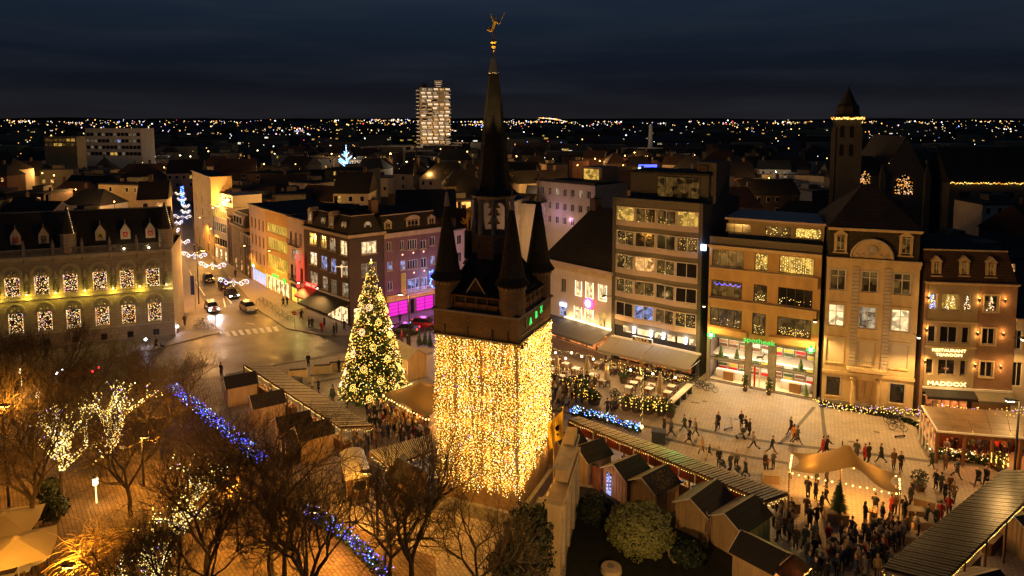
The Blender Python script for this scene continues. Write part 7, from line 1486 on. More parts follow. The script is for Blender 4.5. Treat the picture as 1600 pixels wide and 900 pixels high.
# golden willow with corkscrew twigs
def willow():
    rd = random.Random(77); p = gp(172, 965); r = thing('willow_tree', 'corkscrew willow glowing golden under the street lamp at the bottom left', 'tree', (p.x, p.y, 0)); mb = MB(); tw = MB()
    mb.tube((0, 0, 0), (.1, 0, 2.6), .28, .2, 'bark', 8)
    for i in range(14):
        a = rd.uniform(0, 2*pi); e = Vector((2.0*cos(a), 2.0*sin(a), rd.uniform(4.2, 6.0))); mb.tube((.1, 0, 2.4), e, .1, .04, 'bark', 5)
        for k in range(46):
            st = Vector((.1, 0, 2.6)).lerp(e, rd.uniform(.45, 1)); d = Vector((rd.gauss(0, 1)-.25, rd.gauss(0, 1), rd.uniform(.1, 1.0))).normalized(); prev = st; ph = rd.uniform(0, 6)
            for j in range(9):
                d = (d+Vector((0, 0, -.10))+Vector((sin(ph+j*1.5), cos(ph+j*1.5), 0))*.42).normalized(); q = prev+d*.26; tw.tube(prev, q, .022*(1-j/12), .02*(1-j/12), 'twig_gold', 3, False); prev = q
    part('trunk', mb, r); part('twigs', tw, r, kind='stuff')
willow()
# round clipped bush, dark ivy and low bushes in the garden
def leafball(name, label, x, y, rad, n, m, s, cat='bush', squash=.85, z0=0, lump=.12, seed=1, h=None):
    rd = random.Random(seed); p = gp(x, y); r = thing(name, label, cat, (p.x, p.y, z0)); mb = MB(); H_ = h or rad*2*squash
    for k in range(n):
        a = rd.uniform(0, 2*pi); c_ = rd.uniform(-.75, 1); d = Vector((cos(a)*sqrt(1-c_*c_), sin(a)*sqrt(1-c_*c_), c_)); R = rad*(1+lump*1.3*noise.noise(d*3.1+Vector((seed, 0, 0)))+lump*.5*noise.noise(d*8))*rd.uniform(.86, 1.0)
        c = Vector((d.x*R, d.y*R, H_/2+d.z*R*H_/(2*rad))); t = (d+Vector((rd.gauss(0, .5), rd.gauss(0, .5), rd.gauss(0, .5)))).normalized(); u = t.orthogonal().normalized()*s; v = t.cross(u).normalized()*s*.8
        mb.add([c-u, c+v, c+u, c-v], [(0, 1, 2, 3)], m)
    part('foliage', mb, r, kind='stuff'); mb = MB(); mb.cyl((0, 0), .15, .12, 0, H_*.5, 'bark', 6); part('trunk', mb, r); return r
leafball('round_bush', 'big pale clipped dome bush in the dark garden', 1000, 862, 2.35, 9500, 'leaf_topiary', .085, squash=.72, lump=.16)
leafball('low_bush', 'small dark bush behind the clipped dome bush', 930, 815, 1.5, 1500, 'leaf_ivy', .12, seed=3, squash=.7)
leafball('low_bush', 'low dark bush right of the clipped dome bush', 1075, 880, 1.3, 1200, 'leaf_ivy', .12, seed=4, squash=.6)
for i, (x, y, rd_, h_) in enumerate(((825, 905, 1.7, 5.2), (848, 880, 1.2, 4.2), (800, 920, 1.5, 3.4))): leafball('ivy_bush', ['tall dark ivy mass against the belfry foot', 'dark ivy between the belfry and the memorial wall', 'lower dark ivy at the very bottom below the lights'][i], x, y, rd_, 3600, 'leaf_ivy', .12, seed=10+i, h=h_, lump=.3)
# small firs: under the big tent and by planters
def fir(label, x, y, h, rad, z0=0.0, parent_z=0):
    rd = random.Random(int(x)); p = gp(x, y); r = thing('small_fir', label, 'fir tree', (p.x, p.y, z0)); mb = MB()
    for k in range(260):
        z = .25+h*(1-sqrt(rd.random())); R = rad*(1-z/(h+.3))*rd.uniform(.7, 1.1); a = rd.uniform(0, 2*pi); tip = Vector((R*cos(a), R*sin(a), z-R*.1)); rt = Vector((0, 0, z+.1)); sd = Vector((-sin(a), cos(a), 0))*.13; md = rt.lerp(tip, .55)
        mb.add([rt, md+sd, tip, md-sd], [(0, 1, 2, 3)], 'leaf_pine')
    part('branches', mb, r, kind='stuff'); part('trunk', MB().cyl((0, 0), .05, .02, 0, h, 'bark', 6), r)
fir('small dark fir standing in the ballast box under the big tent', 1309, 816, 2.6, .95, .8)
fir('small fir by the road left of the Christmas tree', 520, 622, 1.4, .6, 0); 
for i, (x, y) in enumerate(((655, 541), (664, 540), (672, 543))): fir(['left', 'middle', 'right'][i]+' of three dark conifers in pots behind the belfry corner', x, y, 2.4, .6)
# ================================================ memorial, flags, steps
fmn = Fac((875, 905), (903, 800)); r = thing('memorial', 'stone war memorial wall with stepped top, seen from the side below the flags', 'memorial', fmn.M)
Wn = fmn.W
mb = MB(); mb.box(0, Wn, 0, .9, 0, 5.0, 'stone_cream'); part('wall', mb, r)
mb = MB(); mb.box(-.15, Wn+.15, -.15, 1.05, 5.0, 5.35, 'stone_cream'); mb.box(Wn*.35, Wn*.95, 0, .9, 5.352, 6.3, 'stone_cream'); mb.box(Wn*.33, Wn*.97, -.12, 1.02, 6.302, 6.6, 'stone_pale'); mb.box(Wn*.72, Wn*.95, .05, .85, 6.602, 7.2, 'stone_cream'); part('cornice', mb, r)
for i in range(4): part('pilaster', MB().box(Wn*(.08+.26*i), Wn*(.08+.26*i)+.45, -.2, -.003, .6, 4.95, 'stone_pale'), r)
for i in range(4): part('pilaster', MB().box(Wn*(.08+.26*i), Wn*(.08+.26*i)+.45, .903, 1.1, .6, 4.95, 'stone_pale'), r)
for i in range(5): part('step', MB().box(-.5-.3*i, Wn+.5, 1.15+.55*i, 1.15+.55*(i+1)-.005, 0, 1.3-.25*i, 'stone_grey'), r)
for u in (.3, .62): part('relief_figure', MB().lathe((Wn*u, 1.5), [(.5, 1.0), (.55, 1.9), (.4, 2.6), (.45, 3.0), (.15, 3.3), (.22, 3.5), (.2, 3.7), (.02, 3.85)], 'stone_cream', 9), r)
lamp(fmn.w(Wn*.5, 4.5, 4.5), 50, (1, .6, .25), .3)
for i, (x, y, lb) in enumerate(((865, 783, 'left flagpole with a furled yellow flag'), (879, 769, 'right flagpole with a yellow flag marked with dark emblem'))):
    p = gp(x, y); h = 7.3; t = thing('flagpole', lb, 'flagpole', (p.x, p.y, 0)); part('pole', MB().cyl((0, 0), .07, .05, 0, h, 'wood_pale', 8), t); part('finial', MB().ball((0, 0, h+.1), .1, 'gold', 6, 4), t)
    mb = MB(); n = 8; w = .55 if i == 0 else 1.3
    vs = [(-(w*u)*(1-.35*(v)), .12*sin(u*7+v*3), h-.2-2.3*v-.5*u*(1-v)-.6*u) for v in [j/n for j in range(n+1)] for u in [k/n for k in range(n+1)]]
    mb.add(vs, [(j*(n+1)+k, j*(n+1)+k+1, (j+1)*(n+1)+k+1, (j+1)*(n+1)+k) for j in range(n) for k in range(n)], 'flag_yellow'); f_ = part('flag', mb, t)
    if i: part('emblem', MB().add([(-.3, -.17, h-1.3), (-.7, -.17, h-1.5), (-.6, -.17, h-1.9), (-.35, -.17, h-1.8)], [(0, 1, 2, 3), (3, 2, 1, 0)], 'sign_red').add([(-.35, -.18, h-2.1), (-.6, -.18, h-2.1), (-.45, -.18, h-2.35)], [(0, 1, 2), (2, 1, 0)], 'black_paint'), f_)
p = gp(955, 893); single('well_cover', MB().cyl((0, 0), .75, .7, 0, .35, 'stone_cream', 16).cyl((0, 0), .25, .25, .351, .45, 'stone_grey', 10), 'round stone cover in the garden at the bottom edge', 'stone cover', (p.x, p.y, 0))
p = gp(1058, 873); single('stone_block', MB().box(-.5, .5, -.45, .45, 0, .7, 'stone_cream'), 'square stone block right of the clipped dome bush', 'stone block', TR((p.x, p.y, 0), .2))
# ================================================ lamps of the square and streets (each with its own light)
OR, WM = (1, .43, .06), (1, .54, .16)
def facade_lamp(label, F_, u, z, out, p, col=OR, m='lamp_orange'):
    t = thing('street_lamp', label, 'street lamp', F_.M); part('bracket', MB().tube((u, 0, z-.3), (u, -out, z+.12), .04, .04, 'dark_metal', 5), t); part('lamp_housing', MB().box(u-.2, u+.2, -out-.35, -out+.25, z+.1, z+.25, 'dark_metal'), t)
    part('lamp_glass', MB().lathe((u, -out), [(.17, z+.098), (.16, z-.02), (.06, z-.1)], m, 10), t); lamp(F_.w(u, -out-.05, z-.28), p*2.0, col, .12, 158, F_.w(u, -out-2.2, z-4), .35); return t
FL = Fac((418, 452), (453, 470)); FM_ = Fac((305, 378), (334, 402))
facade_lamp('orange street lamp glowing on the ochre ribbon window house', FL, 5.5, 8.2, 1.5, 1900); facade_lamp('orange street lamp high on the tall ochre house', FM_, FM_.W*.75, 8.5, 1.6, 2100)
facade_lamp('orange street lamp under the cream penthouse house', Fac((334, 402), (357, 412)), 2.5, 7.0, 1.2, 900); facade_lamp('orange street lamp by the black window house', Fac((393, 437), (418, 452)), 1.0, 7.0, 1.4, 700)
facade_lamp('warm lamp above the terrace of the brown corner building', fc, Wc*.55, 5.2, 2.0, 520, WM, 'lamp_warm'); facade_lamp('warm lamp low on the corner building near its awning', fc, .8, 4.8, 1.6, 420, (1, .8, .2), 'lamp_warm')
facade_lamp('warm lamp on the pharmacy building facing the square', fb, Wb-.2, 9.6, 2.2, 1500, WM, 'lamp_warm'); facade_lamp('warm lamp on the pier between apartment block and pharmacy', fb, .1, 9.6, 2.2, 1050, WM, 'lamp_warm')
facade_lamp('warm lamp on the right edge of the stone mansion', fm, Wm-.3, 9.2, 2.4, 1500, WM, 'lamp_warm'); facade_lamp('warm lamp between the white building and the apartment block', fa, .1, 8.6, 2.2, 750, WM, 'lamp_warm')
facade_lamp('lamp at the right pier of the tearoom', fx, Wx-.2, 9.4, 1.8, 420, WM, 'lamp_warm')
facade_lamp('lamp on the end wall of the town hall facing the street', Fac((262, 440), (274, 527)), .5, 7.5, .3, 0.1, WM, 'lamp_warm')
# added floodlights on the belfry ledge, put in to light the fronts
def fill_flood(label, p, aim, power, col, ang=70, blend=.7, cat='floodlight'):
    d = (Vector(aim)-Vector(p)); M = Matrix.Translation(Vector(p)) @ d.to_track_quat('-Z', 'Y').to_matrix().to_4x4(); t = thing('floodlight', label, cat, M)
    part('housing', MB().box(-.2, .2, -.14, .14, 0.02, .2, 'dark_metal'), t); part('glass', MB().box(-.17, .17, -.11, .11, 0.0, .018, 'lamp_warm'), t); lamp(Vector(p)+d.normalized()*.15, power, col, .15, ang, aim, blend)
BP = lambda x, y, z: tuple(bel.matrix_world @ Vector((x, y, z)))
fill_flood('added fill floodlight on the belfry ledge aimed at the pharmacy side', BP(BW+.35, 1.0, 14.2), (28, 78, 7), 11000, (1, .47, .11), 80)
fill_flood('added fill floodlight on the belfry ledge aimed at the tearoom side', BP(BW+.35, .3, 14.2), (42, 70, 6), 8000, (1, .46, .1), 70)
fill_flood('added fill floodlight on the belfry ledge aimed at the white building', BP(BW+.35, 6.2, 14.2), (10, 92, 6), 8000, (1, .56, .2), 60)
fill_flood('added fill floodlight on the belfry ledge aimed at the corner building', BP(-.35, 6.0, 14.2), (-26, 103, 7), 8000, (1, .44, .1), 55)
fill_flood('added fill floodlight on the belfry ledge aimed at the town hall', BP(-.35, 2.0, 14.2), (-60, 96, 6), 10000, (1, .46, .12), 60)
def post_lamp(label, x, y, h, p, col=OR, m='lamp_orange', arm=(1.0, 0), r_=.2):
    q = gp(x, y); t = thing('street_lamp', label, 'street lamp', (q.x, q.y, 0)); part('pole', MB().cyl((0, 0), .11, .07, 0, h, 'dark_metal', 8), t); part('arm', MB().tube((0, 0, h), (arm[0], arm[1], h+.25), .05, .04, 'dark_metal', 6), t)
    part('lamp_housing', MB().box(arm[0]-.35, arm[0]+.35, arm[1]-.16, arm[1]+.16, h+.2, h+.36, 'dark_metal'), t); part('lamp_glass', MB().box(arm[0]-.3, arm[0]+.3, arm[1]-.13, arm[1]+.13, h+.12, h+.198, m), t)
    lamp((q.x+arm[0], q.y+arm[1], h-.05), p, col, r_)
SO = (1, .42, .045)
post_lamp('tall street lamp at the far left beside the parasols', 14, 790, 7.5, 2300, SO, arm=(-1.0, 1.6))
post_lamp('added street lamp out of view past the bottom left corner', -70, 1000, 6.0, 1500, SO, arm=(1.3, 1.2))  # unseen post, added to throw orange light in from the corner
post_lamp('added street lamp among the bare trees at the bottom', 372, 862, 4.6, 2900, SO, arm=(-.5, .6))  # this and the next two posts are added to light the park ground
post_lamp('added street lamp beside the lower blue hedge', 590, 838, 4.4, 1900, SO, arm=(-1.0, .8))
post_lamp('added street lamp on the left park edge below the lit tree', 225, 760, 4.4, 2500, SO, arm=(.5, -.4)); 
post_lamp('warm street lamp beside the barriers and the road', 640, 556, 8.2, 2400, WM, 'lamp_warm', arm=(-1, -.4)); post_lamp('tall street mast on the left pavement of the street', 311, 476, 9.0, 6000, (1, .43, .08), 'lamp_orange', arm=(.9, .3))
post_lamp('street lamp by the right edge pavilion with garland', 1583, 770, 8.0, 1100, WM, 'lamp_warm', arm=(-1.1, -.4))
for k_, (x, y) in enumerate(((480, 900), (95, 1000))): post_lamp(['added low park lamp between the bare trees at the bottom', 'added low park lamp beside the golden willow'][k_], x, y, 4.2, 2000, SO, arm=(.4, .5))  # low lamps added to light the trees and the willow
post_lamp('added street lamp out of view below the garden, lighting the clipped bush', 1040, 1130, 6.0, 2300, WM, 'lamp_warm', arm=(-.6, .5))  # unseen post, added to brighten the clipped bush
for i, (x, y) in enumerate(((34, 603), (61, 643), (100, 708), (151, 786))):
    q = gp(x, y); t = thing('light_column', f"{['far', 'second', 'third', 'near'][i]} low lamp column with a glowing white lantern head on the left lawn", 'lamp column', (q.x, q.y, 0)); part('column', MB().cyl((0, 0), .05, .05, 0, 1.5, 'bulb_warm', 8), t); part('lantern', MB().lathe((0, 0), [(.12, 1.5), (.2, 1.6), (.2, 2.1), (.12, 2.2)], 'bulb_white', 8), t); part('cap', MB().cyl((0, 0), .24, .1, 2.2, 2.35, 'dark_metal', 8), t); lamp((q.x, q.y-.35, 1.9), 45, (1, .8, .4), .1)
# parasols at bottom left with tables
for i, (x, y, lb) in enumerate(((8, 870, 'open tan parasol at the left edge, farther one'), (30, 912, 'open tan parasol at the left edge, nearer one'))):
    q = gp(x, y); t = thing('open_parasol', lb, 'parasol', TR((q.x, q.y, 0), radians(20+8*i))); part('pole', MB().cyl((0, 0), .05, .05, 0, 3.2, 'frame_white', 8), t)
    mb = MB(); R = 2.5; mb.add([(0, 0, 3.3)]+[(R*cos(pi*k/4)*[1.0, 1.3][k % 2]*.9, R*sin(pi*k/4)*[1.0, 1.3][k % 2]*.9, 2.45) for k in range(8)], [(0, 1+k, 1+(k+1) % 8) for k in range(8)], 'canvas_cream'); part('canopy', mb, t)
    part('cap', MB().lathe((0, 0), [(.35, 3.22), (.1, 3.42)], 'canvas_cream', 8), t)
for i, (x, y) in enumerate(((62, 893), (38, 905), (10, 920), (85, 800), (78, 812))):
    if i < 3: dup(tp, TR(gp(x, y), .3), 'dark outdoor table under the tan parasols at the bottom left', 'tables at the bottom left'); dup(cp, TR(gp(x+6, y+8), 1.0+i), 'terrace chair under the tan parasols at the bottom left', 'chairs at the bottom left')
leafball('low_bush', 'dark round bush beside the third lamp column', 84, 812, 1.1, 900, 'leaf_ivy', .12, seed=22); leafball('low_bush', 'dark bush behind the tan parasols', 78, 780, 1.0, 900, 'leaf_ivy', .12, seed=23)
# ================================================ arched light garlands across the street
GA = [(365, 441, 56, 0), (332, 415, 50, 0), (304, 399, 46, 0), (283, 378, 32, 0), (273, 360, 17, 0), (276, 348, 22, 0), (285, 339, 33, 0), (290, 331, 16, 0), (290, 322, 14, 0), (284, 312, 16, 0), (281, 303, 18, 0)]
for i, (x, y, w, _) in enumerate(GA):
    c = gp(x, y, 6.3); W2 = w*c.y/F/2; t = thing('light_garland', 'white and violet curled light garland hanging across the street', 'street garland', TR((c.x, c.y, 6.3), radians(-14)), 'light garlands across the street'); L_ = []
    for s in (-1, 1):
        for k in range(26): q = k/25; L_.append((s*W2*q, 0, .55*sin(q*pi*2.0)*(1-.3*q)*-.6+.25))
        for k in range(16): a = 2*pi*k/16; L_.append((s*(W2*.86)+.32*cos(a), 0, .25+.32*sin(a))); L_.append((s*(W2*.5)+.28*cos(a), 0, -.15+.28*sin(a)))
        for k in range(14): q = k/13; L_.append((s*W2*q, 0, .5-.75*sin(q*pi)))
    for k in range(8): a = 2*pi*k/8; L_.append((.2*cos(a), 0, -.35+.28*sin(a)))
    part('light_string', bulbs(MB(), L_, .055, ['bulb_white', 'bulb_violet', 'bulb_cyan', 'bulb_pink'], [6, 2, 2, 1.5]), t); part('wire', MB().tube((-W2-1.5, 0, .9), (W2+1.5, 0, .9), .015, .015, 'black_paint', 3), t)
    if i < 7: lamp((c.x, c.y-.5, 5.6), 95, (.8, .7, 1), .4)
# star ornament on the corner and blue wing light on the belfry side
q = Vector(fc.w(Wc-.2, -1.2, 9.4)); t = thing('wall_ornament', 'pale star light ornament on the corner of the brown building', 'ornament', tuple(q)); part('star', MB().octa((0, 0, 0), .3, 'dot_dim').box(-.9, .9, -.03, .03, -.05, .05, 'dot_dim').box(-.05, .05, -.03, .03, -1.6, .3, 'dot_dim'), t)
q = fp.px(676, 430, -1.2); P_ = fp.w(q[0], -1.2, q[1]); t = thing('wing_light', 'icy blue feather shaped light beside the belfry turret', 'light ornament', tuple(P_)); part('light_string', bulbs(MB(), [(.5*sin(k*.2)*(k/30), 0, .9-k*.09+.0) for k in range(34)]+[(.5*cos(k), 0, .6*sin(k*1.7)) for k in range(30)], .11, ['bulb_cyan', 'bulb_blue']), t); lamp(tuple(P_+Vector((0, -.8, 0))), 180, (.3, .5, 1), .3)
# ================================================ cars
def car(label, x, y, rz, col, kind='hatch', lights='off', L=4.3, group=None):
    p = gp(x, y); M = TR((p.x, p.y, 0.02), rz); r = thing('parked_car' if lights == 'off' else 'car', label, 'car', M, group); w = .88; s = L/4.3
    # cross sections along x (front +x): (x, half width, z low, z belt)
    prof = [(-2.12, .70, .42, .78), (-2.0, .84, .28, .92), (-1.2, w, .22, .95), (0, w, .22, .93), (.9, w, .22, .92), (1.7, .86, .26, .80), (2.08, .76, .32, .66), (2.15, .6, .40, .58)]
    mb = MB(); vs = []; fs = []
    for a, b, c, d in prof: vs += [(a*s, -b, c), (a*s, -b*1.0, (c+d)/2), (a*s, -b*.93, d), (a*s, b*.93, d), (a*s, b, (c+d)/2), (a*s, b, c)]
    n = 6
    for i in range(len(prof)-1): fs += [(i*n+k, (i+1)*n+k, (i+1)*n+(k+1) % n, i*n+(k+1) % n) for k in range(n)]
    fs += [tuple(range(n)), tuple(range((len(prof)-1)*n+n-1, (len(prof)-1)*n-1, -1))]; mb.add(vs, fs, 'car_paint')
    part('body', mb, r, color=col)
    xb, xt0, xt1, xf = (-1.95, -1.55, .35, 1.05) if kind != 'saloon' else (-1.5, -.85, .3, 1.0); zt = 1.45 if kind != 'van' else 1.85
    mb = MB(); g = [(xb, .74, .93), (xf, .76, .92)]; 
    vs = [(xb*s, -.76, .93), (xf*s, -.78, .91), (xf*s, .78, .91), (xb*s, .76, .93), (xt0*s, -.60, zt), (xt1*s, -.60, zt), (xt1*s, .60, zt), (xt0*s, .60, zt)]
    mb.add(vs, [(0, 1, 5, 4), (1, 2, 6, 5), (2, 3, 7, 6), (3, 0, 4, 7)], 'glass_dark'); part('windows', mb, r)
    part('roof', MB().add([(xt0*s-.04, -.62, zt-.02), (xt1*s+.04, -.62, zt-.02), (xt1*s+.04, .62, zt-.02), (xt0*s-.04, .62, zt-.02), (xt0*s+.1, -.5, zt+.05), (xt1*s-.1, -.5, zt+.05), (xt1*s-.1, .5, zt+.05), (xt0*s+.1, .5, zt+.05)], [(0, 1, 5, 4), (1, 2, 6, 5), (2, 3, 7, 6), (3, 0, 4, 7), (4, 5, 6, 7)], 'car_paint'), r, color=col)
    mb = MB()
    for a in (xt0+.02, (xt0+xt1)/2, xt1-.02):
        for q in (-1, 1): mb.tube((a*s+(0 if a != xt0+.02 else -.15), q*.765, .93), (a*s, q*.61, zt), .03, .03, 'car_paint', 4)
    part('pillars', mb, r, color=col)
    for a in (-1.3, 1.32):
        for q in (-1, 1):
            Mw = Matrix.Translation((a*s, q*.8, .32)) @ Matrix.Rotation(pi/2*q*-1, 4, 'X'); wl = part('wheel', MB(Mw).lathe((0, 0), [(.32, -.1), (.32, .1), (.21, .105)], 'tyre', 16), r); part('rim', MB(Mw).lathe((0, 0), [(.205, .06), (.2, .108), (.05, .09)], 'rubber_wheel', 10), wl)
    for q in (-1, 1):
        part('headlight', MB().box(2.0*s-.05, 2.13*s, q*.62-.14, q*.62+.14, .56, .70, 'head_white' if lights != 'off' else 'frame_white'), r); part('tail_light', MB().box(-2.14*s, -2.02*s, q*.68-.1, q*.68+.1, .68, .88, 'tail_red' if lights != 'off' else 'sign_red'), r)
        part('mirror', MB().box(.75*s, .9*s, q*.98-.08, q*.98+.08, .93, 1.05, 'car_paint'), r, color=col)
        if lights == 'head':
            o = M @ Vector((2.3*s, q*.6, .63)); lamp(tuple(o), 420, (.8, .9, 1), .06, 75, tuple(M @ Vector((9, q*.6, .0))), .8)
    part('number_plate', MB().box(2.145*s, 2.165*s, -.26, .26, .42, .52, 'white_paint'), r); part('bumper', MB().box(-2.2*s, -2.1*s, -.7, .7, .36, .5, 'black_paint'), r)
    return r
sd = atan2(-(gp(289, 420).y-gp(360, 505).y), -(gp(289, 420).x-gp(360, 505).x))
car('white and blue estate car driving towards the crossing with headlights on', 331, 485, sd, (.45, .5, .6, 1), 'hatch', 'head', 4.6)
car('black car with pale headlamps waiting behind the lit estate car', 362, 464, sd+.05, (.02, .02, .03, 1), 'hatch', 'on'); car('silver gold parked hatchback at the right kerb', 388, 485, sd+.1, (.42, .36, .26, 1)); car('small dark car farther up the decorated street', 326, 440, sd, (.03, .03, .04, 1), 'hatch', 'off', 4.0)
car('dark car partly hidden at the kerb behind the black car', 351, 450, sd, (.06, .05, .06, 1)); car('red lit car with tail lights on, behind the bare trees at left', 122, 588, radians(184), (.25, .08, .08, 1), 'saloon', 'on')
car('red car with lights on passing behind the belfry', 664, 511, radians(-8), (.30, .02, .03, 1), 'hatch', 'head'); car('dark car driving right past the Christmas tree top branches', 632, 520, radians(172), (.05, .05, .06, 1), 'saloon', 'on'); 
# bikes, scooter and motorbike
def bike_proto(label):
    r = thing('bicycle', label, 'bicycle'); m = 'black_paint'
    for x in (-.52, .52):
        mb = MB(); n = 14; pts = [(x+.33*cos(2*pi*k/n), 0, .34+.33*sin(2*pi*k/n)) for k in range(n+1)]; mb.path(pts, .022, 'tyre', 4)
        for k in range(4): a = pi*k/4; mb.tube((x-.3*cos(a), 0, .34-.3*sin(a)), (x+.3*cos(a), 0, .34+.3*sin(a)), .006, .006, 'zinc', 3)
        part('wheel', mb, r)
    mb = MB()
    for a, b in (((-.52, 0, .34), (-.1, 0, .3)), ((-.1, 0, .3), (-.22, 0, .85)), ((-.22, 0, .8), (.36, 0, .85)), ((-.1, 0, .3), (.36, 0, .75)), ((-.52, 0, .34), (-.2, 0, .75)), ((.52, 0, .34), (.35, 0, .95))): mb.tube(a, b, .02, .02, m, 5)
    part('frame', mb, r); part('saddle', MB().box(-.36, -.1, -.06, .06, .86, .92, 'black_paint'), r); part('handlebar', MB().path([(.2, -.28, 1.0), (.38, -.2, 1.0), (.38, .2, 1.0), (.2, .28, 1.0)], .018, 'zinc', 5), r); part('carrier', MB().box(-.75, -.35, -.07, .07, .7, .73, 'dark_metal'), r); return r
bp = None
BK = [(1082, 596), (1086, 600), (1090, 604), (1095, 606), (1100, 609), (1105, 606), (1110, 612), (1077, 590), (408, 473), (414, 477), (420, 481), (428, 485), (433, 490), (438, 494), (445, 497), (452, 502), (310, 512), (316, 514), (322, 512), (328, 516), (313, 506), (320, 506), (1366, 648), (1390, 655), (1394, 662), (1399, 667), (1403, 673)]
for i, (x, y) in enumerate(BK):
    lb, g = ('bicycle leaning at the terrace end beside the pharmacy', 'bicycles left of the pharmacy') if 1000 < x < 1200 else ('bicycle in the row before the corner building shops', 'bicycles by the shops') if 400 < x < 460 else ('bicycle in the dark cluster on the left street corner', 'bicycles on the left corner') if x < 400 else ('bicycle parked against the hedge of the glass pavilion', 'bicycles by the pavilion hedge')
    M = TR(gp(x, y), radians(random.uniform(-60, -25) if x > 1000 else random.uniform(20, 60)))
    if bp is None: bp = bike_proto(lb); bp.matrix_world = M; bp['group'] = g
    else: dup(bp, M, lb, g)
for x, y, rz, lb in ((1406, 683, .2, 'electric scooter lying in front of the pavilion hedge'), (1138, 671, .5, 'electric scooter standing alone on the square')):
    t = thing('scooter', lb, 'scooter', TR(gp(x, y), rz)); part('deck', MB().box(-.5, .4, -.08, .08, .1, .16, 'dark_metal'), t)
    for a in (-.5, .5): part('wheel', MB(Matrix.Translation((a, 0, .1)) @ Matrix.Rotation(pi/2, 4, 'X')).lathe((0, 0), [(.1, -.03), (.1, .03), (.03, .035)], 'tyre', 10), t)
    part('stem', MB().tube((.45, 0, .15), (.3, 0, 1.15), .025, .025, 'zinc', 6).tube((.3, -.25, 1.15), (.3, .25, 1.15), .02, .02, 'black_paint', 5), t)
# signs and posts
def no_entry(label, x, y, h=2.6):
    q = gp(x, y); t = thing('road_sign', label, 'road sign', (q.x, q.y, 0)); part('pole', MB().cyl((0, 0), .04, .04, 0, h+.3, 'zinc', 6), t); part('plate', MB(Matrix.Translation((0, -.06, h)) @ Matrix.Rotation(pi/2, 4, 'X')).lathe((0, 0), [(.001, 0), (.33, 0), (.33, .03), (.001, .03)], 'sign_red', 16), t); part('bar', MB().box(-.24, .24, -.11, -.095, h-.06, h+.06, 'white_paint'), t)
no_entry('red no entry sign at the left side of the crossing', 337, 508); no_entry('red no entry sign by the bicycles at the right kerb', 461, 516)
for lb, x, y in (('slim bollard light at the town hall corner', 278, 522), ('slim bollard light in front of the town hall steps', 228, 543)):
    q = gp(x, y); t = thing('bollard_light', lb, 'bollard light', (q.x, q.y, .12)); part('post', MB().cyl((0, 0), .06, .06, 0, .9, 'dark_metal', 6), t); part('head', MB().ball((0, 0, 1.02), .16, 'lamp_white', 8, 5), t); lamp((q.x+.2, q.y-.4, 1.1), 26, (.85, .75, 1), .15)
for x, y, h, lb in ((306, 486, 6.0, 'thin banner mast with a blue banner on the left pavement'), (273, 470, 6.0, 'thin flag mast beside the town hall end wall')):
    q = gp(x, y); t = thing('banner_mast', lb, 'banner mast', (q.x, q.y, .12)); part('pole', MB().cyl((0, 0), .06, .04, 0, h, 'frame_white', 6), t); part('banner', MB().box(-.7, -.08, -.02, .02, h-3.4, h-.3, 'sign_blue' if x > 300 else 'cloth_white'), t)
t = thing('blue_vertical_lights', 'tall string of blue lights on a pole at the far end of the street', 'light ornament', (gp(286, 330).x, gp(286, 330).y, 0)); part('pole', MB().cyl((0, 0), .1, .1, 0, 9, 'dark_metal', 5), t); part('light_string', bulbs(MB(), [(.5*sin(k), .0, 2+k*.11) for k in range(60)], .2, ['bulb_blue', 'bulb_cyan']), t)
# short buildings closing the far end of the street and its left side
for (x, Y, w, d, h, wm, rz, rf_, lb) in ((-125, 262, 12, 12, 10.5, 'plaster_pink', .25, 'gable', 'pink gabled house closing the street beyond the garlands'), (-71.5, 136, 5, 8, 15.5, 'plaster_white', .35, 'gable', 'white rendered house behind the right end of the town hall'), (-152, 300, 20, 12, 10, 'plaster_cream', .1, 'flat', 'cream flat roofed house with blue lit windows at the far street end')):
    rbox('town_house', lb, x, Y, w, d, h, wm, rz, rf_, wins=.9, lit=.4)
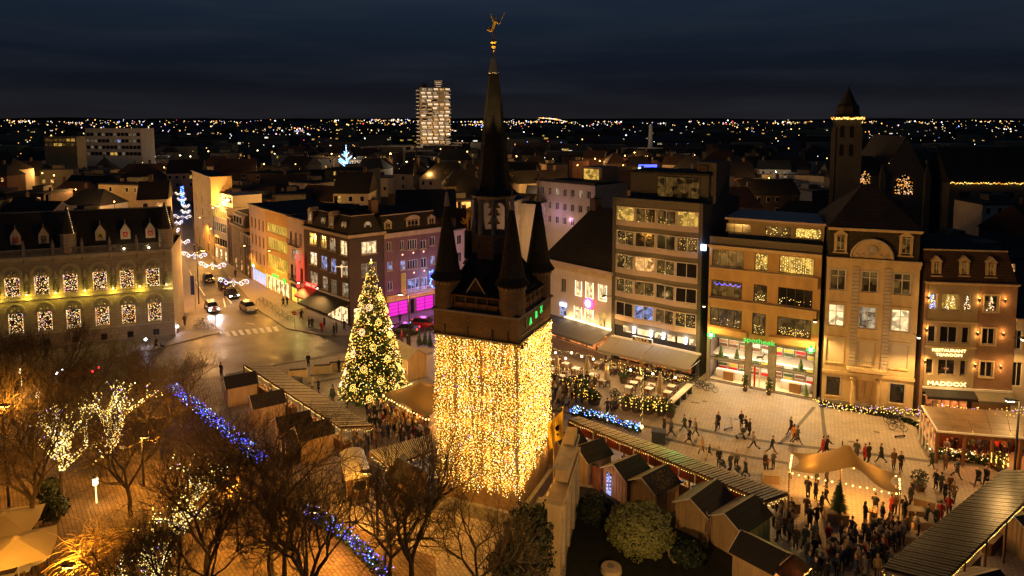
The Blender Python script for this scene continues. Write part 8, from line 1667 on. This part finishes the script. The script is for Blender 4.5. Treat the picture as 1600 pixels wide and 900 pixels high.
# ================================================ people
def capsule_body(pose, seed=0):
    """one continuous figure: tapered limbs, torso, neck and head merged by voxel remesh, then coloured by nearest body region"""
    S = []        # (a, b, ra, rb, material)
    def seg(a, b, ra, rb, m): S.append((Vector(a), Vector(b), ra, rb, m))
    P = dict(hipz=.92, lean=0, fl=.0, fr=.0, kl=0, kr=0, al=(.06, .12), ar=(.06, .12), long=True, hat=False, seat=False, hood=False, bag=False); P.update(pose); seat = P['seat']
    hz = .5 if seat else P['hipz']; ln = P['lean']; sh = Vector((ln, 0, hz+.50)); hip = Vector((0, 0, hz))
    for s, f, k in ((-1, P['fl'], P['kl']), (1, P['fr'], P['kr'])):
        h0 = hip+Vector((0, s*.1, 0))
        if seat: kn = h0+Vector((.43, s*.04, .0)); an = kn+Vector((.05, 0, -.42))
        else: kn = h0+Vector((f*.42+max(0, k)*.1, 0, -.42)); an = Vector((h0.x+f*.85-k*.22, h0.y, .09+k*.12))
        seg(h0, kn, .098, .07, 'trousers'); seg(kn, an, .068, .045, 'trousers'); seg(an, an+Vector((.17, 0, -.045)), .05, .04, 'shoe')
    seg(hip+Vector((0, 0, -.02)), hip+Vector((ln*.4, 0, .25)), .155, .145, 'coat'); seg(hip+Vector((ln*.4, 0, .25)), sh-Vector((0, 0, .05)), .145, .165, 'coat')
    for s in (-1, 1): seg(sh+Vector((0, s*.02, -.03)), sh+Vector((0, s*.17, -.02)), .12, .085, 'coat')
    if P['long'] and not seat: seg(hip+Vector((0, 0, .0)), hip+Vector((0, 0, -.3)), .165, .185, 'coat')
    hd = sh+Vector((ln*.3+.01, 0, .27)); seg(sh, hd-Vector((0, 0, .08)), .065, .055, 'skin'); seg(hd+Vector((.01, 0, -.02)), hd+Vector((0, 0, .05)), .085, .098, 'skin'); seg(hd+Vector((.095, 0, .0)), hd+Vector((.11, 0, -.01)), .018, .014, 'skin')
    seg(hd+Vector((-.03, 0, .03)), hd+Vector((-.015, 0, .085)), .098, .09, 'hair_dark' if not P['hat'] else 'hat')
    if P['hat']: seg(hd+Vector((-.01, 0, .1)), hd+Vector((-.01, 0, .14)), .085, .06, 'hat')
    if P.get('hair'): seg(hd+Vector((-.06, 0, .0)), hd+Vector((-.08, 0, -.17)), .085, .06, 'hair_dark')
    if P.get('scarf'): seg(sh+Vector((.02, -.05, .08)), sh+Vector((.02, .05, .08)), .085, .085, 'hat')
    hands = []
    for s, (fw, bend) in ((-1, P['al']), (1, P['ar'])):
        s0 = sh+Vector((0, s*.2, -.03)); el = s0+Vector((fw*.5-.04, s*.05, -.27+abs(fw)*.10)); wr = el+Vector((bend, -s*.02 if bend < .2 else -s*.08, -.24+bend*.75)); seg(s0, el, .07, .055, 'coat'); seg(el, wr, .052, .038, 'coat'); hands.append((wr, (wr-el).normalized(), s))
        seg(wr, wr+(wr-el).normalized()*.06, .034, .034, 'skin')
    bm = bmesh.new()
    for a, b, ra, rb, m in S:
        d = b-a; L = max(d.length, 1e-4); u = d.normalized(); Q = u.to_track_quat('Z', 'Y').to_matrix().to_4x4(); Q.translation = a; n = 10; rings = [(-ra, .0), (-ra*.7, ra*.71), (0, ra), (L*.5, (ra+rb)/2), (L, rb), (L+rb*.7, rb*.71), (L+rb, 0)]; R = []
        for z, r in rings:
            if r == 0: R.append([bm.verts.new(Q @ Vector((0, 0, z)))])
            else: R.append([bm.verts.new(Q @ Vector((r*cos(2*pi*i/n), r*sin(2*pi*i/n), z))) for i in range(n)])
        for i in range(n):
            j = (i+1) % n; bm.faces.new((R[0][0], R[1][j], R[1][i])); bm.faces.new((R[-1][0], R[-2][i], R[-2][j]))
            for k in range(1, len(R)-2): bm.faces.new((R[k][i], R[k][j], R[k+1][j], R[k+1][i]))
    me = bpy.data.meshes.new('person_src'); bm.to_mesh(me); bm.free(); o = bpy.data.objects.new('person_src', me); COL.objects.link(o)
    md = o.modifiers.new('r', 'REMESH'); md.mode = 'VOXEL'; md.voxel_size = .026; md.use_smooth_shade = True; sm = o.modifiers.new('s', 'SMOOTH'); sm.iterations = 2; sm.factor = .5
    dc = o.modifiers.new('d', 'DECIMATE'); dc.ratio = .35
    dg = bpy.context.evaluated_depsgraph_get(); m2 = bpy.data.meshes.new_from_object(o.evaluated_get(dg)); bpy.data.objects.remove(o)
    names = ['coat', 'trousers', 'skin', 'hair_dark', 'shoe', 'hat']; m2.materials.clear()
    V = [v.co.copy() for v in m2.vertices]; fs = [tuple(p.vertices) for p in m2.polygons]; mi = []
    for p in m2.polygons:
        c = p.center; best = 9; bmn = 'coat'
        for a, b, ra, rb, m in S:
            d = b-a; t = max(0, min(1, (c-a).dot(d)/max(d.length_squared, 1e-8))); q = (c-(a+d*t)).length-(ra+(rb-ra)*t)
            if q < best-.004: best = q; bmn = m
        mi.append(names.index(bmn))
    # five separate curled fingers on each hand
    hb = MB()
    for wr, d, s in hands:
        side = Vector((1, 0, 0)) if abs(d.x) < .6 else Vector((0, 1, 0)); base = wr+d*.08
        for k, ln_ in enumerate((.062, .075, .07, .055)):
            st = base+side*(k-1.5)*.019; mid_ = st+d*ln_*.55; hb.tube(st, mid_, .0095, .0085, 'skin', 4, False); hb.tube(mid_, mid_+(d*.6+Vector((0, -s*.6, 0))).normalized()*ln_*.5, .0085, .007, 'skin', 4)
        th0 = wr+d*.03+side*.03; hb.tube(th0, th0+(d*.6+side*.7).normalized()*.055, .011, .009, 'skin', 4)
    off = len(V); allv = [tuple(v) for v in V]+hb.v; allf = fs+[tuple(i+off for i in f) for f in hb.f]; mi += [names.index('skin')]*len(hb.f)
    me = bpy.data.meshes.new('person'); me.from_pydata(allv, [], allf)
    for n_ in names: me.materials.append(MATS[n_])
    me.polygons.foreach_set('material_index', mi); me.polygons.foreach_set('use_smooth', [True]*len(mi)); me.update(); bpy.data.meshes.remove(m2); return me
POSE = {
 'standing': dict(fl=.03, fr=-.04), 'hands in pockets': dict(fl=.0, fr=.05, al=(-.05, .14), ar=(-.05, .14), long=False, hat=True), 'holding a drink': dict(al=(.15, .22), ar=(.05, .1), fl=.05, hair=True, long=False),
 'in woolly hat': dict(hat=True, fl=.06, fr=-.03, scarf=True), 'walking': dict(hipz=.89, lean=.05, fl=.42, fr=-.38, kr=.5, al=(-.35, .08), ar=(.38, .12)), 'long-haired walking': dict(hipz=.89, lean=.04, fl=-.36, fr=.4, kl=.5, al=(.3, .1), ar=(-.3, .06), hair=True),
 'walking briskly': dict(hipz=.87, lean=.09, fl=.5, fr=-.48, kr=.7, al=(-.42, .12), ar=(.42, .16), long=False), 'walking in scarf': dict(hipz=.9, lean=.06, fl=.34, fr=-.3, kr=.4, al=(.12, .16), ar=(.1, .2), hat=True, scarf=True),
 'leaning forward': dict(lean=.16, al=(.5, .2), ar=(.45, .22), long=False), 'seated': dict(seat=True, al=(.3, .2), ar=(.3, .2), long=False), 'pushing a buggy': dict(hipz=.9, lean=.1, fl=.3, fr=-.3, kr=.3, al=(.5, .2), ar=(.5, .2))}
PM = {k: capsule_body(v) for k, v in POSE.items()}
COLS = {'black': (.015, .015, .018, 1), 'dark blue': (.02, .03, .07, 1), 'dark grey': (.06, .06, .065, 1), 'dark green': (.03, .05, .03, 1), 'brown': (.12, .06, .03, 1), 'camel': (.32, .20, .09, 1), 'cream': (.5, .42, .3, 1), 'dark red': (.25, .02, .02, 1), 'grey': (.18, .17, .17, 1), 'red': (.38, .03, .03, 1), 'orange': (.6, .22, .05, 1), 'white': (.6, .57, .5, 1)}
WT = ['camel', 'cream', 'red', 'brown', 'grey', 'white']+['black']*7+['dark blue']*4+['dark grey']*4+['dark green']*2+['brown']*3+['camel']*2+['cream', 'grey', 'grey', 'dark red', 'black', 'black']
def person(x, y, place, pose=None, col=None, rz=None, z=0.0, s=None, grp=None, pos=None, child=False):
    pose = pose or random.choice(['standing', 'hands in pockets', 'holding a drink', 'in woolly hat', 'standing', 'walking', 'long-haired walking']); col = col or random.choice(WT); q = pos or gp(x, y, z); s = s or (random.uniform(.62, .72) if child else random.uniform(.95, 1.07))
    rz = rz if rz is not None else random.uniform(-pi, pi); o = bpy.data.objects.new('person', PM[pose]); COL.objects.link(o); o.matrix_world = TR((q.x, q.y, q.z), rz, s)
    v = random.uniform(.8, 1.2); c = COLS[col]; o.color = (c[0]*v, c[1]*v, c[2]*v, 1); o['label'] = f"{'child' if child else 'person'} in {col} {'coat' if POSE[pose].get('long', True) else 'jacket'} {pose} {place}"; o['category'] = 'person'; o['group'] = grp or f"people {place}"; TOPS.append(o); return o
Wk = ['walking', 'long-haired walking', 'walking briskly', 'walking in scarf']
random.seed(61)
sq = 'on the open square'
for x, y, p, c, rz, ch_ in ((1037.6, 676.5, 'standing', 'black', .2, 0), (1048, 682, 'long-haired walking', 'dark grey', -.2, 0), (1069.6, 674, 'walking', 'dark green', 2.8, 0), (1078, 671, 'standing', 'black', 1, 1), (1087, 681, 'walking in scarf', 'grey', 2.9, 0), (1076.7, 694, 'walking', 'black', -.3, 0), (1118.5, 674, 'holding a drink', 'dark grey', 3, 1), (1122, 671, 'standing', 'black', -2.5, 0), (1158, 669, 'standing', 'black', -1.4, 0), (1166.5, 678, 'pushing a buggy', 'black', 3.0, 0), (1171, 681, 'in woolly hat', 'black', 2.6, 0), (1178, 702, 'walking briskly', 'grey', 2.9, 0), (1236, 679, 'walking', 'black', -2.9, 0), (1240, 691, 'long-haired walking', 'orange', .1, 0), (1245.6, 694, 'walking', 'dark grey', -.1, 0), (1205.6, 709, 'walking briskly', 'black', 0, 0), (1096, 710, 'walking in scarf', 'camel', .4, 0), (1108, 712, 'walking', 'black', .3, 1), (1123, 730, 'standing', 'black', -1.5, 0), (1141, 737, 'in woolly hat', 'dark grey', 2, 0), (1150, 733, 'holding a drink', 'grey', -2, 0), (1165, 746, 'walking', 'black', -2.8, 0), (1195, 736, 'standing', 'black', -1, 0), (1199, 733, 'holding a drink', 'dark red', -1, 1), (1208, 734, 'hands in pockets', 'dark grey', 2, 0), (1103, 721, 'standing', 'cream', 1, 1)): person(x, y, sq, p, c, rz, child=bool(ch_))
pt = 'behind the big tent'
for x, y, p, c, rz in ((1285, 711, 'walking', 'dark red', 0), (1291, 710, 'pushing a buggy', 'black', 0), (1338, 718, 'standing', 'dark grey', 1), (1351, 722, 'in woolly hat', 'red', 2), (1357, 723, 'standing', 'black', 2), (1377, 723, 'walking', 'black', 3), (1396, 733, 'standing', 'brown', -1.5), (1407, 736, 'standing', 'black', -1.5)): person(x, y, pt, p, c, rz)
ut = 'under the big tent'
for x, y, p, c, rz in ((1262, 778, 'standing', 'dark grey', 1), (1276, 759, 'leaning forward', 'black', 1), (1274, 782, 'standing', 'black', 0), (1284, 801, 'standing', 'dark grey', 2), (1289, 792, 'walking briskly', 'black', .2), (1291, 762, 'standing', 'black', 3), (1260, 807, 'standing', 'brown', 1), (1276, 820, 'walking', 'black', -1.5), (1265, 826, 'in woolly hat', 'black', 1), (1351, 819, 'holding a drink', 'black', 0), (1378, 820, 'hands in pockets', 'black', 3.1), (1392, 806, 'standing', 'dark red', 0), (1399, 792, 'in woolly hat', 'brown', 2), (1412, 808, 'standing', 'black', 1), (1422, 789, 'standing', 'dark grey', 2), (1367, 796, 'seated', 'black', 1), (1388, 830, 'seated', 'dark grey', 2)): person(x, y, ut, p, c, rz)
dr_ = 'beside the wide dark canopy'
for x, y, p, c in ((1462, 764, 'standing', 'black'), (1476, 783, 'standing', 'black'), (1490, 783, 'long-haired walking', 'camel'), (1398, 802, 'holding a drink', 'brown'), (1413, 812, 'standing', 'black'), (1446, 824, 'leaning forward', 'black'), (1462, 825, 'in woolly hat', 'dark green'), (1469, 818, 'standing', 'dark red'), (1482, 808, 'holding a drink', 'dark red'), (1435, 838, 'leaning forward', 'cream'), (1392, 834, 'seated', 'camel'), (1470, 770, 'standing', 'dark grey'), (1484, 772, 'standing', 'brown'), (1424, 782, 'standing', 'dark grey')): person(x, y, dr_, p, c)
pg = 'past the pavilion hedge'
for x, y, c, rz in ((1456, 732, 'dark green', 2), (1477, 735, 'brown', 1), (1495, 746, 'dark grey', -1), (1528, 759, 'black', -2.6), (1541, 759, 'black', -2.6)): person(x, y, pg, random.choice(Wk), c, rz)
cr = 'in crowd below big tent'; pc = [(1243, 858), (1258, 857)]; person(1243, 858, cr, 'standing', 'brown'); person(1258, 857, cr, 'walking', 'dark grey')
def crowd(n, poly_, place, mind=.55, poses=None):
    k = t = 0
    while k < n and t < 4000:
        t += 1; u, v = random.random(), random.random(); a, b, c, d = poly_; x = (a[0]*(1-u)+b[0]*u)*(1-v)+(d[0]*(1-u)+c[0]*u)*v; y = (a[1]*(1-u)+b[1]*u)*(1-v)+(d[1]*(1-u)+c[1]*u)*v; q = gp(x, y)
        if all((q-w).length > mind for w in PC): PC.append(q); person(x, y, place, random.choice(poses) if poses else None); k += 1
PC = []; ST_ = ['standing', 'hands in pockets', 'holding a drink', 'in woolly hat', 'leaning forward']
crowd(48, ((1256, 850), (1412, 838), (1382, 905), (1262, 915)), cr, .62, ST_); crowd(12, ((1352, 850), (1420, 838), (1400, 865), (1370, 885)), cr, .5, ST_); crowd(14, ((1200, 800), (1236, 806), (1240, 850), (1215, 850)), 'by long canopy end', .5, ST_)
crowd(30, ((572, 650), (615, 646), (640, 690), (585, 686)), 'in left market crowd', .5, ST_); crowd(34, ((622, 660), (668, 655), (672, 692), (626, 700)), 'under small tent', .5, ST_); crowd(9, ((540, 700), (585, 690), (590, 712), (556, 720)), 'behind the wagon', .6, ST_)
crowd(26, ((860, 598), (935, 606), (930, 628), (862, 640)), 'on left terrace', .8, ST_+['seated']); crowd(16, ((945, 572), (1075, 594), (1060, 604), (945, 582)), 'under tan awnings', .8, ['seated', 'standing', 'holding a drink'])
crowd(22, ((1470, 706), (1600, 716), (1600, 700), (1466, 692)), 'in the glass pavilion', .55, ['seated', 'standing', 'holding a drink'])
for x, y, p, c, rz in ((879, 640, 'standing', 'dark grey', 0), (885, 642, 'walking briskly', 'grey', 0), (903, 642, 'standing', 'dark grey', -1.5), (949, 648, 'walking', 'black', 2), (955, 646, 'walking in scarf', 'dark grey', -1)): person(x, y, 'behind the icy blue hedge', p, c, rz)
for x, y, p, c, pl_ in ((274, 501, 'standing', 'black', 'at the town hall corner'), (281, 499, 'standing', 'black', 'at the town hall corner'), (289, 510, 'standing', 'brown', 'at the town hall corner'), (244, 546, 'walking', 'black', 'in front of the town hall'), (482, 573, 'standing', 'black', 'by the barriers'), (346, 589, 'standing', 'black', 'behind the upper left hut'), (498, 615, 'standing', 'black', 'beside the brown canopy'), (488, 609, 'standing', 'cream', 'beside the brown canopy'), (530, 582, 'standing', 'black', 'left of the Christmas tree'), (520, 628, 'standing', 'black', 'left of the Christmas tree'), (543, 637, 'leaning forward', 'black', 'left of the Christmas tree'),
  (443, 479, 'walking', 'black', 'outside the shops'), (449, 478, 'standing', 'black', 'outside the shops'), (471, 500, 'walking', 'black', 'outside the shops'), (483, 514, 'standing', 'black', 'near the black awning'), (488, 513, 'standing', 'dark grey', 'near the black awning'), (503, 520, 'standing', 'red', 'near the black awning'), (507, 512, 'standing', 'black', 'near the black awning'), (522, 524, 'standing', 'black', 'near the black awning'), (526, 521, 'in woolly hat', 'dark grey', 'near the black awning'), (538, 517, 'walking', 'black', 'near the black awning'), (368, 434, 'standing', 'black', 'up the decorated street'), (304, 393, 'standing', 'black', 'up the decorated street'), (311, 395, 'walking', 'dark grey', 'up the decorated street'),
  (625, 505, 'walking', 'black', 'beyond the Christmas tree'), (633, 583, 'standing', 'black', 'right of the Christmas tree'), (637, 589, 'standing', 'dark grey', 'right of the Christmas tree'), (655, 576, 'standing', 'black', 'right of the Christmas tree'), (628, 535, 'standing', 'red', 'by the little kiosk'), (637, 541, 'standing', 'black', 'by the little kiosk'), (640, 546, 'walking', 'dark grey', 'by the little kiosk')): person(x, y, pl_, p, c)
def buggy(label, x, y, rz):
    t = thing('pushchair', label, 'pushchair', TR(gp(x, y), rz)); part('seat', MB().add([(-.25, -.22, .45), (.25, -.22, .4), (.25, .22, .4), (-.25, .22, .45), (-.4, -.22, .95), (-.4, .22, .95)], [(0, 1, 2, 3), (0, 3, 5, 4), (3, 2, 1, 0), (4, 5, 3, 0)], 'plastic_dark'), t); part('hood', MB().lathe((-.25, 0), [(.28, .75), (.27, .95), (.15, 1.08), (.02, 1.12)], 'plastic_dark', 8), t)
    part('frame', MB().tube((-.6, -.2, 1.05), (.35, -.2, .12), .02, .02, 'zinc', 4).tube((-.6, .2, 1.05), (.35, .2, .12), .02, .02, 'zinc', 4).tube((-.6, -.2, 1.05), (-.6, .2, 1.05), .02, .02, 'zinc', 4), t)
    for a in (-.35, .35):
        for b in (-.22, .22): part('wheel', MB(Matrix.Translation((a, b, .12)) @ Matrix.Rotation(pi/2, 4, 'X')).lathe((0, 0), [(.12, -.02), (.12, .02), (.04, .025)], 'tyre', 10), t)
for a in (('dark pushchair pushed across the open square', 1157, 685, 3.0), ('dark pushchair parked in the row by the long canopy', 1131, 735, .5), ('pushchair standing right by the long canopy row', 1156, 745, .3), ('black pushchair under the big tent beside the high table', 1368, 829, 1.0)): buggy(*a)
# high tables in the crowd and under the tents, barrels
for x, y, lb in ((1364, 818, 'under the big tent'), (1300, 868, 'in crowd below big tent'), (1330, 875, 'in crowd below big tent'), (1370, 862, 'in crowd below big tent'), (1285, 890, 'in crowd below big tent'), (1350, 892, 'in crowd below big tent'), (600, 672, 'left of the small tent'), (566, 712, 'by the belfry side canopy'), (645, 676, 'under small tent'), (590, 690, 'left of the small tent')):
    t = thing('standing_table', f'tall round standing table with drinks {lb}', 'standing table', (*gp(x, y).xy, 0)); part('top', MB().cyl((0, 0), .42, .42, 1.08, 1.12, 'barrel_wood', 14), t); part('stem', MB().cyl((0, 0), .28, .28, 0, 1.079, 'barrel_wood', 12), t)
    for k in range(5): part('cup', MB().cyl((.28*cos(k*1.3), .28*sin(k*1.3)), .04, .045, 1.121, 1.24, 'cloth_white', 7), t)
# scooters and dog
q = gp(254, 546); t = thing('dog', 'small dark dog beside the person in front of the town hall', 'dog', TR((q.x, q.y, .12), 2.8)); mb = MB(); mb.tube((-.3, 0, .38), (.22, 0, .42), .12, .14, 'black_paint', 8); mb.tube((.22, 0, .46), (.38, 0, .62), .08, .07, 'black_paint', 6); mb.tube((.36, 0, .62), (.55, 0, .58), .08, .04, 'black_paint', 6); mb.tube((-.32, 0, .42), (-.5, 0, .62), .03, .015, 'black_paint', 5)
for a in (-.27, .2):
    for b in (-.08, .08): mb.tube((a, b, .36), (a-.04, b, .18), .05, .03, 'black_paint', 5); mb.tube((a-.04, b, .18), (a, b, .0), .03, .025, 'black_paint', 5)
for b in (-.05, .05): mb.tube((.36, b, .66), (.34, b*1.4, .76), .03, .01, 'black_paint', 4)
part('body', mb, t)
# ------------------------------------------------ labels that single each thing out
_U = 'first second third fourth fifth sixth seventh eighth ninth'.split(); _T = 'twenty thirty forty fifty sixty seventy eighty ninety'.split()
ORD = _U+'tenth eleventh twelfth thirteenth fourteenth fifteenth sixteenth seventeenth eighteenth nineteenth'.split()
for _t in _T: ORD += [_t[:-1]+'ieth']+[f'{_t}-{u}' for u in _U]
bpy.context.view_layer.update()
def anchor(o):
    cs = [o]+list(o.children); ms = [c for c in cs if c.type == 'MESH' and len(c.data.vertices)]
    m = ms[0] if ms else o
    return m.matrix_world @ (sum((Vector(v) for v in m.bound_box), Vector())/8) if ms else o.matrix_world.translation
by = {}
for o in TOPS: by.setdefault(o.get('label'), []).append(o)
for lb, L in by.items():
    if len(L) < 2: continue
    L.sort(key=lambda o: scr(anchor(o))[0]); n = len(L)
    for i, o in enumerate(L):
        w = 'left one' if n == 2 and i == 0 else 'right one' if n == 2 else 'leftmost' if i == 0 else 'rightmost' if i == n-1 else 'middle one' if n == 3 else ORD[i]+' from left'
        o['label'] = f'{lb}, {w}'
for o in TOPS:
    n = len(o['label'].split())
    if n > 16: print('LONG', n, o['label'])
